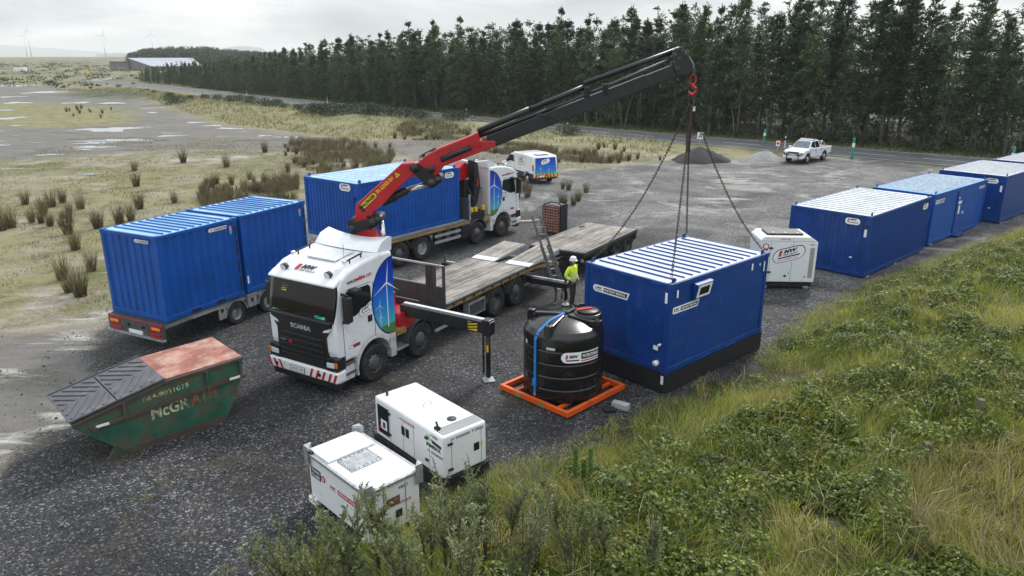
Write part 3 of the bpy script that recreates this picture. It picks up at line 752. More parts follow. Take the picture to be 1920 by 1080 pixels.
def forest_mass(name, spots, label, nb=42, per=4, sp=4, ls=1.7):
    """trees that merge into one mass: one mesh"""
    base = [conifer_arrays(40 + i, 13, b, sprd, True, nb, per, sp, ls) for i, (b, sprd) in enumerate(((.02, 2.4), (.05, 2.3), (.10, 2.5)))]
    out = []
    for x, y, z, h, w in spots:
        V, Fq = base[rs.randint(3)]; a = rs.rand() * 6.28; s_ = h / 13.
        X = V[:, 0] * math.cos(a) - V[:, 1] * math.sin(a); Yv = V[:, 0] * math.sin(a) + V[:, 1] * math.cos(a)
        out.append((np.stack([X * s_ * w + x, Yv * s_ * w + y, V[:, 2] * s_ + z], -1), Fq))
    return stuff(fastmesh(name, *join(*out), NEEDLE), label, 'wood')
forest_mass('conifer_wood', [(x, y, 0, tree_height(u) * (.8 + .3 * rs.rand()), 1.15) for q in cand if id(q) not in indset for (ri, x, y, u) in [q]],
            'dark conifer plantation standing deep behind its front trees', 40, 4, 4)
# low growth and saplings under the plantation edge
ss = rs.uniform(10, 230, 1500); oo = 6.6 + np.abs(rs.normal(0, 3.2, 1500))
Q = np.stack([np.interp(ss, seg_f, RC[:, i]) + oo * np.interp(ss, seg_f, Nr[:, i]) for i in (0, 1)], -1)
hh = (.5 + 2.2 * rs.rand(len(Q)) ** 2.2) * np.clip((oo - 6) / 2, .4, 1); n_ = 46
c3 = np.repeat(np.c_[Q, hh * .45], n_, 0) + rs.normal(0, 1, (len(Q) * n_, 3)) * np.repeat(np.stack([hh * .36, hh * .36, hh * .27], -1), n_, 0); c3[:, 2] = np.abs(c3[:, 2])
V, Fq = leaves(c3, rs.normal(0, 1, c3.shape) + np.array([0, 0, .5]), rs.normal(0, .7, c3.shape) + np.array([0, 0, 1]), .22 + .2 * rs.rand(len(c3)), .10)
stuff(fastmesh('undergrowth', V, Fq, leafmat('undergrowth_leaves', (.028, .042, .022), (.075, .10, .045), .5, .7, (.14, .135, .075), .2)), 'dark scrub and saplings growing under the plantation edge', 'undergrowth')
# bare pale stems of dead saplings along the edge
tw = MB(); r9 = random.Random(31)
for i in range(150):
    q = road_at(r9.uniform(14, 120), r9.uniform(6.0, 11)); h_ = r9.uniform(1.5, 4.5); lx, ly = r9.uniform(-.8, .8), r9.uniform(-.5, .5)
    tw.tube([(q[0], q[1], 0), (q[0] + lx * .3, q[1] + ly * .3, h_ * .5), (q[0] + lx, q[1] + ly, h_)], [.045, .035, .012], 4)
    for k_ in range(4):
        z_ = h_ * r9.uniform(.35, .95); a = r9.random() * 6.28; l_ = r9.uniform(.3, 1.0); tw.tube([(q[0] + lx * .3, q[1] + ly * .3, z_), (q[0] + lx * .3 + math.cos(a) * l_, q[1] + ly * .3 + math.sin(a) * l_, z_ + l_ * .5)], [.018, .006], 3)
stuff(tw.build('dead_saplings', mat('pale_dead_wood', (.26, .24, .21), .9, var=.3)), 'pale dead saplings leaning along the plantation edge', 'saplings')
# scrub scattered over the moor
U = rs.uniform(-120, 420, 520); D_ = rs.uniform(215, 900, 520) ; X = (U - 960) / FPX * D_ * 1.02; ok = (segdist(X, D_, ROADC) > 9) & (lattice(X, D_, 60, 71) > .45); X, D_ = X[ok], D_[ok]
hh = .5 + 1.1 * rs.rand(len(X)) ** 2; n_ = 26
c3 = np.repeat(np.c_[X, D_, ground_z(X, D_) + hh * .4], n_, 0) + rs.normal(0, 1, (len(X) * n_, 3)) * np.repeat(np.stack([hh * 1.6, hh * .8, hh * .25], -1), n_, 0)
V, Fq = leaves(c3, rs.normal(0, 1, c3.shape), rs.normal(0, .7, c3.shape) + np.array([0, 0, 1]), .8, .5)
stuff(fastmesh('moor_scrub', V, Fq, leafmat('moor_scrub_leaves', (.03, .042, .024), (.07, .085, .04), .1, .8)), 'dark scrub dotted over the far moor', 'scrub')
# far wooded rise at the left end
sp_ = []
for i in range(420):
    u = rs.uniform(286, 560); D_ = rs.uniform(470, 640); x = (u - 960) / FPX * D_ * 1.02
    top = np.interp(u, [286, 310, 360, 430, 480, 560], [104, 94, 89, 90, 96, 100])
    zt = CAM_H + (106.5 - top) / FPX * D_ * 1.05; h = rs.uniform(8.5, 11.5)
    sp_.append((x, D_, max(0, zt - h) * (D_ - 400) / 240, h, 1.7))
forest_mass('far_wood', sp_, 'far wooded rise of conifers beside the low stone building', 26, 3, 3, 4.)

# ---- gorse bushes on the low bank and verge
GORSE = leafmat('gorse_green', (.022, .042, .022), (.060, .092, .042), 1.2, .7, transl=.15)
def bush_proto(seed, rx, rz, n, name='gorse_bush', lm=GORSE, ls=.16):
    r_ = np.random.RandomState(seed); root = bpy.data.objects.new(name, None); COL.objects.link(root)
    nc = 16; cc = r_.normal(0, .42, (nc, 3)) * np.array([rx, rx, 0]) + np.array([0, 0, 1]) * (rz * (.30 + .35 * r_.rand(nc)))[:, None]
    ci = r_.randint(nc, size=n); d = unit(r_.normal(0, 1, (n, 3))); rr = (.55 + .45 * r_.rand(n) ** .5) * .48
    P = cc[ci] + d * rr[:, None] * np.array([rx, rx, rz * .85]); P[:, 2] = np.abs(P[:, 2])
    V, Fq = leaves(P, d + r_.normal(0, .6, (n, 3)) + np.array([0, 0, .4]), r_.normal(0, 1, (n, 3)), ls * (.6 + .8 * r_.rand(n)), ls * .45)
    fastmesh('foliage', V, Fq, lm, root)
    t = MB()
    for i in range(5):
        q = cc[i]; t.tube([(q[0] * .15, q[1] * .15, -.05), (q[0] * .7, q[1] * .7, q[2] * .6), tuple(q)], [.03, .022, .01], 4)
    t.build('stem', BARK, root)
    return root
def scatter(protos, spots, name_fn, cat, group, scale_fn):
    first = [True] * len(protos)
    for i, (x, y, s_) in enumerate(spots):
        k = i % len(protos); o = protos[k] if first[k] else copy_tree(protos[k]); first[k] = False
        o.location = (x, y, float(ground_z(x, y))); o.rotation_euler = (0, 0, rs.rand() * 6.28); sx, sz = scale_fn(s_)
        o.scale = (sx, sx, sz); tag(o, name_fn(i, x, y), cat, group)
gpx = [(505, 203, 34), (325, 200, 36), (318, 190, 22), (290, 176, 14), (276, 170, 12), (222, 163, 16), (236, 172, 14), (265, 175, 14), (385, 188, 26), (410, 189, 28), (430, 194, 30), (448, 190, 28), (470, 195, 34), (508, 210, 26), (535, 212, 18), (560, 214, 18), (580, 222, 30), (605, 224, 34), (630, 226, 36), (655, 222, 34), (680, 226, 38), (705, 230, 38), (735, 232, 30), (762, 234, 30), (790, 236, 26), (860, 238, 34), (600, 214, 24), (640, 212, 22), (522, 193, 16), (1070, 253, 26), (250, 158, 12), (170, 166, 12), (115, 158, 9), (130, 160, 9), (215, 175, 14), (360, 196, 18)]
scatter([bush_proto(60 + i, 1.0, 1.0, 900) for i in range(4)], [(*gp(u, v)[:2], w) for u, v, w in gpx],
        lambda i, x, y: ('dark green gorse bush by the road ' + ('in the dense thicket left of the crane boom' if 560 < gpx[i][0] < 800 else 'alone behind the lifting chains' if gpx[i][0] > 1000 else 'just above the crane knuckle' if gpx[i][0] > 800 else 'near the bend' if gpx[i][0] < 280 else 'among the scattered bushes')), 'bush', 'gorse bushes along the low bank',
        lambda w: (w * .052, w * .042))

# ---- rush clumps on the waste ground
RUSH = leafmat('rush_stems', (.075, .068, .034), (.19, .165, .085), 2., .7, (.28, .23, .14), .25)
def rush_proto(seed, n, h):
    r_ = np.random.RandomState(seed); a = r_.rand(n) * 6.28; rr = .15 * r_.rand(n) ** .5
    P = np.stack([np.cos(a) * rr, np.sin(a) * rr, np.zeros(n)], -1)
    V, Fq = blades(P, h * (.55 + .5 * r_.rand(n)), .014 + .012 * r_.rand(n), a + r_.normal(0, .5, n), .05 + .38 * r_.rand(n) ** 1.5, .22 * r_.rand(n), 3)
    o = fastmesh('rush_clump', V, Fq, RUSH); return o
rp = [rush_proto(80 + i, 130, .9) for i in range(4)]
rpx = [(497, 286), (256, 350), (253, 320), (344, 305), (425, 313), (468, 337), (538, 346), (262, 392), (327, 380), (48, 384), (97, 388), (152, 392), (22, 427), (60, 417), (95, 424), (130, 416), (142, 468), (118, 524), (172, 508), (184, 428), (246, 414), (225, 420), (5, 432), (130, 548), (152, 556), (128, 440), (118, 380), (80, 398)]
for x0, x1, y0, y1, n in ((375, 560, 340, 388, 46), (535, 740, 268, 326, 64), (740, 880, 243, 264, 26), (1010, 1180, 276, 306, 30), (1050, 1110, 352, 388, 7), (968, 1004, 352, 372, 7), (120, 215, 203, 235, 12), (40, 150, 385, 425, 7), (900, 1010, 262, 288, 14), (1150, 1300, 296, 304, 6)):
    rpx += [(rnd.uniform(x0, x1), rnd.uniform(y0, y1)) for _ in range(n)]
def rush_label(i, x, y):
    u, v = rpx[i]
    w = 'beside the trailer with two containers' if u < 300 and v > 400 else 'left of the two trailer containers' if u < 375 and v > 300 else 'on the far wet flats' if u < 375 else 'in the thick band behind the rear blue container' if u < 560 and v > 330 else 'in the brown thicket behind the blue container on the lorry' if u < 750 and v > 262 else 'near the parked white van' if 940 < u < 1115 and v > 345 else 'in the rough strip beyond the white van' if u > 880 else 'at the foot of the low bank'
    return 'brown green clump of rushes ' + w
rl = [rush_label(i, 0, 0) for i in range(len(rpx))]
for w in set(rl):
    m_ = sorted((i for i in range(len(rpx)) if rl[i] == w), key=lambda i: rpx[i][0])
    if len(m_) <= 20:
        for k_, i in enumerate(m_): rl[i] += ', ' + ORDS[k_] + ' from the left'
first = [True] * 4
for i, (u, v) in enumerate(rpx):
    k_ = i % 4; o = rp[k_] if first[k_] else rp[k_].copy()
    if not first[k_]: COL.objects.link(o)
    first[k_] = False; q = gp(u, v); s_ = rnd.uniform(.65, 1.1) * (1.45 if i < 28 else 1.0)
    o.location = (q.x, q.y, float(ground_z(q.x, q.y)) - .01); o.rotation_euler = (0, 0, rnd.random() * 6.28); o.scale = (s_ * .95, s_ * .95, s_)
    tag(o, rl[i], 'rushes', 'rush clumps on the waste ground')

# ---- dense brown rush beds and short field grass, past counting
def fill(px, n):
    P = W2(px); lo, hi = P.min(0), P.max(0); X, Y = rs.uniform(lo[0], hi[0], n * 4), rs.uniform(lo[1], hi[1], n * 4); ok = inpoly(X, Y, P); return X[ok][:n], Y[ok][:n]
bx, by = [], []
for px, n in (([(540, 268), (640, 262), (742, 290), (730, 316), (640, 330), (560, 322)], 15000), ([(370, 372), (450, 345), (560, 335), (562, 372), (470, 388), (380, 392)], 9000), ([(735, 243), (800, 238), (885, 250), (880, 262), (780, 266)], 7000), ([(900, 262), (1010, 276), (1180, 300), (1130, 308), (1000, 298), (900, 284)], 9000)):
    X, Y = fill(px, n); k_ = lattice(X, Y, 1.4, 15) > .42; bx.append(X[k_]); by.append(Y[k_])
X, Y = np.concatenate(bx), np.concatenate(by); n = len(X)
V, Fq = blades(np.stack([X, Y, ground_z(X, Y) - .02], -1), .35 + .5 * rs.rand(n) * lattice(X, Y, 1.1, 16) * 1.4, .022 + .02 * rs.rand(n), rs.rand(n) * 6.28, .05 + .35 * rs.rand(n), .2 * rs.rand(n), 2)
stuff(fastmesh('rush_bed', V, Fq, RUSH), 'dense brown rush beds behind the blue containers and the van', 'rushes')
X, Y = fill([(-60, 300), (200, 262), (560, 262), (760, 250), (1260, 292), (1200, 305), (1000, 345), (700, 340), (560, 350), (180, 600), (-60, 760)], 52000)
k_ = (lattice(X, Y, 2.5, 17) + .6 * lattice(X, Y, .8, 18) > .72); X, Y = X[k_], Y[k_]; n = len(X)
V, Fq = blades(np.stack([X, Y, ground_z(X, Y) - .01], -1), .05 + .13 * rs.rand(n), .03 + .03 * rs.rand(n), rs.rand(n) * 6.28, .3 + .7 * rs.rand(n), .3 * rs.rand(n), 2)
X2, Y2 = fill([(100, 168), (250, 182), (420, 232), (560, 250), (700, 262), (870, 255), (1060, 268), (1260, 292), (1250, 262), (1000, 238), (700, 213), (400, 185), (250, 164)], 26000); k_ = lattice(X2, Y2, 3.5, 19) > .3; X2, Y2 = X2[k_], Y2[k_]; n = len(X2)
V2, F2 = blades(np.stack([X2, Y2, ground_z(X2, Y2) - .02], -1), .15 + .4 * rs.rand(n), .09 + .08 * rs.rand(n), rs.rand(n) * 6.28, .3 + .6 * rs.rand(n), .3 * rs.rand(n), 2)
V, Fq = join((V, Fq), (V2, F2))
stuff(fastmesh('field_grass', V, Fq, leafmat('field_grass_blades', (.12, .11, .045), (.25, .23, .11), .4, .8, (.38, .34, .22), .25)), 'short dry grass over the waste ground', 'grass')

# ---- overgrown bank: brambles and grass
def bank_points(n, dmin, dmax, xr=(-9, 34), yr=(7.5, 40)):
    X, Y = rs.uniform(*xr, n * 3), rs.uniform(*yr, n * 3); d = bank_d(X, Y)
    ok = (d > dmin) & (d < dmax) & (np.abs(X) < Y * .80 + 1.5)
    return X[ok][:n], Y[ok][:n], d[ok][:n]
TANC = W2([(1660, 1120), (1700, 960), (1800, 900), (1960, 880), (2100, 1200)])
def tan_zone(X, Y): return inpoly(X, Y, TANC)
BRAM = leafmat('bramble_leaves', (.065, .105, .016), (.34, .40, .075), 1.3, .45, (.68, .66, .28), .42)
cx, cy, cd = bank_points(1700, .30, 26)
keep = (lattice(cx, cy, 2.6, 31) + .55 * lattice(cx, cy, 1.0, 32) > .66) & ~tan_zone(cx, cy)
cx, cy, cd = cx[keep], cy[keep], cd[keep]
nl = 190
cr_ = .22 + .36 * rs.rand(len(cx)); ch_ = (.10 + .34 * rs.rand(len(cx)) ** 1.3) * sm((cd + .3) / 1.5)
a, b_ = rs.rand(len(cx), nl) * 6.28, rs.rand(len(cx), nl) ** .6
ph = b_ * 1.5; rr = cr_[:, None] * (.75 + .35 * rs.rand(len(cx), nl))
P = np.stack([cx[:, None] + np.cos(a) * np.sin(ph) * rr, cy[:, None] + np.sin(a) * np.sin(ph) * rr, np.zeros_like(a)], -1).reshape(-1, 3)
P[:, 2] = ground_z(P[:, 0], P[:, 1]) + (ch_[:, None] * np.cos(ph) * (.7 + .5 * rs.rand(len(cx), nl))).reshape(-1) + .06
nrm = unit(np.stack([np.cos(a) * np.sin(ph), np.sin(a) * np.sin(ph), np.cos(ph) + .35], -1).reshape(-1, 3) + rs.normal(0, .32, (a.size, 3)))
dr = np.cross(nrm, unit(rs.normal(0, 1, (a.size, 3))))
trip = []
for da in (0, 1.25, -1.25):
    d3 = dr * math.cos(da) + np.cross(nrm, dr) * math.sin(da)
    pick = slice(None)
    trip.append(leaves(P, d3 + rs.normal(0, .15, P.shape), nrm + rs.normal(0, .2, P.shape), .04 + .045 * rs.rand(len(P)) ** 1.5, .032 + .028 * rs.rand(len(P))))
stuff(fastmesh('bramble_thicket', *join(*trip), BRAM), 'green bramble thicket sprawling over the roadside bank', 'brambles')
GRASS = leafmat('bank_grass', (.125, .175, .018), (.37, .40, .06), .45, .6, (.55, .48, .20), .5)
TANG = leafmat('dry_grass', (.16, .125, .045), (.34, .265, .12), .7, .7, (.48, .40, .24), .4)
def grass_obj(name, n, dmin, dmax, m, h0, h1, label, zone=None, thr=0., seed=1, w=.011):
    X, Y, d = bank_points(n, dmin, dmax)
    f = lattice(X, Y, 2.2, seed) + .5 * lattice(X, Y, .7, seed + 1); ok = f > thr
    if zone is True: ok = tan_zone(X, Y)
    X, Y, d = X[ok], Y[ok], d[ok]; k_ = len(X)
    P_ = np.stack([X, Y, ground_z(X, Y) - .02], -1)
    g_ = (h0 + (h1 - h0) * rs.rand(k_) ** 1.4) * (.35 + .65 * sm((d + .4) / 1.4))
    V, Fq = blades(P_, g_, w * (.7 + .7 * rs.rand(k_)), lattice(X, Y, 1.1, 77) * 12 + rs.normal(0, .7, k_), .1 + .5 * rs.rand(k_), .15 + .45 * rs.rand(k_), 3)
    return stuff(fastmesh(name, V, Fq, m), label, 'grass')
grass_obj('bank_grass', 190000, -.45, 26, GRASS, .15, .6, 'rough green grass growing among the brambles on the bank', None, .36, 41, .013)
grass_obj('dry_grass', 46000, -.2, 26, TANG, .2, .7, 'straw coloured dry grass stalks between the brambles', None, .80, 51, .010)
grass_obj('tall_sedge', 60000, 2, 30, TANG, .4, .95, 'long yellow brown grass in the lower corner of the bank', True, 0, 61, .012)
# dead stalks and bare bramble canes sticking out of the bank
X, Y, d = bank_points(1500, .4, 24); tw = MB(); r9 = random.Random(77); Zb = ground_z(X, Y)
for x, y, z in zip(X, Y, Zb):
    a, h_ = r9.random() * 6.28, r9.uniform(.35, 1.0); c_, s_ = math.cos(a), math.sin(a); l_ = r9.uniform(.1, .7)
    tw.tube([(x, y, z), (x + c_ * l_ * .4, y + s_ * l_ * .4, z + h_ * .75), (x + c_ * l_, y + s_ * l_, z + h_ * r9.uniform(.6, 1.05))], [.006, .005, .003], 3)
stuff(tw.build('dead_stalks', mat('straw_stalks', (.34, .28, .18), .9, var=.4, scale=2)), 'thin pale dead stalks and canes rising from the brambles', 'stalks')
# weeds in the yard gravel
X, Y = rs.uniform(-12, 30, 7000), rs.uniform(10.5, 42, 7000); d_ = -bank_d(X, Y)
okw = (d_ > .1) & (lattice(X, Y, 1.2, 91) + .42 * np.exp(-d_ / 1.6) > .80); X, Y = X[okw], Y[okw]
P_ = np.repeat(np.stack([X, Y, ground_z(X, Y)], -1), 9, 0) + rs.normal(0, .05, (len(X) * 9, 3)) * np.array([1, 1, 0])
V, Fq = blades(P_, .03 + .06 * rs.rand(len(P_)), .012, rs.rand(len(P_)) * 6.28, .3 + .5 * rs.rand(len(P_)), .3, 2)
stuff(fastmesh('yard_weeds', V, Fq, GRASS), 'tiny green weeds sprouting through the dark yard gravel', 'weeds')
# roadside grass beyond the road
ss = rs.uniform(8, 190, 26000); oo = rs.uniform(3.9, 8.5, 26000)
Q = np.stack([np.interp(ss, seg_f, RC[:, i]) + oo * np.interp(ss, seg_f, Nr[:, i]) for i in (0, 1)], -1)
P_ = np.c_[Q, np.zeros(len(Q))]
V, Fq = blades(P_, .2 + .5 * rs.rand(len(Q)) * sm((oo - 3.9) / 1.5), .05, rs.rand(len(Q)) * 6.28, .2 + .4 * rs.rand(len(Q)), .3, 2)
VERGE = leafmat('verge_grass', (.03, .05, .014), (.085, .115, .035), .3, .7, (.15, .14, .06), .2)
stuff(fastmesh('verge_grass', V, Fq, VERGE), 'rough grass along the far verge under the conifers', 'grass')
# loose stones lying on the yard
nst = 9000
X, Y = rs.uniform(-14, 16, nst), rs.uniform(10, 34, nst); ok = (bank_d(X, Y) < .2); X, Y = X[ok], Y[ok]; nst = len(X)
s_ = .010 + .022 * rs.rand(nst) ** 3
oc = np.array([(1, 0, 0), (0, 1, 0), (-1, 0, 0), (0, -1, 0), (0, 0, .8), (0, 0, -.4)], float); of = np.array([(0, 1, 4), (1, 2, 4), (2, 3, 4), (3, 0, 4), (1, 0, 5), (2, 1, 5), (3, 2, 5), (0, 3, 5)])
an = rs.rand(nst) * 6.28; jit = 1 + .35 * rs.normal(0, 1, (nst, 6, 3))
O = oc[None] * jit * s_[:, None, None]; Ox = O[..., 0] * np.cos(an)[:, None] - O[..., 1] * np.sin(an)[:, None]; Oy = O[..., 0] * np.sin(an)[:, None] + O[..., 1] * np.cos(an)[:, None]
V = np.stack([Ox + X[:, None], Oy + Y[:, None], O[..., 2] + (ground_z(X, Y) + s_ * .3)[:, None]], -1).reshape(-1, 3)
STONE = leafmat('loose_stone', (.03, .03, .034), (.11, .11, .115), .8, .85, (.36, .35, .34), 0.)
stuff(fastmesh('loose_gravel', V, (of[None] + np.arange(nst)[:, None, None] * 6).reshape(-1, 3), STONE), 'loose grey stones scattered over the yard', 'gravel')

# ---- willow saplings in the foreground
WILLOW = leafmat('willow_leaves', (.12, .145, .06), (.28, .31, .15), 1.5, .5, (.44, .46, .30), .4)
TWIG = mat('willow_twigs', (.075, .055, .035), .8, var=.3)
def sapling_proto(seed, h):
    r_ = np.random.RandomState(seed); root = bpy.data.objects.new('willow_sapling', None); COL.objects.link(root)
    t = MB(); P, D = [], []
    for i in range(5):
        a, ln = r_.rand() * 6.28, h * (.6 + .4 * r_.rand()); le = .12 + .25 * r_.rand()
        pts = [np.array([math.cos(a) * .06, math.sin(a) * .06, 0]) + np.array([math.cos(a) * le * k_ * k_ * ln, math.sin(a) * le * k_ * k_ * ln, ln * k_]) for k_ in np.linspace(0, 1, 6)]
        t.tube(pts, [.014, .012, .010, .008, .005, .003], 4)
        for j in range(8):
            k_ = .25 + .72 * r_.rand(); q = np.array([np.interp(k_, np.linspace(0, 1, 6), [p[c_] for p in pts]) for c_ in range(3)])
            b2 = r_.rand() * 6.28; l2 = (.45 * (1.15 - k_) + .12) * h * .35 * (.6 + .8 * r_.rand()); e = q + np.array([math.cos(b2) * l2 * .6, math.sin(b2) * l2 * .6, l2 * .85])
            t.tube([q, (q + e) / 2 + np.array([0, 0, -.01]), e], [.005, .004, .002], 3)
            n = int(10 + 26 * l2); kk = np.linspace(.12, 1, n)[:, None]; P.append(q + (e - q) * kk); D.append(np.repeat((unit(e - q))[None], n, 0))
        kk = np.linspace(.35, 1, 26)[:, None]; P.append(pts[2] + (pts[5] - pts[2]) * kk); D.append(np.repeat(unit(pts[5] - pts[2])[None], 26, 0))
    P, D = np.concatenate(P), np.concatenate(D); P = np.repeat(P, 2, 0) + r_.normal(0, .008, (len(P) * 2, 3)); D = np.repeat(D, 2, 0)
    V, Fq = leaves(P, D * .8 + r_.normal(0, .6, P.shape) + np.array([0, 0, .2]), r_.normal(0, .6, P.shape) + np.array([0, 0, 1]), .045 + .028 * r_.rand(len(P)), .019 + .01 * r_.rand(len(P)))
    t.build('stem', TWIG, root); fastmesh('foliage', V, Fq, WILLOW, root)
    return root
wp = [sapling_proto(100 + i, 2.0) for i in range(5)]
spots = [(-3.55, 9.6, 1.05), (-3.0, 10.1, .8), (-2.6, 9.5, 1.15), (-2.15, 9.9, 1.05), (-1.75, 9.4, 1.25), (-1.35, 10.0, 1.05), (-1.0, 9.5, 1.15), (-.95, 10.5, .95), (-.4, 9.9, 1.0), (-.05, 10.6, .85), (.35, 9.6, 1.0), (.8, 10.3, .75), (-2.9, 8.9, 1.1), (-2.2, 8.8, 1.2), (-1.5, 8.8, 1.2), (-.7, 8.9, 1.1), (.15, 8.9, 1.05), (.9, 9.2, .95), (1.5, 9.6, .8), (-3.9, 8.9, .8), (-4.6, 9.6, .55), (-4.3, 10.3, .5), (-.55, 11.2, .75), (2.1, 9.2, .8)]
ORD = 'first second third fourth fifth sixth seventh eighth ninth tenth eleventh twelfth thirteenth fourteenth fifteenth sixteenth seventeenth eighteenth nineteenth twentieth twenty-first twenty-second twenty-third twenty-fourth'.split()
rank = {i: k for k, i in enumerate(sorted(range(len(spots)), key=lambda i: spots[i][0] / (spots[i][1] + 2)))}
def sap_label(i, x, y):
    w = 'on the gravel' if x < -3.2 else 'in front of the white fuel tank' if x < -1.6 else 'between fuel tank and generator' if x < -.8 else 'in front of the generator' if x < .3 else 'in the bank grass'
    return ('leafy willow sapling ' if spots[i][2] > .7 else 'small leafy willow sapling ') + w + ', ' + ORD[rank[i]] + ' from the left'
scatter(wp, spots, sap_label, 'sapling', 'willow saplings in the foreground', lambda s_: (s_ * .95, s_ * .9))

# ---- young pine with upright bright candles
pine = thing('pine_seedling', 'young pine with three upright bright green shoots in the bank grass', 'seedling', (1.30, 12.0, float(ground_z(1.30, 12.0))))
CANDLE = leafmat('young_pine_needles', (.03, .10, .015), (.07, .20, .03), 3., .5, transl=.3)
for dx, dy, hh in ((-.13, 0, .95), (.02, -.1, .75), (.17, .12, .9)):
    n = 420; kz = rs.rand(n); a = rs.rand(n) * 6.28
    P_ = np.stack([dx + np.cos(a) * .012, dy + np.sin(a) * .012, hh * (.35 + .65 * kz)], -1)
    V, Fq = leaves(P_, np.stack([np.cos(a) * .8, np.sin(a) * .8, .75 + kz * .4], -1), rs.normal(0, 1, (n, 3)), .075, .007)
    sh = fastmesh('shoot', V, Fq, CANDLE, pine); MB().tube([(dx * .2, dy * .2, 0), (dx, dy, hh * .4), (dx, dy, hh)], [.014, .012, .006], 5).build('stem', TWIG, sh)
# ---- old fence posts in the brambles
for i, (u, v, lab) in enumerate(((1733, 862, 'weathered wooden fence post standing low in the brambles'), (1833, 785, 'grey fence post half hidden in brambles at the right edge'))):
    q = gp(u, v, .7); g = float(ground_z(q.x, q.y))
    tag(MB().prism([(-.07, -.06), (.07, -.07), (.075, .06), (-.06, .07)], 0, .46, 'z').build('fence_post', mat('weathered_post', (.16, .14, .11), .9, var=.3, bump=.4), None, bevel=.01, loc=(q.x, q.y, g - .1), rotz=.3 * i), lab, 'post', 'fence posts in the brambles')
# ================================================================== steel containers and site cabins
def corr(p0, ex, length, z0, z1, nrm, pitch, depth):
    """trapezoid-ribbed sheet standing on p0 along ex"""
    n = max(2, round(length / pitch)); pt = length / n; prof = []
    for i in range(n):
        for a, d in ((0, 0), (.30, 0), (.45, -1), (.80, -1), (.95, 0)): prof.append(((i + a) * pt, d * depth))
    prof.append((length, 0))
    p0, ex, nrm = Vector(p0), Vector(ex), Vector(nrm); V = []
    for z in (z0, z1):
        for s_, d in prof: q = p0 + ex * s_ + nrm * d; V.append((q.x, q.y, z))
    m = len(prof); fl = ex.cross(Vector((0, 0, 1))).dot(nrm) > 0
    Fq = [(i, i + 1, m + i + 1, m + i) if fl else (m + i, m + i + 1, i + 1, i) for i in range(m - 1)]
    mb = MB(); mb.add(V, Fq); return mb
def container(name, label, loc, yaw, L, W, H, paint, roofm, ribs, style='corr', pitch=.2, depth=.03, castings=True, lugs=True, rib_m=None, cat='container', group=None, pockets=False):
    T = thing(name, label, cat, loc, R(yaw), group)
    pw, br, tr = .14, .15, .10
    fr = MB()
    fr.box(pw, L - pw, .0, .10, 0, br); fr.box(pw, L - pw, W - .10, W, 0, br); fr.box(0, .10, pw, W - pw, 0, br); fr.box(L - .10, L, pw, W - pw, 0, br)
    fr.build('floor_frame', paint, T, bevel=.008)
    fr = MB()
    fr.box(pw, L - pw, .0, .08, H - tr, H); fr.box(pw, L - pw, W - .08, W, H - tr, H); fr.box(0, .08, pw, W - pw, H - tr, H); fr.box(L - .08, L, pw, W - pw, H - tr, H)
    fr.build('top_rail', paint, T, bevel=.008)
    for x in (0, L - pw):
        for y in (0, W - pw):
            q = MB().box(x, x + pw, y, y + pw, .002, H - .002).build('corner_post', paint, T, bevel=.012)
            if castings:
                for z in (-.012, H - .115): MB().box(x - .008, x + pw + .03, y - .008, y + pw + .008, z, z + .13).build('corner_casting', paint, q, bevel=.012)
    ins = .028
    if style == 'flat':
        w_ = [MB().box(pw, L - pw, ins, ins + .03, br, H - tr), MB().box(pw, L - pw, W - ins - .03, W - ins, br, H - tr), MB().box(ins, ins + .03, pw, W - pw, br, H - tr), MB().box(L - ins - .03, L - ins, pw, W - pw, br, H - tr)]
    else:
        w_ = [corr((pw, .02, 0), (1, 0, 0), L - 2 * pw, br, H - tr, (0, -1, 0), pitch, depth), corr((pw, W - .02, 0), (1, 0, 0), L - 2 * pw, br, H - tr, (0, 1, 0), pitch, depth),
              corr((.02, pw, 0), (0, 1, 0), W - 2 * pw, br, H - tr, (-1, 0, 0), pitch, depth), corr((L - .02, pw, 0), (0, 1, 0), W - 2 * pw, br, H - tr, (1, 0, 0), pitch, depth)]
    for q in w_: q.build('wall_panel', paint, T)
    MB().box(.08, L - .08, .08, W - .08, .03, .07).build('floor', STEEL, T)
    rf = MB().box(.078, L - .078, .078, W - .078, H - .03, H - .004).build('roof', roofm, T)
    for i in range(ribs):
        x = .25 + (L - .5) * (i + .5) / ribs
        o = MB().prism([(x - .035, H - .004), (x + .035, H - .004), (x + .018, H + .028), (x - .018, H + .028)], .16, W - .16).build('roof_rib', rib_m or paint, rf)
    if lugs:
        for x in (.22, L - .22):
            for y in (.10, W - .10):
                l_ = MB().box(x - .07, x + .07, y - .012, y + .012, H + .0, H + .10); l_.cyl((x, y - .016, H + .075), (x, y + .016, H + .075), .05, n=10)
                l_.build('lifting_lug', paint, T)
    if pockets:
        for x in (L * .30, L * .62):
            MB().box(x, x + .34, -.004, .02, .02, .115).build('forklift_pocket', MATTE, T)
    return T
def rf(): return face((0, 0, 0), (1, 0, 0), (0, 0, 1))           # visible long side
def lf(): return face((0, 0, 0), (0, -1, 0), (0, 0, 1))          # visible end; x runs from -W to 0
def tagplate(T, fn, x, y, w, h, name='white_tag', m=LABELW):
    d = Decal(lambda a, b, c_: fn(a, b, c_ + .01)); d.rect(x, x + w, y, y + h, 0, 1); return d.build(name, [m], T)
def off(fn, k): return lambda a, b, c_: fn(a, b, c_ + k)

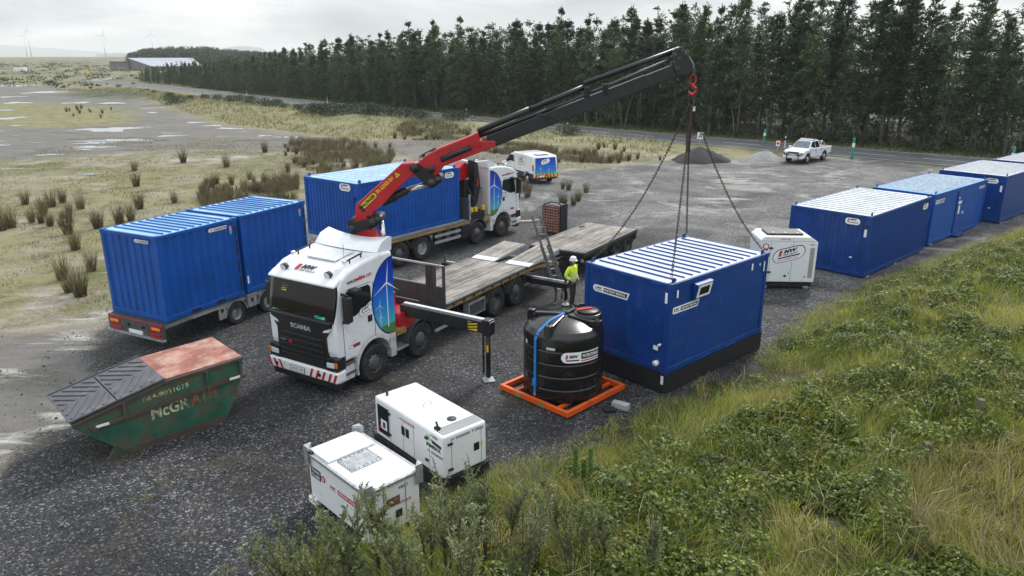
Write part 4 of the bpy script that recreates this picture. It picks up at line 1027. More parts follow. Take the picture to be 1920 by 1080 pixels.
# -- cabin being lifted, standing in a black base tray
C4L, C4W, C4H = 4.68, 2.90, 2.43
tray = thing('base_tray', 'black steel base tray under the lifted blue cabin', 'base tray', (3.97, 17.42, 0), R(42))
mb = MB(); mb.box(-.02, C4L + .02, -.02, .06, .02, .53); mb.box(-.02, C4L + .02, C4W - .06, C4W + .02, .02, .53); mb.box(-.02, .06, .06, C4W - .06, .02, .53); mb.box(C4L - .06, C4L + .02, .06, C4W - .06, .02, .53)
mb.build('side_plate', MATTE, tray, bevel=.006)
mb = MB(); mb.box(.06, C4L - .06, .06, C4W - .06, .06, .10); mb.build('tray_floor', MATTE, tray)
MB().box(-.03, C4L + .03, -.03, -.02, .48, .535).build('top_flange', MATTE, tray); MB().box(-.03, -.02, -.02, C4W + .03, .48, .535).build('top_flange', MATTE, tray)
for i in range(2): MB().cyl((C4L * (.3 + .42 * i), -.045, .035), (C4L * (.3 + .42 * i), -.005, .035), .035, n=10).build('drain_plug', BLACK, tray)
tagplate(tray, off(lf(), .02), -.12, .26, .085, .24)
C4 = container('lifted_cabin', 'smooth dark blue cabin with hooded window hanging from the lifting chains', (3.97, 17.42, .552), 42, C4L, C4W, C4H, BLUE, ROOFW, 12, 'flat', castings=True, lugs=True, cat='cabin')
f, g = off(rf(), -.026), off(lf(), -.026)
w_ = MB(); w_.prism([(-.07, 1.84), (-.005, 1.86), (.02, 2.30), (-.16, 2.26)], .93, 1.66, 'x'); w_.build('window_hood', BLUE, C4, bevel=.01)
fr = MB()
def tilt(x, y): return (x, -.078 - (y - 1.84) * .2143, y)
V = [tilt(.99, 1.88), tilt(1.60, 1.88), tilt(1.60, 2.24), tilt(.99, 2.24)]
fr.add(V, [(0, 1, 2, 3)]); wf = fr.build('window_frame', LABELW, C4)
mb = MB(); mb.add([(x, y - .004, z) for x, y, z in (tilt(1.08, 1.95), tilt(1.51, 1.95), tilt(1.51, 2.17), tilt(1.08, 2.17))], [(0, 1, 2, 3)]); mb.build('pane', GLASS, wf)
mw_strip(C4, g, -2.60, 1.68, 1.28, slant=.0, name='company_sticker'); mw_strip(C4, f, .14, 1.60, 1.18)
for x, z, w, h in ((.24, 2.04, .07, .2), (3.76, 2.08, .08, .2), (4.42, 1.93, .06, .3), (4.18, 2.14, .05, .08)): tagplate(C4, rf(), x, z, w, h)
for x, z, w, h in ((-.16, 1.92, .075, .28), (-.43, .59, .15, .12)): tagplate(C4, lf(), x, z, w, h)
MB().cyl((-.09, .30, .24), (.03, .30, .24), .075, n=14).build('pipe_outlet', LABELW, C4, True); MB().cyl((-.05, .24, .76), (.03, .24, .76), .035, n=10).build('valve_cap', LABELW, C4, True)
for i in range(3): MB().box(-.022, .0, .30 + i * .95, .62 + i * .95, C4H - .075, C4H - .035).build('hatch_hinge', BLUE2, C4)
for x in (1.45, 2.75): MB().box(x, x + .55, -.012, .0, .015, .085).build('forklift_pocket', BLUE2, C4)
# -- row of cabins at the right
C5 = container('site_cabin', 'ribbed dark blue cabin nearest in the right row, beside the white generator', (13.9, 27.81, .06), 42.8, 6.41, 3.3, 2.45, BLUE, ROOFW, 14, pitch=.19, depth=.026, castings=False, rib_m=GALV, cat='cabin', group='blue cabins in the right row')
mw_badge(C5, lf(), -1.02, 2.02, .62, name='company_badge', small=True); mw_badge(C5, rf(), 5.45, 1.95, .62, small=True)
tagplate(C5, lf(), -.21, 1.62, .1, .3); tagplate(C5, lf(), -.66, .70, .12, .05); MB().box(-.07, .0, .10, .32, 1.98, 2.08).build('socket_box', BLACK, C5, bevel=.01)
C6 = container('site_cabin', 'bright blue smooth cabin with personnel door, second in the right row', (19.27, 33.04, .06), 40.9, 6.75, 2.85, 2.36, BLUE2, ROOFT, 18, 'flat', castings=False, rib_m=GALV, cat='cabin', group='blue cabins in the right row')
mw_strip(C6, off(rf(), -.026), .12, 1.88, 1.15); mw_strip(C6, off(rf(), -.026), 5.75, 1.98, .8)
d_ = MB().box(2.86, 3.88, -.012, .03, .06, 2.2).build('door_frame', BLUE, C6, bevel=.008); MB().box(2.94, 3.80, -.02, .0, .09, 2.12).build('door', BLUE2, C6, bevel=.006)
MB().box(3.70, 3.77, -.055, -.02, 1.0, 1.12).build('door_handle', LABELW, C6)
for x, z, w, h in ((3.0, 1.80, .12, .1), (2.98, 1.55, .44, .14), (3.1, 1.05, .2, .42)): tagplate(C6, off(rf(), .012), x, z, w, h, 'door_notice')
MB().box(2.80, 3.95, -.30, -.02, .03, .06).build('door_step', BLUE, C6)
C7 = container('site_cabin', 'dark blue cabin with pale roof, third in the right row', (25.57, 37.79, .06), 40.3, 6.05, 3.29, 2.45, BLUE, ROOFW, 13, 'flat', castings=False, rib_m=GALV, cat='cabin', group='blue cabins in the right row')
mw_badge(C7, off(lf(), -.026), -.98, 2.0, .62, small=True); tagplate(C7, lf(), -.24, 1.62, .1, .32); tagplate(C7, lf(), -.62, .7, .1, .05)
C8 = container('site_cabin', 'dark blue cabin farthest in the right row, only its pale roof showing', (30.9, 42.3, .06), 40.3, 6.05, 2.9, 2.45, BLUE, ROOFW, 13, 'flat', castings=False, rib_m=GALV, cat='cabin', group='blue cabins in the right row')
for T_, xs in ((C5, (.3, 3.1, 6.0)), (C6, (.3, 3.2, 6.3)), (C7, (.3, 3.0, 5.6)), (C8, (.3, 3.0, 5.6))):
    for x in xs: MB().box(x, x + .25, .0, .3, -.06, 0).build('timber_bearer', CONC, T_); MB().box(x, x + .25, 2.4, 2.7, -.06, 0).build('timber_bearer', CONC, T_)

# -- two ten-foot containers on the trailer
TR_Z = .90
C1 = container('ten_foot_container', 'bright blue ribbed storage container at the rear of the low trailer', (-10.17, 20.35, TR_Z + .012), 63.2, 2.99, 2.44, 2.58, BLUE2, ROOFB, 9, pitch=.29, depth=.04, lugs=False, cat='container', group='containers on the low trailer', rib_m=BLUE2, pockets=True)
C2 = container('ten_foot_container', 'bright blue ribbed storage container at the front of the low trailer', (-8.74, 23.12, TR_Z + .012), 63.2, 2.99, 2.44, 2.60, BLUE2, ROOFB, 9, pitch=.29, depth=.04, lugs=False, cat='container', group='containers on the low trailer', rib_m=BLUE2, pockets=True)
mw_strip(C1, rf(), 1.86, 2.32, .72); mw_strip(C1, lf(), -.93, 2.34, .62)
PINK = mat('pink_sticker', (.75, .22, .25), .5); TEAL = mat('teal_sticker', (.05, .5, .4), .5)
for T_ in (C1, C2):
    tagplate(T_, rf(), 2.66, 2.24, .09, .13, 'pink_sticker', PINK); tagplate(T_, rf(), 2.66, 2.11, .09, .13, 'teal_sticker', TEAL)
    for z0, z1 in ((.2, .68), (.78, 1.28), (1.38, 1.9), (1.98, 2.35)): MB().box(2.87, 2.94, -.004, .015, z0, z1).build('post_recess', MATTE, T_)
    for s_ in (.35, .9, 1.5, 2.05): MB().cyl((2.99 + .03, s_, .15), (2.99 + .03, s_, 2.5), .02, n=8).build('lock_rod', BLUE2, T_)
tagplate(C2, rf(), .03, .34, .07, .26)
# -- cabin on the second lorry
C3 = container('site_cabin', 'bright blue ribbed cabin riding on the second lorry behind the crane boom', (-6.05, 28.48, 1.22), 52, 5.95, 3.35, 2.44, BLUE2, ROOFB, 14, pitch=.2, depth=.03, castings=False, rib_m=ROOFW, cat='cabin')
mw_badge(C3, lf(), -1.08, 2.08, .70, small=True); mw_badge(C3, rf(), 4.98, 2.02, .62, small=True)
MB().box(-.09, .0, .12, .36, 1.80, 1.92).build('socket_box', BLUE, C3, bevel=.01)

# ================================================================== generators, fuel tank
def rounded_box(mb, x0, x1, y0, y1, z0, z1): return mb.box(x0, x1, y0, y1, z0, z1)
def sf(): return face((0, 0, 0), (-1, 0, 0), (0, 0, 1))          # body at y<0: visible side, x runs to the left
def ef(): return face((0, 0, 0), (0, -1, 0), (0, 0, 1))          # visible end
GL, GW = 2.55, 1.12
G1 = thing('generator', 'white generator canopy with perforated air grille, beside the fuel tank', 'generator', (-1.37, 12.87, 0), R(131.4))
MB().box(-.04, GL + .04, -GW - .04, .04, .02, .30).build('base_frame', MATTE, G1, bevel=.01)
MB().box(0, GL, -GW, 0, .302, 1.245).build('canopy', WHITE, G1, bevel=.055, seg=3)
for x in (.46, 1.02, 1.42, 1.94):
    MB().box(x, x + .008, -.01, .003, .36, 1.14).build('door_seam', STEEL, G1)
for y in (-.22, -.98):
    MB().box(-.003, .01, y, y + .008, .36, 1.14).build('door_seam', STEEL, G1)
P1 = MB().box(1.98, 2.44, -.01, .006, .42, 1.10).build('control_panel', BLACK, G1, bevel=.01)
MB().box(2.04, 2.39, .006, .012, .80, 1.06).build('panel_window', GLASS, P1, bevel=.01)
MB().box(2.06, 2.30, .006, .011, .55, .78).build('sockets_plate', LABELW, P1); MB().box(2.12, 2.22, .011, .016, .6, .73).build('socket', STEEL, P1)
MB().cyl((2.33, .004, .56), (2.33, .03, .56), .04, n=12).build('stop_button', REDD, P1)
for x in (1.36, 1.20): MB().box(x, x + .13, -.01, .008, .72, .93).build('door_latch', BLACK, G1, bevel=.012)
for x, z in ((1.90, 1.00), (1.90, .50), (.50, 1.00), (.50, .50)):
    MB().box(x, x + .10, 0, .028, z, z + .05).build('hinge', BLACK, G1, bevel=.006)
for y, z in ((-.24, 1.02), (-.24, .45)): MB().box(-.028, 0, y, y + .12, z, z + .05).build('hinge', BLACK, G1, bevel=.006)
MB().box(-.012, .005, -.92, -.78, .66, .84).build('door_latch', BLACK, G1, bevel=.015)
tagplate(G1, ef(), .96, .72, .04, .12, 'yellow_tag', YEL)
gr = MB()
for i in range(20):
    for j in range(5):
        x, y = .07 + j * .062, -.07 - i * .0505
        if j == 4 and i < 3: continue
        gr.box(x, x + .04, y - .033, y, 1.2452, 1.2485)
stuff(gr.build('air_grille_holes', MATTE, G1))
MB().cyl((.52, -.62, 1.24), (.52, -.62, 1.262), .10, n=20).build('filler_cap', STEEL, G1, True)
lg = MB(); lg.tube([(1.36, -.5, 1.24)] + [(1.36 - .0, -.5 - .1 + .1 * math.cos(a), 1.27 + .07 * math.sin(a)) for a in np.linspace(0, 3.14, 9)] + [(1.36, -.7, 1.24)], .014, 8); lg.build('lifting_eye', CHROME, G1, True)
MB().cyl((2.36, -.22, 1.24), (2.36, -.22, 1.33), .03, n=8).build('beacon', BLACK, G1)
MB().bar((.34, -.16, 1.25), (.40, -.14, 1.40), .03, .03).bar((.30, -.14, 1.27), (.42, -.14, 1.27), .09, .05).build('exhaust_flap', MATTE, G1)
GREEN = mat('green_logo', (.05, .42, .10), .5)
d_ = Decal(sf()); d_.poly([(-.56, 1.12), (-.38, 1.03), (-.56, 1.03)], 4).poly([(-.40, 1.06), (-.05, 1.02), (-.05, .95), (-.36, .98)], 1).text('INMESOL', -.56, .86, .085, 3, bold=.04, width=.5)
d_.build('maker_lettering', LOGO + [GREEN], G1)
mw_strip(G1, sf(), -.58, .72, .60, 'INSTANT POWER'); mw_strip(G1, sf(), -1.60, 1.03, .66, 'INSTANT POWER', bar=2); mw_strip(G1, ef(), .16, 1.09, .55)
d_ = Decal(ef()); d_.text('P 2903A', .74, 1.10, .075, 1, bold=.01, width=.3); d_.build('fleet_number', LOGO, G1)
d_ = Decal(sf()); d_.text('P 2903A', -.40, 1.115, .06, 1, bold=.01, width=.24); d_.build('fleet_number', LOGO, G1)

FL, FW = 2.07, 1.20
FT = thing('fuel_tank', 'white bunded fuel tank with flush lid behind the willow saplings', 'fuel tank', (-2.55, 11.10, 0), R(134.2))
MB().box(.03, FL - .03, -FW + .03, -.03, .12, 1.08).build('tank_body', WHITE, FT, bevel=.02)
fr = MB(); fr.box(-.01, FL + .01, -.05, .012, 1.06, 1.125); fr.box(-.01, FL + .01, -FW - .012, -FW + .05, 1.06, 1.125); fr.box(-.012, .05, -FW + .05, -.05, 1.06, 1.125); fr.box(FL - .05, FL + .012, -FW + .05, -.05, 1.06, 1.125)
fr.build('top_rim', GALV, FT, bevel=.006)
MB().box(.05, FL - .05, -FW + .05, -.05, 1.08, 1.12).build('top_plate', WHITE, FT)
MB().box(1.34, FL - .03, -FW + .08, -.06, 1.122, 1.165).build('hinged_lid', GREYLID, FT, bevel=.012)
pl = MB().box(.78, 1.30, -FW + .30, -.22, 1.122, 1.145).build('manhole_plate', GALV, FT, bevel=.006)
for i in range(7):
    for (x, y) in ((.81 + i * .077, -.245), (.81 + i * .077, -FW + .325)): MB().cyl((x, y, 1.144), (x, y, 1.156), .012, n=6).build('bolt', STEEL, pl)
for i in range(6):
    for x in (.805, 1.275): MB().cyl((x, -.30 - i * .095, 1.144), (x, -.30 - i * .095, 1.156), .012, n=6).build('bolt', STEEL, pl)
for x, y in ((0, 0), (FL, 0), (0, -FW), (FL, -FW)):
    sx, sy = (1 if x == 0 else -1), (-1 if y == 0 else 1)
    MB().prism([(x - .03 * sx, y - .03 * sy), (x + .14 * sx, y - .03 * sy), (x - .03 * sx, y + .14 * sy)], .86, 1.26, 'z').build('lifting_corner', GALV, FT, bevel=.006)
    MB().box(min(x - .02 * sx, x + .24 * sx), max(x - .02 * sx, x + .24 * sx), min(y - .02 * sy, y + .24 * sy), max(y - .02 * sy, y + .24 * sy), 0, .13).build('foot', WHITE, FT, bevel=.01)
MB().box(1.86, 1.98, -.062, .0, 1.128, 1.17).build('lid_lock', BLACK, FT)
for y in (-.38, -.86): MB().box(.02, .032, y, y + .008, .2, 1.0).build('door_seam', STEEL, FT)
fs_ = off(sf(), -.028); fe = off(ef(), -.028)
d_ = Decal(fs_); d_.rect(-1.98, -1.42, .62, .86, 0).rect(-1.97, -1.60, .63, .85, 3, 2).text('TRANS', -1.94, .755, .07, 0, 3, width=.30).text('CUBE', -1.94, .655, .07, 0, 3, width=.30)
d_.stadium(-1.585, -1.435, .665, .815, 2, 3).stadium(-1.55, -1.47, .70, .78, 0, 4).stadium(-1.53, -1.49, .72, .76, 2, 5); d_.build('maker_sign', LOGO, FT)
mw_strip(FT, fs_, -1.36, .60, 1.15, 'INSTANT POWER', bar=2); mw_strip(FT, fe, .50, .58, .5, 'INSTANT POWER', bar=2)
tagplate(FT, fe, .42, .62, .3, .18, 'hazard_notice', BROWNR); tagplate(FT, fe, .62, .34, .14, .16, 'hazard_notice', BLACK)
d_ = Decal(fe); d_.text('F2017', .72, .90, .06, 1, width=.2); d_.build('fleet_number', LOGO, FT)

G2 = thing('generator', 'boxy white generator with black roof fan, between lifted cabin and right row', 'generator', (9.28, 26.62, 0), R(-3))
MB().box(.05, 2.05, .05, 1.32, .06, .26).build('base_frame', MATTE, G2)
for x in (.2, 1.75): MB().box(x, x + .2, .0, .06, .02, .10).build('fork_pocket', ALU, G2)
MB().prism([(0, .262), (2.12, .262), (2.12, 1.82), (1.82, 2.02), (.16, 2.02), (0, 1.88)], 0, 1.38, 'y').build('canopy', WHITE, G2, bevel=.03, seg=2)
MB().box(.28, 1.62, .22, 1.05, 2.018, 2.10).build('roof_fan_housing', BLACK, G2, bevel=.015)
for x in (.5, .95, 1.4): MB().cyl((x, .26, 2.10), (x, .26, 2.135), .035, n=10).build('fan_bolt', LABELW, G2)
for x in (.40, 1.22): MB().box(x, x + .01, -.004, .01, .30, 1.84).build('door_seam', STEEL, G2)
MB().box(0.02, 2.1, -.004, .01, 1.845, 1.852).build('door_seam', STEEL, G2)
for z in (1.55, .62): MB().box(.34, .48, -.03, 0, z, z + .06).build('hinge', BLACK, G2)
for x, z in ((1.16, 1.5), (1.14, .62)): MB().cyl((x, -.015, z), (x, .01, z), .022, n=8).build('lock', BLACK, G2)
vg = MB(); vg.box(1.86, 2.02, -.006, .01, .44, 1.60).build('air_vent', mat('vent_mesh', (.33, .31, .29), .7, var=.3, scale=60), G2)
f2 = rf(); mw_badge(G2, f2, .50, .93, 1.18, slant=.26)
d_ = Decal(f2); d_.poly([(.92, .50), (1.02, .42), (1.12, .50), (1.02, .58)], 0, 1).poly([(.95, .50), (1.02, .445), (1.09, .50), (1.02, .555)], 3, 2).rect(1.70, 1.80, .44, .52, 4).rect(1.70, 1.80, .53, .60, 0).text('T1064', 1.82, 1.70, .05, 1).text('INSTANT POWER', .75, 1.90, .05, 2, width=.35); d_.build('safety_labels', LOGO + [YEL], G2)
d_ = Decal(f2); d_.stadium(.10, .34, 1.52, 1.76, 2, 1).stadium(.14, .30, 1.56, 1.72, 0, 2).rect(.14, .30, 1.49, 1.54, 2, 3); d_.build('red_ring_logo', LOGO, G2)

# ================================================================== water tank on its orange frame
TX, TY, TRd = 1.33, 17.62, 1.03
FRM = thing('tank_frame', 'orange steel pallet frame under the black water tank', 'frame', (1.34, 16.07, .04), R(45.3))
for p, q, n in (((0, 0, .07), (2.24, 0, .07), 'frame_rail'), ((0, 2.24, .07), (2.24, 2.24, .07), 'frame_rail'), ((0, 0, .07), (0, 2.24, .07), 'frame_rail'), ((2.24, 0, .07), (2.24, 2.24, .07), 'frame_rail')):
    horiz = p[0] != q[0]; e = .05 if horiz else -.05
    a_ = (p[0] - (e if horiz else 0), p[1] - (0 if horiz else e), p[2]); b_ = (q[0] + (e if horiz else 0), q[1] + (0 if horiz else e), q[2])
    MB().bar(a_, b_, .10, .14 if horiz else .138).build(n, ORANGE, FRM, bevel=.008)
for i in range(4): MB().bar((.05, .40 + i * .48, .045), (2.19, .40 + i * .48, .045), .08, .07).build('cross_member', ORANGE, FRM)
for x, y in ((0, .7), (0, 1.5)): MB().box(-.057, -.051, y, y + .22, .0, .14).build('pocket_plate', GOLD, FRM)
WTK = thing('water_tank', 'black round plastic water tank strapped to the orange frame', 'tank', (TX, TY, .125), R(0))
prof = [(0, 0), (TRd - .03, 0), (TRd, .04)]
zt = [.36, .70, 1.04, 1.38]
for z in zt: prof += [(TRd, z - .035), (TRd - .018, z - .01), (TRd - .018, z + .01), (TRd, z + .035)]
prof += [(TRd, 1.62), (TRd - .02, 1.70), (TRd - .13, 1.82), (TRd - .45, 1.93), (.25, 1.99), (0, 2.0)]
tk = MB().lathe(prof, 56); soft(tk.build('tank_body', TANKP, WTK), 28)
for a in (62, 152, 242, 332):
    a = R(a); c_, s_ = math.cos(a), math.sin(a)
    r_ = MB(); r_.bar((c_ * .12, s_ * .12, 2.00), (c_ * .82, s_ * .82, 1.92), .13, .10); r_.bar((c_ * .82, s_ * .82, 1.92), (c_ * .98, s_ * .98, 1.70), .16, .12); r_.bar((c_ * .93, s_ * .93, 1.72), (c_ * .93, s_ * .93, 2.02), .17, .17, up=(c_, s_, 0))
    r_.build('moulded_rib', TANKP, WTK, bevel=.02)
hx, hy = .62, .10
MB().lathe([(0, .0), (.35, 0), (.37, .02), (.36, .20), (.31, .22), (.30, .215), (0, .225)], 30, c=(hx, hy, 1.84)).build('access_lid', TANKP, WTK, True)
MB().lathe([(.0, .0), (.27, 0), (.28, .03), (.26, .05), (0, .05)], 26, c=(hx, hy, 2.062)).build('lid_cap', BLACK, WTK, True)
MB().bar((hx - .30, hy - .06, 2.125), (hx + .1, hy + .10, 2.125), .09, .03).build('red_lid_strap', REDD, WTK)
MB().cyl((.50, .52, 1.86), (.50, .52, 2.14), .08, n=12).build('vent_stub', TANKP, WTK)
def cylmap(th0, k_=1.):
    return lambda x, y, d: Vector(((TRd + .004 + d) * math.cos(th0 + x / TRd), (TRd + .004 + d) * math.sin(th0 + x / TRd), y))
# label wraps the wall
d_ = Decal(cylmap(R(-97)))
def wrap_rect(D_, x0, x1, y0, y1, mi, layer, n=14):
    for i in range(n):
        a, b = x0 + (x1 - x0) * i / n, x0 + (x1 - x0) * (i + 1) / n; D_.rect(a, b, y0, y1, mi, layer)
for i in range(6):
    a0, a1 = i / 6 * .14, (i + 1) / 6 * .14; y_ = .14 * math.sqrt(max(0, 1 - (1 - (a0 + a1) / .28) ** 2)); d_.rect(a0, a1, 1.245 - y_ * .98, 1.245 + y_ * .98, 0, 1)
wrap_rect(d_, .14, 1.06, 1.105, 1.385, 0, 1, 18); wrap_rect(d_, .50, 1.06, 1.195, 1.355, 3, 2, 14); wrap_rect(d_, .50, 1.06, 1.135, 1.165, 2, 2, 14); wrap_rect(d_, .12, .45, 1.155, 1.19, 1, 2, 8)
d_.poly([(.10, 1.21), (.15, 1.21), (.17, 1.32), (.12, 1.32)], 2, 2).text('MW', .19, 1.23, .085, 1, 3, bold=.05, shear=.3, width=.24).text('WATER STORAGE', .53, 1.235, .085, 0, 4, bold=.04, width=.5)
d_.build('company_label', LOGO, WTK)
d_ = Decal(cylmap(R(-118))); d_.rect(.0, .12, 1.42, 1.48, 0, 1).rect(.12, .22, 1.42, 1.48, 0, 1).text('5000 LITRES', .01, 1.435, .03, 1, 2, width=.2); d_.build('capacity_label', LOGO, WTK)
d_ = Decal(cylmap(R(-160))); d_.rect(0, .07, 1.40, 1.50, 0, 1); d_.build('small_label', LOGO, WTK)
sp_ = MB(); an = R(-136); pts = [(0, 0, 2.06), (.5 * math.cos(an), .5 * math.sin(an), 2.0), (.93 * math.cos(an), .93 * math.sin(an), 1.80), (1.05 * math.cos(an), 1.05 * math.sin(an), 1.62), (1.05 * math.cos(an), 1.05 * math.sin(an), .12)]
for i in range(4): sp_.bar(pts[i], pts[i + 1], .075, .012, up=(math.cos(an), math.sin(an), .3 if i < 3 else 0))
stp = tag(sp_.build('ratchet_strap', STRAP, None, loc=(TX, TY, .125)), 'blue ratchet strap running down over the black water tank', 'strap')
MB().bar((1.07 * math.cos(an), 1.07 * math.sin(an), .38), (1.07 * math.cos(an), 1.07 * math.sin(an), .56), .10, .05, up=(math.cos(an), math.sin(an), 0)).build('ratchet', STRAP, stp)
MB().cyl((1.06 * math.cos(an), 1.06 * math.sin(an), .10), (1.06 * math.cos(an), 1.06 * math.sin(an), .16), .03, n=8).build('strap_hook', CHROME, stp)
cb = MB().box(-.22, .22, -.10, .10, 0, .16).build('concrete_block', CONC, None, bevel=.02, loc=(2.72, 16.62, .0), rotz=R(-32)); tag(cb, 'grey concrete block lying beside the orange tank frame', 'block')
cb = MB().box(-.15, .15, -.10, .10, 0, .09).build('dark_stone', MATTE, None, bevel=.03, loc=(2.42, 16.45, .0), rotz=R(10)); tag(cb, 'dark lump of stone next to the concrete block', 'stone')

# ================================================================== skip
SK = thing('skip', 'green and rusty waste skip with black hinged lids at the yard edge', 'skip', (-9.21, 13.76, 0), R(43.8))
SW = 1.74
side_p = [(0, .98), (.98, 0), (3.17, 0), (3.72, 1.08), (3.75, 1.50), (1.90, 1.44), (0, 1.07)]
for y0, y1 in ((0, .035), (SW - .035, SW)): MB().prism(side_p, y0, y1, 'y').build('side_plate', GREENP, SK)
def slab(a, b, t, y0, y1, name, m):
    a, b = Vector((a[0], 0, a[1])), Vector((b[0], 0, b[1])); mid = (y0 + y1) / 2
    return MB().bar((a.x, mid, a.z), (b.x, mid, b.z), y1 - y0, t).build(name, m, SK)
slab((.03, .98), (.98, .03), .03, .036, SW - .036, 'end_plate', GREENP); slab((.98, .03), (3.17, .03), .03, .036, SW - .036, 'floor_plate', RUSTY)
slab((3.14, .03), (3.70, 1.08), .03, .036, SW - .036, 'end_plate', GREENP); slab((3.70, 1.08), (3.72, 1.48), .03, .036, SW - .036, 'end_plate', GREENP)
MB().bar((.30, -.03, .84), (3.70, -.03, 1.06), .07, .10).build('side_band', RUSTY, SK, bevel=.008)
MB().bar((.0, -.025, 1.04), (1.90, -.025, 1.42), .07, .07).bar((1.90, -.025, 1.42), (3.76, -.025, 1.48), .07, .07).build('top_rim', RUSTY, SK, bevel=.008)
MB().bar((.0, SW + .02, 1.04), (1.90, SW + .02, 1.42), .07, .07).bar((1.90, SW + .02, 1.42), (3.76, SW + .02, 1.48), .07, .07).build('top_rim', RUSTY, SK, bevel=.008)
MB().bar((.98, -.012, .03), (3.17, -.012, .03), .03, .22).build('rusty_bottom_edge', RUSTY, SK)
for x, z0, z1 in ((1.02, .92, 1.22), (2.85, 1.04, 1.44), (3.66, 1.10, 1.46)): MB().bar((x, -.03, z0), (x, -.03, z1), .09, .06, up=(1, 0, 0)).build('side_rib', GREENP, SK, bevel=.008)
for x, z in ((1.02, .88), (2.85, 1.0), (3.66, 1.06), (.40, .84)): MB().cyl((x, -.16, z), (x, -.02, z), .045, n=10).build('lifting_pin', RUSTY, SK)
MB().prism([(.55, .0), (.60, .0), (.98, .0), (.78, .24), (.70, .24)], -.0, .04, 'y').build('foot_bracket', RUSTY, SK)
slab((1.90, 1.475), (3.74, 1.52), .025, .01, SW - .01, 'steel_cover', mat('pink_rusted_cover', (.27, .10, .075), .8, var=.35, scale=2, dirt=(.42, .27, .22), dirt_amt=.45, dirt_scale=2.2, bump=.3))
for x0, x1 in ((-.04, .92), (.94, 1.95)):
    z = lambda x: 1.10 + .192 * x
    ld = MB().bar((x0, SW / 2, z(x0) + .02), (x1, SW / 2, z(x1) + .02), SW + .06, .03).build('plastic_lid', LIDBLK, SK, bevel=.01)
    ln = x1 - x0
    for k_ in range(-3, 5):        # raised chevrons, each its own moulding
        xa = x0 + ln * (.08 + .22 * k_)
        for sgn in (-1, 1):
            y0, y1 = SW / 2 + sgn * .03, SW / 2 + sgn * .78; p, q = (xa + .52, y0), (xa, y1)
            lo, hi = x0 + .05, x1 - .05
            def clip(p, q):
                t0, t1 = 0., 1.
                for s__ in ((p[0] - lo, q[0] - lo), (hi - p[0], hi - q[0])):
                    a, b = s__
                    if a < 0 and b < 0: return None
                    if a < 0: t0 = max(t0, a / (a - b))
                    if b < 0: t1 = min(t1, a / (a - b))
                return None if t1 - t0 < .08 else (tuple(p[i] + (q[i] - p[i]) * t0 for i in (0, 1)), tuple(p[i] + (q[i] - p[i]) * t1 for i in (0, 1)))
            cq = clip(p, q)
            if cq: (ax, ay), (bx_, by_) = cq; MB().bar((ax, ay, z(ax) + .042), (bx_, by_, z(bx_) + .042), .055, .03).build('lid_chevron', LIDBLK, ld, bevel=.008)
    for y in (-.02, SW + .02): MB().bar((x0, y, z(x0) + .04), (x1, y, z(x1) + .04), .035, .04).build('lid_lip', LIDBLK, ld)
sf_ = off(rf(), .004); CREAM = mat('worn_cream_stencil', (.62, .58, .36), .7, var=.3, scale=6, dirt=(.10, .07, .04), dirt_amt=.5, dirt_scale=5); RUSTL = mat('rust_red_stencil', (.30, .09, .04), .8, var=.3, scale=6, dirt=(.09, .06, .04), dirt_amt=.4)
d_ = Decal(sf_); d_.text('McGR', 1.55, .60, .30, 0, 1, bold=.02, width=.84, slant=.06).text('ATH', 2.44, .655, .30, 1, 1, bold=.02, width=.60, slant=.06); d_.text('064-9031015', 1.42, 1.08, .12, 0, 1, bold=.015, width=1.02, slant=.06).text('NWCPO-09-03002-01', 1.68, 1.245, .07, 1, 1, bold=.01, width=1.06, slant=.05)
stuff(d_.build('stencilled_lettering', [CREAM, RUSTL], SK))
for x, z in ((.42, .88), (3.36, 1.06)): MB().box(x, x + .26, -.075, -.067, z - .03, z + .03).build('white_reflector', LABELW, SK)
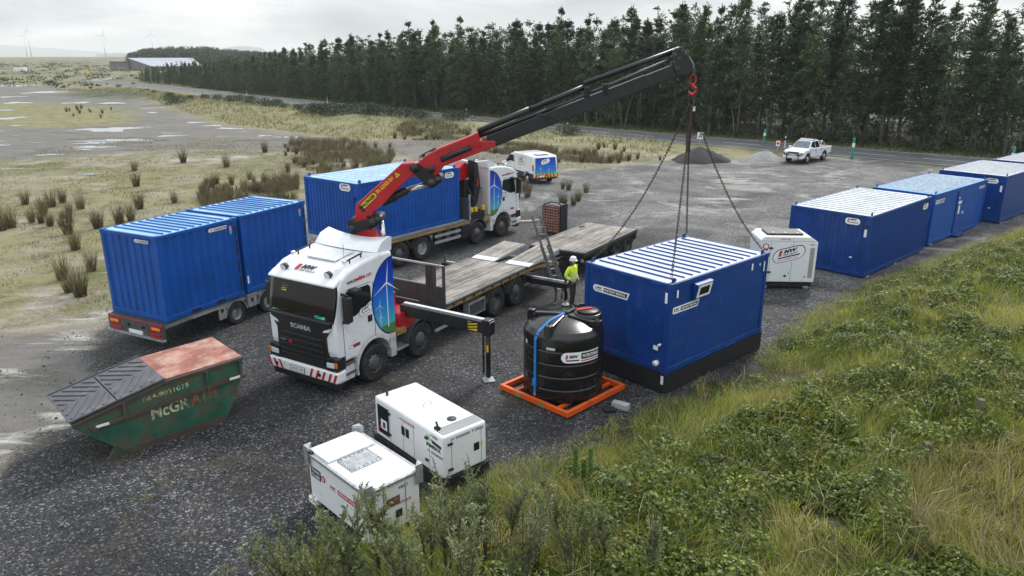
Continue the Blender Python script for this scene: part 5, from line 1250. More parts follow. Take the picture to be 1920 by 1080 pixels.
# ================================================================== vehicles
def wheel(T, x, y, Rr, w, side, rim=RIM, dish=False, name='wheel', hub=True):
    """tyre with its rim; side=+1 when the outside faces +y"""
    prof = [(Rr * .55, -w / 2 + .02), (Rr * .9, -w / 2), (Rr * .975, -w / 2 + .03), (Rr, -w * .28), (Rr, w * .28), (Rr * .975, w / 2 - .03), (Rr * .9, w / 2), (Rr * .55, w / 2 - .02)]
    t = MB().lathe(prof, 32, 'y', (x, y, Rr))
    for i in range(32):      # tread lugs
        a = 2 * math.pi * (i + .5) / 32; c_, s_ = math.cos(a), math.sin(a)
        for yy in (-.3, .3): t.bar((x + c_ * (Rr + .002), y + w * (yy - .14), Rr + s_ * (Rr + .002)), (x + c_ * (Rr + .002), y + w * (yy + .14), Rr + s_ * (Rr + .002)), .045, .012, up=(c_, 0, s_))
    o = soft(t.build(name, RUBBER, T), 40)
    s = side; yo = y + s * (w / 2 - .03)
    if dish: pr = [(Rr * .57, 0), (Rr * .53, -.01), (Rr * .50, -.10), (Rr * .44, -.15), (Rr * .30, -.16), (Rr * .24, -.10), (Rr * .17, -.09), (0, -.09)]
    else: pr = [(Rr * .57, 0), (Rr * .53, -.005), (Rr * .49, -.05), (Rr * .42, -.03), (Rr * .30, .015), (Rr * .26, .03), (Rr * .16, .05), (0, .055)]
    m = MB().lathe([(r, h * s) for r, h in pr], 28, 'y', (x, yo, Rr))
    nb = 10
    for i in range(nb if hub else 0):
        a = 2 * math.pi * i / nb; rr = Rr * .31; h0 = (-.16 if dish else .012) * s
        m.cyl((x + rr * math.cos(a), yo + h0, Rr + rr * math.sin(a)), (x + rr * math.cos(a), yo + h0 + .03 * s, Rr + rr * math.sin(a)), .016, n=6)
        rr = Rr * .455; h0 = (-.135 if dish else -.028) * s
        m.cyl((x + rr * math.cos(a + .3), yo + h0 - .004 * s, Rr + rr * math.sin(a + .3)), (x + rr * math.cos(a + .3), yo + h0 + .004 * s, Rr + rr * math.sin(a + .3)), .028, n=8, mi=1)
    soft(m.build('rim', [rim, MATTE], o), 30)
    return o
def arc_guard(T, x, z, r, y0, y1, a0, a1, m, name='mudguard', t=.025):
    pts = [(x + r * math.cos(R(a)), z + r * math.sin(R(a))) for a in np.linspace(a0, a1, 12)] + [(x + (r + t) * math.cos(R(a)), z + (r + t) * math.sin(R(a))) for a in np.linspace(a1, a0, 12)]
    n = 12; mb = MB()
    for i in range(n - 1): mb.prism([pts[i], pts[i + 1], pts[2 * n - 2 - i], pts[2 * n - 1 - i]], y0, y1, 'y')
    return mb.build(name, m, T)
def mural_material(z0=1.1, z1=3.3):
    m, nt, p = nodes('sky_blue_turbine_mural'); N, Lk = nt.nodes.new, nt.links.new
    t = N('ShaderNodeTexCoord'); sx = N('ShaderNodeSeparateXYZ'); Lk(t.outputs['Object'], sx.inputs[0])
    mr = N('ShaderNodeMapRange'); mr.inputs[1].default_value, mr.inputs[2].default_value = z0, z1
    Lk(sx.outputs[2], mr.inputs[0]); r = N('ShaderNodeValToRGB'); Lk(mr.outputs[0], r.inputs[0]); e = r.color_ramp.elements
    e[0].position, e[0].color = 0, (.10, .25, .04, 1); e[1].position, e[1].color = 1, (.004, .02, .30, 1)
    for q, c_ in ((.14, (.07, .22, .05)), (.17, (.06, .42, .55)), (.42, (.01, .20, .62)), (.7, (.004, .06, .48))): a = e.new(q); a.color = (*c_, 1)
    Lk(r.outputs[0], p.inputs['Base Color']); p.inputs['Roughness'].default_value = .3
    return m
MURAL = mural_material()
def turbine_mark(d, x, z, s_, mi, layer=2):
    d.poly([(x - .03 * s_, z - 1.9 * s_), (x + .03 * s_, z - 1.9 * s_), (x + .018 * s_, z), (x - .018 * s_, z)], mi, layer)
    for a in (82, 205, 325):
        c_, s2 = math.cos(R(a)), math.sin(R(a)); L_ = .95 * s_; w = .035 * s_
        d.poly([(x - s2 * w, z + c_ * w), (x + s2 * w, z - c_ * w), (x + c_ * L_, z + s2 * L_)], mi, layer + 1)
MAT_BLUE_DARK = mat('dark_blue_plastic', (.02, .03, .06), .5)
PANELBLK = mat('black_grille_plastic', (.016, .016, .018), .35, var=.15)
SILV = mat('silver_lettering', (.62, .63, .65), .25, .6)
CABREAR = mat('pinkish_white_cab_rear', (.62, .56, .58), .4, var=.05)
def clear_glass():
    m = bpy.data.materials.new('tinted_windscreen_glass'); m.use_nodes = True; nt = m.node_tree; N, Lk = nt.nodes.new, nt.links.new
    nt.nodes.remove(nt.nodes['Principled BSDF']); tr = N('ShaderNodeBsdfTransparent'); tr.inputs[0].default_value = (.50, .58, .55, 1)
    g = N('ShaderNodeBsdfGlossy'); g.inputs['Roughness'].default_value = .03; fr = N('ShaderNodeFresnel'); fr.inputs[0].default_value = 1.45
    mx_ = N('ShaderNodeMixShader'); Lk(fr.outputs[0], mx_.inputs[0]); Lk(tr.outputs[0], mx_.inputs[1]); Lk(g.outputs[0], mx_.inputs[2]); Lk(mx_.outputs[0], nt.nodes['Material Output'].inputs[0])
    return m
WSGLASS = clear_glass()
CABIN = mat('dark_cab_trim', (.11, .115, .12), .8, var=.2); SEAT = mat('grey_seat_cloth', (.22, .22, .24), .9, var=.2, bump=.2)
def make_cab(T, plate):
    arch = [(.70 * math.cos(R(a)), .56 + .70 * math.sin(R(a))) for a in (158, 140, 120, 100, 80, 60, 40, 26)]
    prof = [(1.28, .92), (1.36, 1.25), (1.37, 2.02), (1.15, 2.96), (1.04, 3.13), (.76, 3.28), (.25, 3.40), (-.45, 3.47), (-.92, 3.45), (-.92, 1.16), (-.74, 1.16)] + arch + [(.78, .92)]
    shm = MB().prism(prof, -1.2, 1.2, 'y'); del shm.f[4]; del shm.m[4]      # opening of the windscreen
    sh = shm.build('cab_shell', WHITE2, T, bevel=.085, seg=3); sh.modifiers['bevel'].angle_limit = R(50)
    for x in np.arange(-1.0, 1.01, .25): MB().box(-.945, -.915, x - .07, x + .07, 1.5, 3.2).build('rear_panel', CABREAR, sh, bevel=.01)
    MB().box(-.935, -.918, -1.1, 1.1, 1.25, 3.38).build('rear_wall', CABREAR, sh)
    # interior behind the glass
    lin = MB(); lin.add([(x, y, z) for x in (-.80, 1.16) for y in (-1.12, 1.12) for z in (1.45, 2.99)], [(0, 2, 3, 1), (0, 1, 5, 4), (2, 6, 7, 3), (1, 3, 7, 5), (0, 4, 6, 2)]); lin.build('cab_lining', CABIN, T)
    MB().prism([(1.34, 1.60), (1.345, 2.04), (1.12, 2.08), (.92, 1.96), (.92, 1.60)], -1.1, 1.1, 'y').build('dashboard', CABIN, T, bevel=.03)
    for y in (-.62, .58):
        st = MB().box(-.25, .32, y - .26, y + .26, 1.55, 1.85).build('seat', SEAT, T, bevel=.06); MB().prism([(-.22, 1.8), (-.05, 1.8), (-.22, 2.55), (-.36, 2.55)], y - .25, y + .25, 'y').build('seat_back', SEAT, st, bevel=.06); MB().box(-.40, -.28, y - .13, y + .13, 2.55, 2.78).build('headrest', SEAT, st, bevel=.04)
    MB().tube([(.80 + .08 * math.sin(a), -.62 + .22 * math.cos(a), 2.06 + .20 * math.sin(a)) for a in np.linspace(0, 6.28, 19)], .02, 6).build('steering_wheel', BLACK, T, True)
    MB().bar((1.18, .1, 2.86), (1.10, .5, 2.90), .10, .16).build('roof_console', MAT_BLUE_DARK, T, bevel=.03)
    MB().box(1.05, 1.12, .3, .42, 2.06, 2.12).build('dash_cup', LABELW, T); MB().box(1.12, 1.24, -.2, .12, 2.075, 2.10).build('papers', GREYLID, T)
    # windscreen, visor
    ws = MB().prism([(1.372, 2.04), (1.392, 2.05), (1.188, 2.955), (1.163, 2.95)], -1.165, 1.165, 'y').build('windscreen', WSGLASS, T)
    fw = face((1.392, -1.1, 2.07), (0, 1, 0), (-.205, 0, .865))
    d = Decal(fw); d.rect(.36, .54, .56, .74, 1, 1)
    for k_ in range(3): d.poly([(.36, .58 + k_ * .06), (.36, .61 + k_ * .06), (.54, .65 + k_ * .06 - .03), (.54, .62 + k_ * .06 - .03)], 0, 2)
    d.rect(1.62, 1.98, .03, .10, 2, 1).rect(.10, .34, .02, .05, 2, 1); d.build('windscreen_stickers', [MATTE, YEL, TEAL], ws)
    for y in (-.55, .15, .62): MB().bar((1.395, y - .4, 2.09), (1.40, y + .15, 2.17), .02, .015).build('wiper', BLACK, ws)
    MB().prism([(1.15, 2.955), (1.30, 2.935), (1.30, 2.99), (1.05, 3.13)], -1.17, 1.17, 'y').build('sun_visor', WHITE2, T, bevel=.03, seg=3)
    # black nose panel with slats
    nose = MB().prism([(-1.14, 2.07), (-1.08, 1.90), (-.88, 1.62), (-.90, 1.0), (-.86, .74), (.86, .74), (.90, 1.0), (.88, 1.62), (1.08, 1.90), (1.14, 2.07)], 1.30, 1.405, 'x').build('nose_panel', PANELBLK, T, bevel=.02)
    for z, w in ((1.52, .74), (1.36, .76), (1.20, .78), (1.05, .78), (.92, .76)): MB().box(1.40, 1.432, -w, w, z - .052, z + .03).build('grille_slat', PANELBLK, nose, bevel=.012)
    MB().box(1.405, 1.45, -1.08, 1.08, 1.98, 2.06).build('wiper_cowl', PANELBLK, nose, bevel=.02)
    d = Decal(face((1.409, 0, 1.70), (0, 1, 0), (0, 0, 1))); d.text('SCANIA', -.36, 0, .135, 0, 1, bold=.05, width=.74); d.build('maker_lettering', [SILV], nose)
    d = Decal(face((1.436, 0, 0), (0, 1, 0), (0, 0, 1))); d.text('G 450', -.74, 1.30, .05, 0, 1, width=.2).poly([(-.46, 1.27), (-.34, 1.27), (-.32, 1.36), (-.44, 1.36)], 1, 1); d.build('model_mark', [SILV, REDD], nose)
    for s in (-1, 1):
        MB().prism([(s * .80, 1.76), (s * 1.02, 1.80), (s * 1.10, 1.92), (s * .84, 1.82)], 1.36, 1.425, 'x').build('upper_lamp', LAMP, T, bevel=.008)
        MB().prism([(s * .84, .74), (s * 1.225, .76), (s * 1.225, 1.10), (s * 1.12, 1.15), (s * .84, 1.08)], 1.10, 1.43, 'x').build('headlamp_surround', BLACK, T, bevel=.03)
        hl = MB().prism([(s * .88, .85), (s * 1.14, .86), (s * 1.15, 1.0), (s * .88, .98)], 1.42, 1.45, 'x').build('headlamp', LAMP, T, bevel=.01)
        MB().box(1.36, 1.452, min(s * 1.15, s * 1.222), max(s * 1.15, s * 1.222), .88, 1.02).build('indicator', AMBER, hl)
        # steps ahead of the wheel
        st = MB(); st.box(.74, 1.30, min(s * .8, s * 1.17), max(s * .8, s * 1.17), .38, .80)
        st.build('step_box', DIRTYW, T, bevel=.03)
        for z in (.55, .82): MB().box(.74, 1.27, min(s * .9, s * 1.215), max(s * .9, s * 1.215), z, z + .05).build('step', STEEL, T, bevel=.01)
        # side glass, door, handle
        fsd = (face((0, s * 1.2, 0), (-s, 0, 0), (0, 0, 1)))
        X = lambda x: -s * x
        wq = [(1.08, 2.06), (1.04, 2.10), (.93, 2.76), (.10, 2.76), (.02, 2.68), (.0, 2.30), (.42, 2.14), (.62, 2.05)]
        d = Decal(fsd); d.poly([(X(a), b) for a, b in (wq if s < 0 else wq[::-1])][::(1 if s < 0 else 1)], 0, 1); wd = d.build('door_window', [GLASS], T)
        for a, b, c_, e in ((1.09, .98, 1.10, 2.05), (-.09, 1.30, -.08, 2.80), (.93, 2.80, .0, 2.81)): MB().bar((a, s * 1.203, b), (c_, s * 1.203, e), .008, .012).build('door_seam', STEEL, T)
        MB().box(.02, .18, min(s * 1.19, s * 1.225), max(s * 1.19, s * 1.225), 1.74, 1.92).build('door_handle', BLACK, T, bevel=.012)
        d = Decal(fsd); q = [(-.90, 1.14)] + [(-.90 + .86 * math.cos(R(a)) * (1. if a < 90 else 1.), 2.2 + 1.08 * math.sin(R(a))) for a in np.linspace(-66, 88, 18)] + [(-.90, 3.28)]
        q2 = [(-.89, 1.12)] + [(-.90 + .90 * math.cos(R(a)), 2.2 + 1.12 * math.sin(R(a))) for a in np.linspace(-68, 88, 18)] + [(-.90, 3.32)]
        d.poly([(X(a), b) for a, b in q2], 1, 1).poly([(X(a), b) for a, b in q], 0, 2)
        turbine_mark(d, X(-.62), 2.62, .66, 2, 3); turbine_mark(d, X(-.30), 2.05, .26, 2, 3); turbine_mark(d, X(-.34), 1.72, .18, 2, 3)
        d.build('turbine_mural', [MURAL, mat('deep_blue_edge', (.006, .012, .16), .4), LABELW], T)
        d = Decal(off(fsd, .004)); x0 = .78 if s > 0 else -.74
        x0 = X(.86) if s > 0 else X(-.02)
        d.text('www.', x0, 2.93, .085, 1, 1, bold=.01, width=.24, slant=.05).text('mwhire', x0 + .25, 2.94, .12, 2, 1, bold=.05, width=.42, slant=.05).text('.com', x0 + .69, 2.96, .085, 2, 1, bold=.01, width=.22, slant=.05)
        d.build('web_lettering', LOGO, T)
        bx = X(.50) if s > 0 else X(-.02); mw_badge(T, off(fsd, .01), bx, 2.02 - .06, .50, slant=.10 * s, small=True)
        d = Decal(fsd); cx = X(.92) if s > 0 else X(.52); d.rect(cx, cx + .40, 1.22, 1.31, 1, 1).rect(cx + .01, cx + .13, 1.23, 1.30, 0, 2).rect(cx + .15, cx + .26, 1.23, 1.30, 2, 2).rect(cx + .28, cx + .39, 1.23, 1.30, 2, 2); d.build('door_sticker', LOGO, T)
        # mirrors
        mh = MB().box(1.00, 1.16, min(s * 1.26, s * 1.50), max(s * 1.26, s * 1.50), 2.05, 2.72).build('mirror', BLACK, T, bevel=.04, seg=3)
        MB().bar((1.08, s * 1.15, 2.76), (1.08, s * 1.42, 2.74), .05, .06).build('mirror_arm', BLACK, mh); MB().bar((1.08, s * 1.15, 2.0), (1.08, s * 1.40, 2.03), .05, .06).build('mirror_arm', BLACK, mh)
        MB().box(.60, .86, min(s * 1.20, s * 1.46), max(s * 1.20, s * 1.46), 2.70, 2.84).build('kerb_mirror', BLACK, T, bevel=.04)
        arc_guard(T, 0, .56, .66, min(s * .75, s * 1.23), max(s * .75, s * 1.23), -12, 168, DIRTYW, 'wheel_arch', .05)
        MB().box(-.92, -.70, min(s * .78, s * 1.2), max(s * .78, s * 1.2), .42, 1.14).build('arch_rear_panel', DIRTYW, T, bevel=.02)
        MB().box(-1.35, -.95, min(s * .85, s * 1.22), max(s * .85, s * 1.22), .98, 1.12).build('side_cover', GOLD, T)
        MB().box(-1.45, -.95, min(s * .85, s * 1.2), max(s * .85, s * 1.2), .52, .57).build('entry_step', ALU, T)
        # roof bar with work lamp
        MB().bar((.55, s * .92, 3.44), (-.05, s * .92, 3.53), .035, .035).bar((.42, s * .92, 3.36), (.42, s * .92, 3.46), .03, .03).bar((.0, s * .92, 3.42), (.0, s * .92, 3.53), .03, .03).build('roof_bar', BLACK, T)
        MB().cyl((.55, s * .92, 3.45), (.64, s * .92, 3.43), .05, .065, 12).build('air_horn', CHROME, T, True)
        lp = MB().cyl((.98, s * .78, 3.20), (1.10, s * .78, 3.17), .085, .105, 18).build('spot_lamp', BLACK, T, True); MB().cyl((1.10, s * .78, 3.17), (1.112, s * .78, 3.168), .09, n=18).build('lens', LAMP, lp)
    # bumper with red stripes
    bm = MB().prism([(-1.24, .44), (1.24, .44), (1.24, .74), (-1.24, .74)], 1.12, 1.47, 'x').build('bumper', WHITE, T, bevel=.05, seg=3)
    d = Decal(face((1.472, 0, 0), (0, 1, 0), (0, 0, 1)))
    for y in (-1.14, -.94, -.74, .28, .50, .72, .94, 1.12): sg = 1 if y > 0 else -1; d.poly([(y - .04, .47), (y + .04, .47), (y + .04 + .10 * sg, .71), (y - .04 + .10 * sg, .71)], 2, 1)
    d.build('hazard_stripes', LOGO, bm)
    for y in (-.95, .62): MB().cyl((1.46, y, .58), (1.48, y, .58), .05, n=14).build('tow_eye', BLACK, bm)
    d = Decal(face((1.48, 0, 0), (0, 1, 0), (0, 0, 1))); d.rect(-.44, .10, .50, .66, 1, 1).rect(-.42, .08, .51, .65, 0, 2).text(plate, -.38, .545, .075, 1, 3, bold=.01, width=.42); d.build('number_plate', LOGO, bm)
    MB().box(1.10, 1.42, -1.15, 1.15, .26, .44).build('bumper_lip', MATTE, T, bevel=.03)
    d = Decal(face((1.052, 0, 3.132), (0, 1, 0), (-.28, 0, .15))); d.poly([(-.48, .04), (-.36, .04), (-.33, .26), (-.45, .26)], 2, 2).text('MW', -.30, .11, .16, 1, 2, bold=.06, shear=.3, width=.50).text('HIRE GROUP', -.31, .03, .055, 1, 2, bold=.02, shear=.3, width=.56); d.build('roof_lettering', LOGO, T)
    # roof hatch and wind deflector
    MB().prism([(.52, 3.36), (-.18, 3.46), (-.18, 3.50), (.52, 3.40)], -.52, .52, 'y').build('roof_hatch', GREYLID, T, bevel=.015)
    V, Fq = [], []; ny = 13
    for i in range(ny):
        t = -1 + 2 * i / (ny - 1); y = 1.12 * t; hgt_ = .20 + .13 * t * t
        V += [(-.28 - .12 * t * t, y, 3.49), (-.62, y, 3.49 + hgt_ * .7), (-.96, y, 3.49 + hgt_), (-1.02, y, 3.49 + hgt_ - .03), (-.98, y, 3.44), (-.40, y, 3.44)]
    for i in range(ny - 1):
        for k_ in range(6): a, b = i * 6 + k_, i * 6 + (k_ + 1) % 6; Fq.append((a, b, b + 6, a + 6))
    Fq += [tuple(range(6))[::-1], tuple(range((ny - 1) * 6, ny * 6))]
    mb = MB(); mb.add(V, Fq); soft(mb.build('wind_deflector', WHITE2, T), 40)
    MB().cyl((.30, .62, 3.42), (.30, .62, 3.80), .006, n=5).build('aerial', BLACK, T)
def chassis(T, x1, wheels_, rimlist):
    for s in (-1, 1): MB().box(x1, 1.0, min(s * .34, s * .44), max(s * .34, s * .44), .72, 1.0).build('chassis_rail', STEEL, T)
    for x in np.arange(x1 + .2, -1.0, 1.1): MB().box(x, x + .1, -.34, .34, .76, .96).build('cross_member', STEEL, T)
    for (x, dish, rm) in wheels_:
        MB().cyl((x, -.9, .52), (x, .9, .52), .09, n=8).build('axle', STEEL, T)
        for s in (-1, 1):
            wheel(T, x, s * 1.06, .52, .34 if not dish else .36, s, rm, dish)
            if x < -.5: arc_guard(T, x, .54, .60, min(s * .82, s * 1.24), max(s * .82, s * 1.24), 8, 172, STEEL)

T1 = thing('crane_lorry', 'white crane lorry with red knuckle boom and empty timber flatbed', 'lorry', (-4.724, 18.916, 0), R(238.8))
make_cab(T1, '241 KE 1090')
chassis(T1, -8.9, ((0, False, RIM), (-2.0, False, RIM), (-6.1, True, RIM), (-7.45, False, RIM)), None)
# flatbed of boards
DX0, DX1 = -3.22, -8.05
MB().box(DX1, DX0, -1.22, 1.22, 1.06, 1.205).build('bed_frame', STEEL, T1)
for s in (-1, 1):
    MB().box(DX1, DX0, min(s * 1.23, s * 1.275), max(s * 1.23, s * 1.275), 1.07, 1.17).build('side_rail', GOLD, T1)
    MB().box(DX1, DX0, min(s * 1.225, s * 1.285), max(s * 1.225, s * 1.285), 1.172, 1.255).build('edge_rave', STEEL, T1)
    for x in np.arange(-3.6, -8.0, -.55): MB().box(x, x + .09, min(s * 1.28, s * 1.30), max(s * 1.28, s * 1.30), 1.12, 1.2).build('rope_hook', BLACK, T1)
npk = 13
for i in range(npk):
    y = -1.215 + 2.43 * i / npk; MB().box(DX1, DX0, y + .007, y + 2.43 / npk - .007, 1.206, 1.25 + .004 * (i % 3)).build('deck_plank', PLANK, T1)
# sloping tail and the two fold-over ramps
for s in (-1, 1):
    MB().prism([(DX1, 1.07), (DX1, 1.18), (-9.0, 1.12), (-10.5, .86), (-10.5, .76), (-9.0, 1.0)], min(s * 1.22, s * 1.28), max(s * 1.22, s * 1.28), 'y').build('tail_rail', GOLD, T1)
MB().prism([(DX1, 1.06), (DX1, 1.20), (-9.0, 1.13), (-10.5, .86), (-10.5, .76), (-9.0, .98)], -1.215, 1.215, 'y').build('tail_deck', STEEL, T1)
for y0 in (-1.12, .34):
    z0, z1 = 1.27, 1.40
    rp_ = MB().prism([(-8.02, z0 - .02), (-8.02, z0), (-10.35, z1), (-10.35, z1 - .17)], y0, y0 + 1.02, 'y').build('loading_ramp', GALV, T1)
    for i in range(7):
        a, b = y0 + .02 + .98 * i / 7, y0 + .02 + .98 * (i + 1) / 7 - .008
        MB().prism([(-8.42, z0 + .025), (-8.42, z0 + .05), (-10.33, z1 + .035), (-10.33, z1 + .01)], a, b, 'y').build('ramp_plank', PLANK, rp_)
    MB().prism([(-8.03, z0 + .003), (-8.03, z0 + .012), (-8.40, z0 + .045), (-8.40, z0 + .02)], y0 + .01, y0 + 1.01, 'y').build('ramp_lip', GREYLID, rp_)
# headboard
hb = MB().box(-3.20, -3.12, -1.22, 1.22, 1.10, 1.80).build('headboard', STEEL, T1, bevel=.01)
MB().bar((-3.16, -1.22, 2.45), (-3.16, 1.22, 2.45), .05, .05).build('headboard_rail', ALU, hb)
for y in (-1.22, 1.22): MB().bar((-3.16, y, 1.10), (-3.16, y, 2.47), .07, .07, up=(1, 0, 0)).build('headboard_post', STEEL, hb)
for k_ in range(4): MB().box(-3.22, -3.10, .58 + k_ * .085, .64 + k_ * .085, 1.15, 2.43).build('headboard_slat', STEEL, hb)
MB().box(-3.215, -3.20, -1.2, .55, 1.72, 1.80).build('headboard_trim', ALU, hb)
# tool box, side guard, lamps
MB().box(-5.42, -4.45, 1.0, 1.22, .42, .90).build('tool_box', GALV, T1, bevel=.01); MB().box(-5.36, -4.51, 1.218, 1.226, .48, .84).build('tool_box_door', STEEL, T1)
for x in (-5.3, -4.6): MB().box(x, x + .05, 1.224, 1.24, .74, .80).build('box_lock', BLACK, T1)
MB().box(-4.35, -2.75, 1.12, 1.17, .48, .56).build('side_guard', ALU, T1); MB().bar((-4.35, 1.1, .55), (-4.35, .5, .9), .04, .06).build('guard_bracket', STEEL, T1)
for x in (-4.0, -6.8, -8.2): MB().box(x, x + .06, 1.276, 1.288, 1.09, 1.13).build('marker_lamp', AMBER, T1)
# crane base and stabilisers
MB().box(-1.95, -1.20, -1.05, 1.12, 1.0, 1.52).build('crane_base', RED, T1, bevel=.03)
MB().box(-1.75, -1.30, -.45, .55, 1.5, 1.95).build('crane_slew_ring', RED, T1, bevel=.03)
hs = MB(); r9 = random.Random(4)
for i in range(9): a_ = r9.uniform(-.9, .9); hs.tube([(-1.2, a_, 1.1), (-1.1, a_ + .1, 1.6), (-1.25, a_ + .15, 2.1), (-1.5, a_ * .4, 2.3)], .022, 5)
hs.build('hydraulic_hose', BLACK, T1)
MB().box(-2.05, -1.98, .3, 1.15, 1.2, 1.7).build('valve_block', STEEL, T1, bevel=.01)
for x, y0, y1, z, foot in ((-1.55, .95, 3.98, 1.74, 3.84), (-8.30, .9, 2.78, .86, 2.70), (-8.30, -.9, -2.60, .86, -2.52)):
    lo, hi = min(y0, y1), max(y0, y1); big = z > 1
    bm = MB().box(x - .13, x + .13, lo, hi, z - (.34 if big else .22), z - .02).build('stabiliser_beam', BLACK, T1, bevel=.012)
    MB().box(x - .125, x + (.0 if big else -.06), lo + .02, hi - .02, z - .018, z).build('beam_top_strip', GREYLID, bm)
    if big:
        d = Decal(face((x + .131, 0, 0), (0, 1, 0), (0, 0, 1)))
        d.rect(3.28, 3.58, z - .31, z - .07, 1, 1)
        for k_ in range(3): d.poly([(3.28, z - .30 + k_ * .08), (3.28, z - .26 + k_ * .08), (3.58, z - .20 + k_ * .08), (3.58, z - .24 + k_ * .08)], 0, 2)
        d.build('hazard_mark', [MATTE, YEL], bm)
        MB().bar((x + .14, 2.05, z - .05), (x + .14, 1.75, z - .40), .02, .05).build('lock_bar', BLACK, bm)
    lg = MB().cyl((x, foot, .12), (x, foot, z + (-.05 if big else .30)), .062 if big else .045, n=14).build('stabiliser_leg', BLACK, T1, True)
    MB().cyl((x + .10, foot - .09, .25), (x + .10, foot - .09, z - .4), .03, n=8).build('leg_hose', BLACK, lg)
    if big: MB().box(x + .045, x + .068, foot - .01, foot + .04, .86, 1.06).build('yellow_label', YEL, lg); MB().cyl((x, foot, 1.09), (x, foot, 1.11), .066, n=14).build('red_band', REDD, lg); MB().box(x - .14, x + .14, foot - .12, foot + .12, z - .40, z + .04).build('leg_head', BLACK, lg, bevel=.02)
    ft = MB().lathe([(0, .0), (.22 if big else .15, 0), (.22 if big else .15, .03), (.07, .10), (.06, .16), (0, .16)], 4 if big else 18, c=(x, foot, .012)).build('foot_plate', GALV, lg)
# the boom: drawn in its own upright plane, then set on the lorry
def cp(u, v):
    x, y = (u - 960) / FPX, -(v - 540) / FPX
    d = (x, _c + y * _s, -_s + y * _c); t = 20.2 / d[1]
    return (d[0] * t + 3.85, CAM_H + d[2] * t)
CRL, CRR = (-1.60, .05, 0), R(-1.5 - 238.8)
def cb_(mb, name, m, parent=T1, **k_):
    o = mb.build(name, m, parent, **k_)
    if parent is T1: o.location = CRL; o.rotation_euler = (0, 0, CRR)
    return o
def cpoly(px, y0, y1): return MB().prism([cp(*q) for q in px], y0, y1, 'y')
def P3(u, v, y=0.): x, z = cp(u, v); return (x, y, z)
cb_(MB().prism([(-.30, 1.5), (.32, 1.5), (.20, 2.6), cp(712, 458), cp(700, 428), cp(668, 420), cp(664, 440), (-.42, 3.2)], -.27, .27, 'y'), 'crane_column', RED, bevel=.03)
col2 = cb_(cpoly([(655, 415), (663, 437), (700, 423), (716, 411), (708, 400), (692, 409), (668, 413), (660, 408)], -.34, .34), 'column_bracket', MATTE, bevel=.015)
for q, r_ in (((703, 414), .13), ((712, 409), .10), ((664, 425), .10)): MB().cyl(P3(*q, -.38), P3(*q, .38), r_, n=16).build('pivot_pin', BOOM, col2, True)
lc = cb_(MB().cyl(P3(727, 520, .0), P3(721, 462, .0), .12, n=16), 'lift_cylinder', BOOM, smooth=False); MB().cyl(P3(722, 468), P3(714, 415), .075, n=16).build('piston_rod', CHROME, lc, True)
mbm = cb_(cpoly([(667.8, 423), (667.8, 405), (670.6, 381), (754.8, 305), (781, 303), (791, 312), (788, 331), (773, 329), (758.5, 342), (719.6, 381.9), (703, 395), (697, 413)], -.24, .24), 'main_boom', RED, bevel=.035, seg=2)
bf = face(Vector((*cp(684, 398)[:1], -.242, cp(684, 398)[1])), Vector((cp(754, 331)[0] - cp(684, 398)[0], 0, cp(754, 331)[1] - cp(684, 398)[1])), Vector((-(cp(754, 331)[1] - cp(684, 398)[1]), 0, cp(754, 331)[0] - cp(684, 398)[0])))
d = Decal(bf); d.stadium(.06, .66, .06, .24, 1, 1, r=.07).stadium(.075, .645, .075, .225, 2, 2, r=.06).text('PALFINGER', .11, .10, .10, 1, 3, bold=.05, width=.50)
d.text('PK 62002-EH', .70, .10, .11, 2, 1, bold=.02, width=.62); d.poly([(1.36, .06), (1.56, .06), (1.46, .24)], 1, 1).poly([(1.38, .07), (1.54, .07), (1.46, .215)], 2, 2).rect(1.45, 1.47, .10, .16, 1, 3); d.build('boom_lettering', [LABELW, MATTE, YEL], mbm)
for q in ((680, 386), (694, 403), (684, 391)): MB().cyl(P3(*q, -.26), P3(*q, .26), .055, n=14).build('boom_pin', BOOM, mbm, True)
kc = cb_(MB().cyl(P3(716, 379), P3(764, 357), .115, n=18), 'knuckle_cylinder', BOOM); MB().cyl(P3(716, 379), P3(742, 367), .14, n=14).build('cylinder_gland', MATTE, kc); MB().cyl(P3(763, 357.5), P3(810, 342), .075, n=16).build('piston_rod', CHROME, kc, True)
lk = None
for y in (-.30, .30):
    o = cb_(MB().prism([cp(774, 306), cp(786, 303), cp(822, 330), cp(822, 345), cp(806, 347), cp(776, 320)], y - .035, y + .035, 'y'), 'knuckle_link', MATTE, bevel=.012); lk = lk or o
for q, r_ in (((779.5, 312), .12), ((812, 340), .13), ((824, 334), .10), ((812, 314), .10)): MB().cyl(P3(*q, -.37), P3(*q, .37), r_, n=16).build('pivot_pin', BOOM, lk, True)
sb = cb_(cpoly([(784, 305), (800, 290), (826, 276), (893, 249), (899, 262), (930, 262), (931, 272), (878, 293), (834, 310), (822, 326), (814, 336), (804, 336), (792, 320)], -.24, .24), 'outer_boom', RED, bevel=.03)
cpoly([(889, 250), (897, 247), (903, 272), (896, 274)], -.27, .27).build('boom_collar', RED, sb, bevel=.01)
MB().cyl(P3(829, 297, -.27), P3(884, 274, -.27), .075, n=12).build('side_cylinder', BOOM, sb, True)
hz = MB()
for k_ in range(5): hz.tube([P3(792, 306, -.1 + k_ * .05), P3(788 + k_ * 2, 292 - k_, -.1 + k_ * .05), P3(806 + k_ * 2, 283 - k_, -.1 + k_ * .05), P3(822, 282, -.1 + k_ * .05)], .016, 5)
hz.build('hydraulic_hose', BLACK, sb); cpoly([(790, 297), (806, 292), (812, 297), (796, 303)], -.2, .05).build('work_lamp', LABELW, sb, bevel=.02)
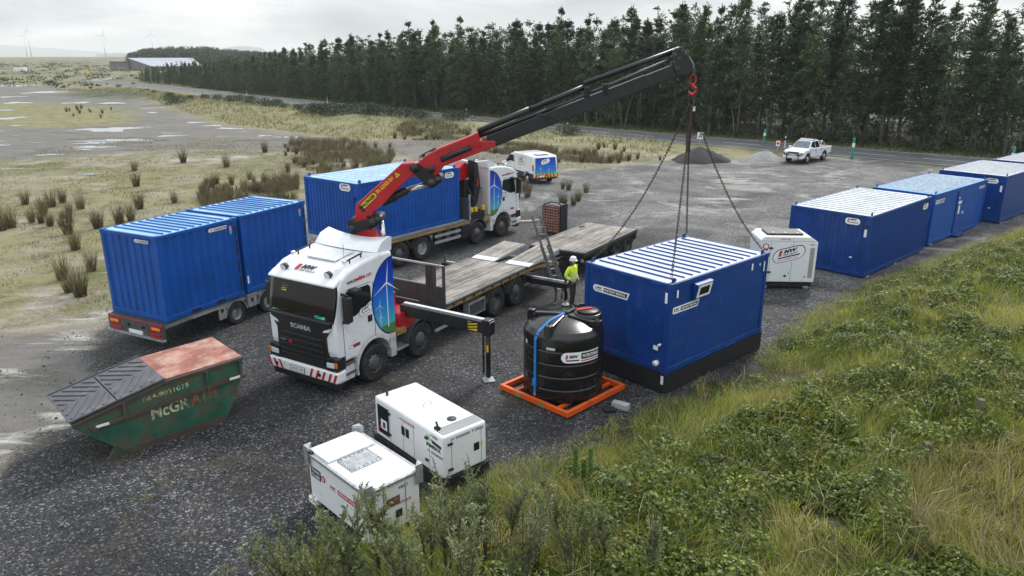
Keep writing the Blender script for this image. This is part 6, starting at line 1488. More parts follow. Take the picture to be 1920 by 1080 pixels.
# telescopic extension: nested box sections and the rams above them
b0, b1, t0, t1 = (920, 276), (1284, 139.5), (912, 254), (1262, 116)
def lerp(a, b, k_): return (a[0] + (b[0] - a[0]) * k_, a[1] + (b[1] - a[1]) * k_)
ex = cb_(cpoly([b0, lerp(b0, b1, .36), lerp(t0, t1, .36), t0], -.215, .215), 'extension_boom', BOOM, bevel=.02)
for i, (k0, k1, w, gw) in enumerate(((.35, .62, .185, .9), (.61, .84, .16, .93), (.83, 1.0, .135, .96))):
    s_ = .04 * (i + 1); A, B, C_, D_ = lerp(b0, b1, k0), lerp(b0, b1, k1), lerp(t0, t1, k1), lerp(t0, t1, k0)
    cpoly([lerp(A, D_, s_), lerp(B, C_, s_), lerp(C_, B, s_), lerp(D_, A, s_)], -w, w).build('boom_section', BOOM, ex, bevel=.015)
for i, (a, b, r_, m, y) in enumerate((((905, 263), (1013, 225), .045, CHROME, -.08), ((1010, 226), (1190, 158), .06, BOOM, -.08), ((1188, 160), (1255, 128), .035, GALV, -.08), ((896, 247), (993, 205), .085, BOOM, .05), ((990, 207), (1100, 161), .075, BOOM, .05), ((1095, 157), (1272, 92), .07, BOOM, .05), ((900, 255), (1040, 200), .05, BOOM, -.02), ((1036, 203), (1262, 108), .04, STEEL, -.02))):
    MB().cyl(P3(*a, y), P3(*b, y), r_, n=12).build('extension_ram', m, ex, True)
for a in ((1010, 222), (1100, 172), (1134, 166)): q = P3(*a); MB().box(q[0] - .07, q[0] + .07, -.2, .2, q[2] - .16, q[2] + .12).build('ram_bracket', MATTE, ex, bevel=.02)
hz = MB(); hz.tube([P3(1010, 212, -.2), P3(1020, 216, -.24), P3(1030, 226, -.24), P3(1036, 234, -.2)], .014, 5); hz.tube([P3(1012, 216, -.22), P3(1028, 214, -.26), P3(1040, 222, -.24)], .014, 5); hz.build('hydraulic_hose', BLACK, ex)
hd = cpoly([(1258, 94), (1274, 87), (1287, 104), (1296, 128), (1290, 139), (1266, 142), (1256, 122)], -.17, .17).build('boom_head', BOOM, ex, bevel=.02)
hp = MB(); r9 = random.Random(8)
for i in range(9): q = P3(r9.uniform(1258, 1282), r9.uniform(92, 130), 0); hp.cyl((q[0], -.2, q[2]), (q[0], .2, q[2]), r9.uniform(.025, .06), n=8)
hp.build('head_pins', STEEL, ex)
cb_(MB().tube([P3(1290, 106), P3(1298, 120), P3(1299, 134)], .012, 5), 'tip_cable', GALV)

# ---- lifting chains
HX, HY = 4.75, 20.03
CHN = thing('chain_sling', 'rusty four leg lifting chain with red hook hanging from the crane tip', 'chain', (HX, HY, 7.0))
def links(pts, pitch=.085, rr=.009, wdt=.021):
    pts = [Vector(q) for q in pts]; mb = MB(); L_ = [0]
    for a, b in zip(pts, pts[1:]): L_.append(L_[-1] + (b - a).length)
    n = int(L_[-1] / pitch)
    def at(s_):
        for i in range(len(pts) - 1):
            if s_ <= L_[i + 1] or i == len(pts) - 2: return pts[i] + (pts[i + 1] - pts[i]) * ((s_ - L_[i]) / (L_[i + 1] - L_[i]))
    for i in range(n):
        a, b = at(i * pitch - .02 if i else 0), at(min((i + 1) * pitch + .02, L_[-1])); d = (b - a).normalized()
        sd_ = d.cross(Vector((0, 1, 0)) if i % 2 else Vector((1, 0, .2))); sd_.normalize()
        lp = [a + d * .015 + sd_ * wdt, b - d * .015 + sd_ * wdt, b, b - d * .015 - sd_ * wdt, a + d * .015 - sd_ * wdt, a]
        for k_ in range(6): mb.cyl(lp[k_], lp[(k_ + 1) % 6], rr, n=4, caps=False)
    return mb
ca, sa_ = math.cos(R(42)), math.sin(R(42))
def c4(x, y, z=3.05): return Vector((3.97 + x * ca - y * sa_ - HX, 17.42 + x * sa_ + y * ca - HY, z - 7.0))
def leg(p, q, sag, n=14): p, q = Vector(p), Vector(q); return [p + (q - p) * t + Vector((0, 0, -sag * 4 * t * (1 - t))) for t in np.linspace(0, 1, n)]
tops = [(-.05, 0, .18), (.05, 0, .18), (-.02, .03, .18), (.02, -.03, .18)]
links(leg(tops[0], c4(.12, C4W - .12), .55)).build('chain_leg', CHAIN, CHN); links(leg(tops[1], c4(C4L - .12, .12), .42)).build('chain_leg', CHAIN, CHN)
links(leg(tops[3], c4(.14, .12), .02)).build('chain_leg', CHAIN, CHN); links(leg(tops[2], c4(C4L - .12, C4W - .12), .02)).build('chain_leg', CHAIN, CHN)
for k_ in range(5): links([(-.06 + .03 * k_, .02 * (-1) ** k_, .15), (-.05 + .025 * k_, .02, -.3), (-.04 + .02 * k_, 0, -1.0 - .05 * k_)]).build('shortened_chain', CHAIN, CHN)
MB().tube([(.09 * math.cos(a), 0, .30 + .16 * math.sin(a)) for a in np.linspace(0, 6.28, 18)], .018, 6).build('master_link', CHAIN, CHN, True)
MB().tube([(0, 0, .72), (.02, 0, .66), (.09, 0, .60), (.10, 0, .52), (.03, 0, .44), (-.06, 0, .47), (-.08, 0, .54)], [.03, .04, .045, .045, .045, .035, .015], 8).build('hook', REDD, CHN, True)
MB().tube([(.085 * math.cos(a), 0, .82 + .13 * math.sin(a)) for a in np.linspace(0, 6.28, 18)], .02, 6).build('swivel_ring', REDD, CHN, True)
MB().bar((.0, 0, .94), (.02, 0, 1.12), .05, .08).build('head_shackle', STEEL, CHN); MB().box(.05, .12, -.01, .01, .02, .14).build('load_tag', LABELW, CHN)

# ---- second lorry, seen from behind
T2 = thing('delivery_lorry', 'white lorry with folded crane carrying a blue cabin, parked facing away', 'lorry', (-1.42, 35.86, 0), R(52))
make_cab(T2, '232 KE 811')
chassis(T2, -8.2, ((0, False, RIM), (-1.85, False, RIM), (-5.55, True, RIMS), (-6.85, False, RIM)), None)
MB().box(-8.2, -2.45, -1.24, 1.24, 1.04, 1.20).build('bed_frame', STEEL, T2)
for s in (-1, 1): MB().box(-8.2, -2.45, min(s * 1.24, s * 1.28), max(s * 1.24, s * 1.28), 1.08, 1.17).build('side_rail', GOLD, T2)
for i in range(12): y = -1.22 + 2.44 * i / 12; MB().box(-8.19, -2.46, y + .004, y + .199, 1.2005, 1.216).build('deck_plank', PLANK, T2)
for z in (.52, .80): MB().box(-4.75, -3.05, -1.22, -1.17, z, z + .12).build('side_guard', ALU, T2)
for x in (-4.5, -3.9, -3.3): MB().box(x, x + .28, -1.12, -.8, .45, 1.0).build('air_tank', STEEL, T2, bevel=.05)
MB().box(-2.98, -2.45, -1.22, -.7, .42, 1.02).build('battery_box', BLACK, T2, bevel=.03)
MB().box(-2.46, -2.38, -1.22, 1.22, 1.2, 2.2).build('headboard', STEEL, T2, bevel=.01); MB().bar((-2.42, -1.22, 1.2), (-2.42, -1.22, 2.4), .08, .08, up=(1, 0, 0)).build('headboard_post', GALV, T2)
MB().box(-2.2, -1.2, -1.1, 1.1, 1.0, 1.5).build('crane_base', BLACK, T2, bevel=.03)
MB().prism([(-2.1, 1.5), (-1.5, 1.5), (-1.55, 2.9), (-2.05, 3.0)], -.6, .1, 'y').build('crane_column', MATTE, T2, bevel=.03)
MB().prism([(-2.6, 3.3), (-1.8, 3.75), (-1.5, 3.6), (-1.55, 3.0), (-2.0, 2.9), (-2.6, 3.0)], -.45, .05, 'y').build('folded_boom', RED, T2, bevel=.03)
MB().prism([(-1.75, 3.85), (-1.45, 3.7), (-1.3, 2.6), (-1.55, 1.8), (-1.8, 1.8), (-1.7, 2.8)], -.95, -.55, 'y').build('boom_extension', BOOM, T2, bevel=.03)
MB().tube([(-1.6, -.98, 3.0), (-1.55, -1.02, 2.8), (-1.6, -1.02, 2.65), (-1.7, -1.0, 2.75)], .035, 7).build('crane_hook', REDD, T2)
for x, y in ((-2.15, -1.0), (-1.9, -1.05), (-1.35, -1.05)): MB().box(x, x + .16, y - .08, y + .08, 1.5, 1.72).build('yellow_valve', YEL, T2, bevel=.02)
MB().cyl((-1.25, -.45, 1.5), (-1.25, -.45, 2.45), .11, n=14).build('exhaust_stack', MATTE, T2); MB().box(-1.55, -1.0, -.8, -.2, 2.44, 2.48).build('stabiliser_pad', STEEL, T2)
hz = MB(); r9 = random.Random(14)
for i in range(14): a_ = r9.uniform(-1.0, .3); hz.tube([(-2.1, a_, 1.45), (-1.7 + r9.uniform(-.2, .2), a_ - .1, 2.0), (-1.8, a_ * .5 - .2, 2.5), (-1.7, -.3, 3.0)], .03, 5)
hz.build('hydraulic_hose', BLACK, T2)

# ---- low trailer under the two containers
LT = thing('low_trailer', 'galvanised low trailer carrying two blue containers', 'trailer', (-10.17, 20.35, 0), R(63.2))
MB().box(-.10, 6.15, .10, 2.34, .70, .86).build('trailer_frame', GALV, LT, bevel=.01); MB().box(-.08, 6.1, .02, 2.42, .86, .898).build('trailer_bed', STEEL, LT)
rb = MB().box(-.20, -.10, .0, 2.44, .42, .88).build('rear_board', STEEL, LT, bevel=.01)
MB().box(-.205, -.20, .02, 2.42, .845, .875).build('red_edge', REDD, rb)
HATCH = mat('orange_marker_board', (.85, .30, .02), .5); 
for y in (.05, 1.90): b = MB().box(-.215, -.20, y, y + .48, .64, .80).build('marker_board', TAILRED, rb); MB().box(-.222, -.215, y + .06, y + .42, .68, .76).build('marker_centre', HATCH, b)
for y in (.10, 1.84): MB().box(-.23, -.20, y, y + .46, .46, .56).build('tail_lamp', TAILRED, rb, bevel=.01)
MB().box(-.23, -.20, .9, 1.5, .44, .55).build('number_plate', LABELW, rb); MB().box(-.26, -.14, -.02, 2.46, .36, .42).build('bumper_bar', GALV, rb)
for y in (.85, 1.5): MB().cyl((-.24, y, .68), (-.19, y, .68), .045, n=10).build('tow_socket', BLACK, rb)
def trw(x):
    for y, s in ((.14, -1), (2.30, 1)):
        wheel(LT, x, y, .375, .24, s, RIMS, True)
        arc_guard(LT, x, .38, .43, min(y - .13, y + .13), max(y - .13, y + .13), 5, 175, GALV)
for x in (2.62, 4.02): trw(x)
for y in (.02, 2.34):
    MB().box(.9, 2.10, y - .02, y + .08, .74, .80).box(3.10, 3.52, y - .02, y + .08, .82, .87).box(4.5, 6.1, y - .02, y + .08, .74, .80).build('fender_rail', ALU, LT)
    MB().box(1.9, 2.18, y, y + .05, .36, .80).build('fender_plate', GALV, LT); MB().box(3.12, 3.50, y, y + .05, .42, .82).build('fender_plate', GALV, LT)
    for x in (1.98, 3.26): MB().box(x, x + .10, y - .006, y + .056, .58, .70).build('logo_plate', MATTE, LT)
MB().bar((6.1, 1.0, .7), (8.2, 1.22, .62), .12, .14).bar((6.1, 1.44, .7), (8.2, 1.22, .62), .12, .14).build('drawbar', GALV, LT)
MB().cyl((7.4, 1.5, .0), (7.4, 1.5, .8), .04, n=10).build('jockey_leg', GALV, LT)

# ---- flat drawbar trailer behind the crane lorry
FTR = thing('flat_trailer', 'flat timber deck trailer standing behind the crane lorry', 'trailer', (2.85, 27.91, 0), R(57.0))
MB().box(0, 5.06, 0, 2.50, .80, .99).build('trailer_frame', MATTE, FTR, bevel=.01); MB().box(-.06, 0, .0, 2.5, .62, 1.0).build('front_board', MATTE, FTR)
for y in (-.03, 2.50): MB().box(0, 5.06, y, y + .03, .93, 1.045).build('side_rave', STEEL, FTR)
for i in range(13): y = 2.5 * i / 13; MB().box(.0, 5.05, y + .007, y + 2.5 / 13 - .007, .992, 1.04 + .004 * (i % 2)).build('deck_plank', PLANK, FTR)
for x in (3.15, 4.25):
    for y, s in ((.16, -1), (2.34, 1)): wheel(FTR, x, y, .44, .28, s, RIM, True); arc_guard(FTR, x, .46, .49, y - .15, y + .15, 5, 175, STEEL)
MB().box(5.05, 5.25, .1, 2.4, .55, .75).build('rear_bumper', MATTE, FTR); MB().bar((0, .9, .75), (-2.0, 1.25, .62), .12, .12).bar((0, 1.6, .75), (-2.0, 1.25, .62), .12, .12).build('drawbar', MATTE, FTR)
MB().cyl((-.2, .3, .02), (-.2, .3, .9), .05, n=10).cyl((-.2, 2.2, .02), (-.2, 2.2, .9), .05, n=10).build('landing_leg', STEEL, FTR); MB().box(3.9, 4.2, 2.2, 2.3, 1.05, 1.10).build('lashing_ring', STEEL, FTR)
MB().box(-.12, -.06, -.02, .10, .68, .78).build('corner_plate', ALU, FTR)

# ---- ladder leaning on the lorry's tail
LD = thing('ladder', 'grey aluminium ladder leaning against the tail of the crane lorry', 'ladder', (1.60, 25.05, .0))
A0, A1 = Vector((.18, .1, .32)), Vector((-.76, .55, 3.02)); sd_ = Vector((.32, .12, 0))
LADM = mat('dull_ladder_metal', (.16, .165, .17), .5, .5, var=.2)
for k_ in (-1, 1): MB().bar(A0 + sd_ * (k_ * .5), A1 + sd_ * (k_ * .42), .035, .085, up=(.8, -.3, .3)).build('stile', LADM, LD)
for k_ in (-1, 1): MB().bar(A0 + sd_ * (k_ * .42) + Vector((-.06, -.05, .0)), A0.lerp(A1, .62) + sd_ * (k_ * .36) + Vector((-.06, -.05, 0)), .03, .07, up=(.8, -.3, .3)).build('lower_stile', LADM, LD)
for i in range(11): t = .04 + i * .09; q = A0.lerp(A1, t); MB().bar(q - sd_ * (.5 - .08 * t), q + sd_ * (.5 - .08 * t), .03, .03).build('rung', ALU, LD)
MB().bar(A0 + Vector((-.2, 0, -.32)), A0 + Vector((-.2, 0, .02)), .05, .05).bar(A0 + Vector((.2, .05, -.32)), A0 + Vector((.2, .05, .02)), .05, .05).build('ladder_foot', BLACK, LD)

# ---- rusty grid crate in the yard
CR = thing('steel_crate', 'rusty red brown grid fronted crate standing in the yard behind the ladder', 'crate', (1.52, 36.0, 0), R(-38))
MB().box(0, .98, .06, .72, .03, 1.42).build('crate_body', STEEL, CR, bevel=.03)
fr = MB().box(-.02, 1.0, .0, .058, .05, 1.38).build('grid_front', BROWNR, CR, bevel=.01)
PALEH = mat('pale_grid_ends', (.42, .26, .21), .8, var=.2)
for i in range(6):
    for j in range(9): MB().box(.06 + i * .155, .15 + i * .155, -.03, .0, .14 + j * .135, .19 + j * .135).build('grid_cell', PALEH, fr)
for x in (.98, .0): MB().box(x, x + .05, .1, .7, .0, 1.46).build('crate_post', BLACK, CR)
MB().tube([(.1, .3, 1.43), (.3, .3, 1.52), (.7, .3, 1.52), (.9, .3, 1.43)], .03, 6).build('carry_handle', MATTE, CR)
tag(MB().box(-1.9, 1.2, -.15, .15, 0, .08).build('timber_beam', mat('pale_timber', (.34, .30, .25), .85, var=.2), None, loc=(.9, 38.3, .01), rotz=R(14)), 'pale timber beam lying on the gravel behind the rusty crate', 'timber')

# ---- panel van
VN = thing('panel_van', 'white panel van with blue turbine mural on its rear doors', 'van', (2.32, 50.62, 0), R(118))
ar = lambda x: [(x + .42 * math.cos(R(a)), .36 + .42 * math.sin(R(a))) for a in (10, 40, 70, 110, 140, 170)]
vp = [(0, .42), (.0, 1.15), (.10, 1.80), (.22, 1.93), (1.6, 2.0), (2.9, 1.97), (3.35, 1.80), (4.02, 1.28), (4.75, 1.08), (4.95, .80), (4.95, .40)] + ar(3.95) + ar(.95)
MB().prism(vp, -.97, .97, 'y').build('body', WHITE2, VN, bevel=.10, seg=3).modifiers['bevel'].angle_limit = R(50)
for s in (-1, 1):
    fv = face((0, s * .97, 0), (-s, 0, 0), (0, 0, 1)); X = lambda x: -s * x
    d = Decal(fv); d.poly([(X(a), b) for a, b in ((3.98, 1.30), (3.40, 1.72), (2.85, 1.74), (2.80, 1.28))], 0, 2); d.build('door_window', [GLASS], VN)
    d = Decal(fv); d.poly([(X(a), b) for a, b in ((.0, .44), (.52, .44), (.6, .72), (1.3, .72), (1.4, .44), (3.5, .44), (3.6, .74), (.0, .74))], 0, 1); d.build('navy_sill', [NAVY], VN)
    for x in (.95, 3.95): wheel(VN, x, s * .85, .34, .22, s, RIMS, hub=False)
    MB().box(.02, .14, min(s * .95, s * .985), max(s * .95, s * .985), .95, 1.35).build('tail_lamp', TAILRED, VN)
    for x in (1.9, 2.72): MB().bar((x, s * .972, .76), (x, s * .972, 1.75), .01, .012).build('panel_seam', STEEL, VN)
    MB().box(3.5, 3.66, min(s * .98, s * 1.18), max(s * .98, s * 1.18), 1.22, 1.42).build('mirror', BLACK, VN, bevel=.04)
fv = face((0, .975, 0), (-1, 0, 0), (0, 0, 1)); mw_badge(VN, fv, -2.30, 1.10, 1.15, slant=.16)
fr_ = face((-.004, 0, 0), (0, -1, 0), (0, 0, 1))
VMUR = mural_material(.45, 1.85)
rd_ = MB(); rd_.add([(-.02, .84, .72), (-.02, -.84, .72), (-.02, -.83, 1.15), (-.02, .83, 1.15), (.075, .78, 1.80), (.075, -.78, 1.80)], [(0, 1, 2, 3), (3, 2, 5, 4)]); rd_.build('rear_door_mural', VMUR, VN)
fb = face((-.024, 0, 0), (0, -1, 0), (0, 0, 1)); d = Decal(fb); turbine_mark(d, -.42, 1.12, .3, 0); turbine_mark(d, .25, 1.02, .25, 0); d.rect(-.02, .0, .72, 1.15, 1, 1); d.build('mural_turbines', [LABELW, INK], VN)
fu = face((-.026, 0, 1.15), (0, -1, 0), (.095, 0, .65)); mw_badge(VN, fu, -.35, .16, .68, slant=.22, outline=False, small=True)
d = Decal(face((-.03, 0, 0), (0, -1, 0), (0, 0, 1))); d.rect(-.86, .86, .45, .70, 1, 1)
for k_ in range(7): y = -.86 + k_ * .246; sg = 1 if y < 0 else -1; d.poly([(y, .45), (y + .12, .45), (y + .12 + .1 * sg, .70), (y + .1 * sg, .70)], 0, 2)
d.rect(-.52, -.14, .50, .60, 2, 3); d.build('chevron_boards', [REDD, YEL, LABELW], VN)
MB().box(-.10, .05, -.92, .92, .34, .46).build('rear_bumper', BLACK, VN, bevel=.03); MB().box(.3, 1.0, -.5, .5, 1.985, 2.04).build('roof_bar', LABELW, VN, bevel=.02)

# ---- pickup
PK = thing('pickup_truck', 'white double cab pickup parked by the pale gravel heap', 'pickup', (23.78, 61.46, 0), R(223))
ar = lambda x: [(x + .47 * math.cos(R(a)), .40 + .47 * math.sin(R(a))) for a in (172, 140, 110, 70, 40, 8)]
pp = [(-3.95, .55), (-4.15, .62), (-4.2, 1.12), (-2.42, 1.14), (-.30, 1.12), (.55, 1.06), (.84, .92), (.90, .55), (.86, .42)]
pp = pp[::-1]; 
lower = [(.86, .45), (.90, .60), (.84, .94), (.55, 1.08), (-.30, 1.14), (-4.2, 1.14), (-4.15, .60)] + ar(-3.0) + ar(0.)
MB().prism(lower, -.88, .88, 'y').build('body', WHITE2, PK, bevel=.06, seg=3).modifiers['bevel'].angle_limit = R(50)
MB().box(-4.12, -2.50, -.74, .74, 1.05, 1.145).build('load_bed', STEEL, PK)
V = []; 
for x, z, w in ((-.22, 1.13, .80), (-.92, 1.74, .62), (-2.05, 1.78, .62), (-2.40, 1.13, .80)): V += [(x, -w, z), (x, w, z)]
mb = MB(); mb.add(V, [(0, 1, 3, 2), (2, 3, 5, 4), (4, 5, 7, 6), (0, 2, 4, 6), (1, 7, 5, 3)]); mb.build('cab', WHITE2, PK, bevel=.05, seg=2)
def qd(pts, name, m, parent): mb = MB(); mb.add(pts, [tuple(range(len(pts)))]); return mb.build(name, m, parent)
nx = Vector((.61, 0, .70)).normalized() * .012
qd([Vector(q) + nx for q in ((-.30, -.70, 1.20), (-.30, .70, 1.20), (-.86, .58, 1.69), (-.86, -.58, 1.69))], 'windscreen', mat('pale_reflective_glass', (.10, .14, .17), .08, spec=.8, coat=.6), PK)
for s in (-1, 1):
    def sidep(x, z): return (x, s * (.80 - (z - 1.13) * .285 + .012), z)
    for a, nm in (([(-.40, 1.19), (-.92, 1.67), (-1.30, 1.69), (-1.30, 1.19)], 'door_window'), ([(-1.38, 1.19), (-1.38, 1.69), (-1.92, 1.69), (-2.12, 1.19)], 'door_window')):
        pts = [sidep(*q) for q in a]; qd(pts if s < 0 else pts[::-1], nm, GLASS, PK)
    for x in (0, -3.0): wheel(PK, x, s * .76, .385, .25, s, RIMS, hub=False)
    MB().box(-.42, -.26, min(s * .84, s * 1.06), max(s * .84, s * 1.06), 1.12, 1.30).build('mirror', WHITE2, PK, bevel=.04)
    MB().prism([(s * .52, .80), (s * .86, .80), (s * .84, .96), (s * .52, .92)], .60, .885, 'x').build('headlamp', LAMP, PK, bevel=.03)
    for x in (-1.34, -.36, -2.3): MB().bar((x, s * .885, .62), (x, s * .885, 1.12), .01, .012).build('door_seam', STEEL, PK)
    for x in (-1.22, -2.18): MB().box(x, x + .16, min(s * .875, s * .90), max(s * .875, s * .90), .98, 1.03).build('door_handle', BLACK, PK)
    MB().box(-2.4, -.55, min(s * .82, s * .98), max(s * .82, s * .98), .42, .47).build('side_step', ALU, PK)
MB().box(.80, .92, -.45, .45, .80, .96).build('grille', STEEL, PK, bevel=.02); MB().box(.75, .98, -.86, .86, .42, .60).build('bumper', WHITE2, PK, bevel=.04)
for y in (-.5, .5): MB().bar((.98, y, .40), (.98, y, .86), .07, .06, up=(1, 0, 0)).build('bull_bar_post', BLACK, PK)
MB().bar((.99, -.72, .72), (.99, .72, .72), .07, .08).bar((.99, -.72, .72), (.90, -.80, .86), .07, .08).bar((.99, .72, .72), (.90, .80, .86), .07, .08).build('bull_bar', BLACK, PK, bevel=.015)
d = Decal(face((1.03, 0, 0), (0, 1, 0), (0, 0, 1))); d.rect(-.26, .26, .67, .78, 0, 1).text('08 KE 4721', -.22, .695, .06, 1, 2, width=.44); d.build('number_plate', LOGO, PK)
MB().prism([(-.25, 1.10), (.12, 1.085), (.05, 1.15), (-.25, 1.17)], -.28, .28, 'y').build('bonnet_scoop', WHITE2, PK, bevel=.02)
rb = MB()
for y in (-.68, .68): rb.tube([(-2.5, y, 1.14), (-2.52, y, 1.55), (-2.65, y, 1.68), (-3.3, y, 1.3), (-3.5, y, 1.14)], .035, 7)
rb.tube([(-2.55, -.68, 1.62), (-2.55, .68, 1.62)], .035, 7); rb.build('roll_bar', CHROME, PK, True)
MB().box(-1.75, -1.1, -.55, .55, 1.785, 1.85).build('light_bar', LABELW, PK, bevel=.02); MB().box(-1.5, -1.35, -.62, .62, 1.84, 1.90).build('roof_bar', BLACK, PK)
MB().box(-4.32, -4.2, -.8, .8, .50, .62).build('rear_bumper', BLACK, PK, bevel=.02)

# ================================================================== heaps, signs, posts, far building, turbines
def heap(name, label, x, y, rx, ry, h, m, seed):
    r_ = np.random.RandomState(seed); n, k_ = 48, 12; V = []
    for j in range(k_ + 1):
        t = j / k_
        for i in range(n):
            a = 2 * math.pi * i / n; wob = 1 + .10 * math.sin(3 * a + seed) + .06 * math.sin(7 * a)
            rr = 1 - t; z = h * (t ** .9) * (1 - .12 * t * t) + (r_.normal(0, .022) if 0 < j < k_ else 0)
            V.append((x + rx * rr * wob * math.cos(a), y + ry * rr * wob * math.sin(a), z - .02))
    mb = MB(); mb.add(V, [(j * n + i, j * n + (i + 1) % n, (j + 1) * n + (i + 1) % n, (j + 1) * n + i) for j in range(k_) for i in range(n)])
    return tag(mb.build(name, m, None, True), label, 'heap')
heap('gravel_heap', 'dark grey heap of road planings behind the lifting chains', 15.9, 62.6, 2.5, 2.2, 1.32, mat('dark_planings', (.022, .022, .024), .9, var=.4, scale=6, bump=.8, bscale=14), 2)
heap('gravel_heap', 'pale grey heap of fine gravel beside the white pickup', 21.7, 63.2, 1.55, 1.6, .92, mat('pale_fine_gravel', (.26, .255, .25), .95, var=.2, scale=5, bump=.6, bscale=20), 5)
POSTG = mat('green_post_plastic', (.01, .22, .13), .5); POSTW = mat('grey_white_post', (.55, .56, .56), .6)
def sign(name, label, u, v, w, h, top, m, marks, yaw):
    q = gp(u, v); T = thing(name, label, 'sign', (q.x, q.y, float(ground_z(q.x, q.y))), R(yaw))
    MB().cyl((0, .03, 0), (0, .03, top), .03, n=8).build('post', GALV, T); MB().box(-w / 2, w / 2, -.012, .012, top - h, top).build('board', m, T)
    d = Decal(face((0, -.014, top - h), (1, 0, 0), (0, 0, 1))); marks(d); d.build('symbol', LOGO, T)
sign('warning_sign', 'white sign board with black symbol behind the dark heap', 1312, 272, .62, .66, 1.25, LABELW, lambda d: d.poly([(-.2, .08), (-.12, .08), (.02, .58), (-.06, .58)], 3).poly([(.2, .08), (.12, .08), (-.02, .58), (.06, .58)], 3).rect(-.1, .1, .22, .30, 3), -12)
sign('warning_sign', 'small red and white sign left of the white pickup', 1457, 287, .46, .58, 1.15, REDD, lambda d: d.rect(-.17, .17, .05, .53, 0, 1).stadium(-.12, .12, .18, .42, 2, 2), -18)
for (u, v, h, lab) in ((1597, 297, 1.75, 'green marker post standing right of the white pickup'), (1432, 270, 1.5, 'green marker post on the far verge left of the pickup'), (1893, 322, 1.9, 'green marker post behind the farthest cabin roof')):
    q = gp(u, v); T = thing('marker_post', lab, 'post', (q.x, q.y, 0), 0, 'green marker posts')
    MB().lathe([(0, 0), (.16, 0), (.15, .1), (.11, .2), (.11, h - .1), (.09, h), (0, h)], 14).build('post', POSTG, T, True); MB().lathe([(.114, h * .55), (.114, h * .75)], 14).build('white_band', LABELW, T)
for (u, v, lab) in ((1064, 249, 'below the black boom'), (875, 219, 'above the crane knuckle'), (614, 194, 'left of the conifers by the gorse'), (463, 181, 'beyond the scattered gorse'), (322, 165, 'near the bend'), (268, 159, 'farthest by the bend'), (1471, 278, 'just left of the pickup cab')):
    q = gp(u, v); T = thing('reflector_post', 'slim white roadside reflector post ' + lab, 'post', (q.x, q.y, 0), R(-15), 'white reflector posts along the road')
    MB().prism([(-.07, -.03), (.07, -.03), (.05, .05), (-.05, .05)], 0, 1.15, 'z').build('post', POSTW, T, bevel=.01); MB().box(-.071, .071, -.034, -.029, .75, .95).build('black_band', MATTE, T)
# far low building
BD = thing('stone_building', 'low grey stone building with a pale sloping roof near the road bend', 'building', (-222, 445, 0), 0)
STW = mat('grey_rubble_stone', (.17, .165, .16), .9, var=.3, scale=.8); PALR = mat('pale_metal_roof', (.34, .37, .41), .5, var=.06)
MB().box(-10.5, 0, -2, 12, 0, 5.4).build('flat_block', STW, BD); MB().box(-10.8, .2, -2.3, 12.3, 5.4, 5.8).build('flat_roof', STEEL, BD)
mb = MB(); mb.add([(0, 0, 0), (15, -5, 0), (34, 18, 0), (27, 24, 0), (0, 0, 7.4), (15, -5, 3.0), (34, 18, 3.0), (27, 24, 7.4)], [(0, 1, 5, 4), (1, 2, 6, 5), (2, 3, 7, 6), (3, 0, 4, 7)]); mb.build('wall', STW, BD)
mb = MB(); mb.add([(-.4, -.3, 7.45), (15.2, -5.5, 2.95), (34.5, 18, 2.95), (27, 24.5, 7.45), (-.4, -.3, 7.8), (15.2, -5.5, 3.3), (34.5, 18, 3.3), (27, 24.5, 7.8)], [(4, 5, 6, 7), (0, 1, 5, 4), (1, 2, 6, 5), (2, 3, 7, 6), (3, 0, 4, 7), (0, 3, 2, 1)]); mb.build('roof', PALR, BD)
for x in (-6.5, -4.6): w_ = MB().box(x, x + 1.3, -2.06, -2.0, .9, 2.4).build('window', LABELW, BD); MB().box(x + .15, x + 1.15, -2.09, -2.061, 1.05, 2.25).build('pane', GLASS, w_)
for x in (3.0, 6.0): w_ = MB().bar((x, -x / 3 - .05, 1.2), (x + 1.4, -(x + 1.4) / 3 - .05, 1.2), .06, 1.4).build('window', STEEL, BD)
tag(MB().box(-3, 3, -1.2, 1.2, 0, 2.2).build('far_caravan', WHITE, None, bevel=.3, loc=(-270, 420, .5), rotz=.2), 'tiny white vehicle far out on the moor at the left', 'vehicle')
q_ = gp(190, 148); tag(MB().cyl((0, 0, 0), (0, 0, 3.0), .35, n=8).build('yellow_post', YEL, None, loc=(-200, 360, 0)), 'yellow post beside the far road junction', 'post')
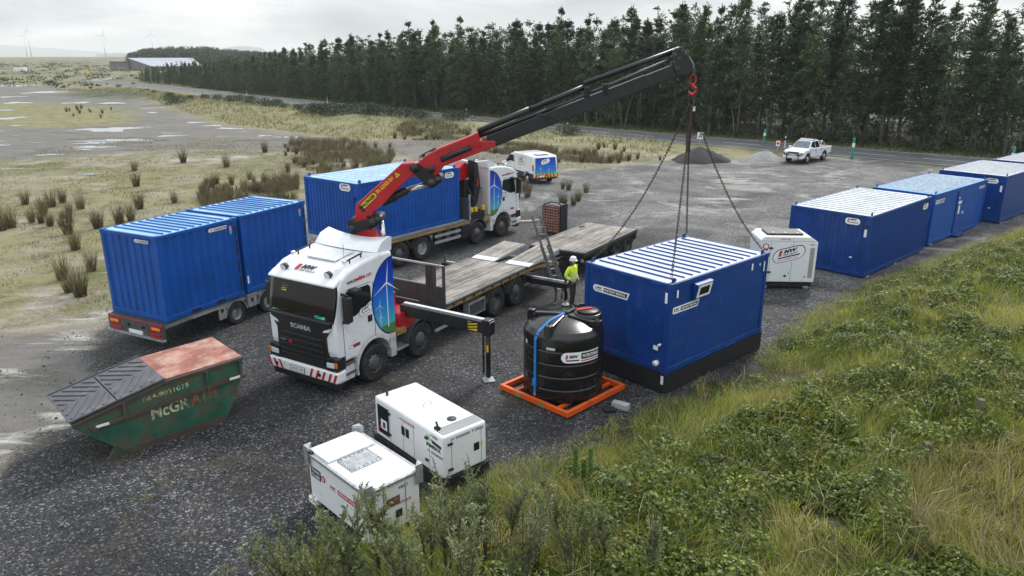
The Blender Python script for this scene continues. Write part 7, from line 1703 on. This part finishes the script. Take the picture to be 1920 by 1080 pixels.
# wind turbines
def turbine(u, v_hub, D_, h_tower, lab, a0, yaw):
    x = (u - 960) / FPX; yv = -(v_hub - 540) / FPX; dy, dz = _c + yv * _s, -_s + yv * _c; X, Z = x / dy * D_, CAM_H + dz / dy * D_
    T = thing('wind_turbine', lab, 'wind turbine', (X, D_, Z - h_tower), R(yaw), 'wind turbines on the skyline')
    TW = mat('turbine_white', (.78, .80, .81), .5, var=.02)
    MB().cyl((0, 0, 0), (0, 0, h_tower), 2.3, 1.4, 16).build('tower', TW, T, True); MB().box(-1.9, 1.9, -3, 6, h_tower - 1.6, h_tower + 2.2).build('nacelle', TW, T, bevel=.6)
    for k_ in range(3):
        a = R(a0 + 120 * k_); c_, s_ = math.cos(a), math.sin(a); L_ = 26
        mb = MB(); mb.add([(c_ * 1 - s_ * .8, -3.6, h_tower + s_ * 1 + c_ * .8), (c_ * 1 + s_ * .8, -3.6, h_tower + s_ * 1 - c_ * .8), (c_ * 6 + s_ * 1.5, -3.8, h_tower + s_ * 6 - c_ * 1.5), (c_ * L_, -4.0, h_tower + s_ * L_), (c_ * 6 - s_ * 1.1, -3.8, h_tower + s_ * 6 + c_ * 1.1),
                (c_ * 1, -4.4, h_tower + s_ * 1), (c_ * 6, -4.5, h_tower + s_ * 6)], [(0, 1, 2, 3, 4), (0, 5, 1), (1, 5, 6, 2), (2, 6, 3), (3, 6, 4), (4, 6, 5, 0)]); mb.build('blade', TW, T)
    MB().lathe([(0, 0), (1.4, .6), (1.7, 2.2), (0, 2.4)], 14, 'y', (0, -5.6, h_tower)).build('hub', TW, T, True)
turbine(50, 57.5, 2600, 86, 'nearer and taller of the two turbines at the far left', 200, 40); turbine(43.5, 67, 2900, 74, 'farther turbine just left of its taller neighbour', 175, 40)
turbine(192, 66, 2500, 74, 'lone wind turbine between hill and stone building', 70, 30); turbine(283, 64, 2500, 76, 'wind turbine rising behind the left end of the wood', 90, 0)
# ================================================================== the person by the ladder
def skin_mesh(pts, edges, rad, root=0, sub=2):
    me = bpy.data.meshes.new('s'); me.from_pydata(pts, edges, []); o = bpy.data.objects.new('s', me); COL.objects.link(o)
    o.modifiers.new('skin', 'SKIN')
    sv = me.skin_vertices[0].data
    for i, r_ in enumerate(rad): sv[i].radius = (r_, r_) if not isinstance(r_, tuple) else r_
    sv[root].use_root = True
    sb_ = o.modifiers.new('sub', 'SUBSURF'); sb_.levels = sub; sb_.render_levels = sub
    bpy.context.view_layer.update()
    out = bpy.data.meshes.new_from_object(o.evaluated_get(bpy.context.evaluated_depsgraph_get()))
    bpy.data.objects.remove(o); bpy.data.meshes.remove(me)
    out.polygons.foreach_set('use_smooth', [True] * len(out.polygons)); return out
SKIN = mat('skin', (.50, .30, .22), .55, var=.08); TROU = mat('dark_work_trousers', (.030, .030, .034), .85, var=.25, scale=8, bump=.3); BOOT = mat('black_boots', (.015, .013, .012), .6)
HIVIS = mat('hi_vis_yellow', (.72, .95, .04), .75, var=.12, scale=5, bump=.5, bscale=9); REFL = mat('reflective_band', (.60, .62, .62), .4); HAIR = mat('brown_hair', (.07, .04, .025), .6)
PS = thing('person', 'person in yellow hi-vis jacket and white helmet standing by the ladder', 'person', (2.10, 24.46, 0), R(-38))
pts, ed, rad = [], [], []
def jn(p, r_, a=None):
    pts.append(p); rad.append(r_); i = len(pts) - 1
    if a is not None: ed.append((a, i))
    return i
pel = jn((0, 0, .96), .125); sp1 = jn((.01, 0, 1.14), .125, pel); ch1 = jn((0, 0, 1.34), (.15, .125), sp1); nk = jn((.0, 0, 1.50), .055, ch1); hd0 = jn((.02, 0, 1.58), .075, nk); hd1 = jn((.025, 0, 1.67), .088, hd0); jn((.02, 0, 1.75), .06, hd1)
for s in (-1, 1):
    f_ = .05 if s < 0 else -.02
    hp_ = jn((0, s * .095, .90), .098, pel); kn = jn((.03 + f_, s * .115, .50), .066, hp_); ak = jn((f_ - .02, s * .13, .11), .045, kn); jn((f_ + .0, s * .13, .055), .050, ak); t_ = jn((f_ + .10, s * .14, .045), .043, len(pts) - 1); jn((f_ + .17, s * .145, .04), .034, t_)
    shd = jn((-.01, s * .18, 1.43), .068, ch1); el = jn((-.10, s * .27, 1.17), .048, shd); wr = jn((.09, s * .21, 1.02), .034, el)
    pm = jn((.145, s * .175, .99), .030, wr)
    for k_, (dz, ln) in enumerate(((.025, .060), (.008, .068), (-.010, .062), (-.026, .048))):
        m1 = jn((.175, s * (.150 - .004 * k_), .985 + dz), .010, pm); jn((.175 + ln * .6, s * (.128 - .004 * k_), .97 + dz), .008, m1)
    th = jn((.135, s * .145, 1.02), .011, pm); jn((.165, s * .120, 1.03), .009, th)
bm_ = skin_mesh(pts, ed, rad, 0, 2)
for m in (TROU, SKIN, BOOT): bm_.materials.append(m)
bm_.polygons.foreach_set('material_index', [2 if p.center.z < .13 else 1 if (p.center.z > 1.47 or (p.center.x > .075 and .9 < p.center.z < 1.1 and abs(p.center.y) > .07)) else 0 for p in bm_.polygons])
bo = bpy.data.objects.new('body', bm_); COL.objects.link(bo); bo.parent = PS
pts, ed, rad = [], [], []
pl = jn((0, 0, .92), .165); a1 = jn((.01, 0, 1.10), .168, pl); a2 = jn((0, 0, 1.33), (.185, .155), a1); jn((0, 0, 1.50), .085, a2)
for s in (-1, 1): sh_ = jn((-.01, s * .185, 1.42), .092, a2); el = jn((-.10, s * .285, 1.17), .074, sh_); jn((.075, s * .215, 1.03), .054, el)
jm = skin_mesh(pts, ed, rad, 0, 2)
for m in (HIVIS, REFL): jm.materials.append(m)
jm.polygons.foreach_set('material_index', [1 if ((1.02 < p.center.z < 1.07) or (1.155 < p.center.z < 1.20)) else 0 for p in jm.polygons])
jo = bpy.data.objects.new('jacket', jm); COL.objects.link(jo); jo.parent = PS
hm = MB().lathe([(.118, 1.70), (.120, 1.735), (.112, 1.78), (.085, 1.822), (.045, 1.842), (0, 1.848)], 24, c=(.015, 0, 0)); hm.lathe([(.116, 1.698), (.14, 1.694), (.14, 1.702), (.118, 1.71)], 24, c=(.025, 0, 0)); hm.build('helmet', LABELW, PS, True)
MB().prism([(.10, -.08), (.175, -.05), (.185, 0), (.175, .05), (.10, .08)], 1.695, 1.705, 'z').build('helmet_peak', LABELW, PS)
MB().lathe([(.0, 1.50), (.06, 1.49), (.085, 1.56), (.096, 1.66), (.092, 1.71)], 16, c=(-.022, 0, 0)).build('hair', HAIR, PS, True)
for s in (-1, 1): MB().lathe([(0, -.012), (.012, 0), (0, .012)], 8, c=(.105, s * .032, 1.655)).build('eye', mat('eye_dark', (.03, .025, .02), .3), PS, True); MB().lathe([(0, -.03), (.014, 0), (0, .03)], 8, c=(.02, s * .088, 1.635)).build('ear', SKIN, PS, True)
MB().add([(.105, -.014, 1.615), (.105, .014, 1.615), (.108, 0, 1.66), (.132, 0, 1.622)], [(0, 1, 3), (1, 2, 3), (2, 0, 3), (0, 2, 1)]).build('nose', SKIN, PS); MB().box(.098, .108, -.024, .024, 1.583, 1.592).build('mouth', mat('lips', (.35, .14, .12), .5), PS)

# ================================================================== haze
hz = MB().box(-9400, 9400, -110, 11800, -12, 132).build('haze', [], None)
m = bpy.data.materials.new('moist_air'); m.use_nodes = True; nt = m.node_tree
nt.nodes.remove(nt.nodes['Principled BSDF']); pv = nt.nodes.new('ShaderNodeVolumePrincipled')
pv.inputs['Color'].default_value = (.95, .975, 1, 1); pv.inputs['Density'].default_value = HAZE
nt.links.new(pv.outputs[0], nt.nodes['Material Output'].inputs['Volume'])
hz.data.materials.append(m); stuff(hz, 'thin pale haze in the air over the whole place', 'haze')
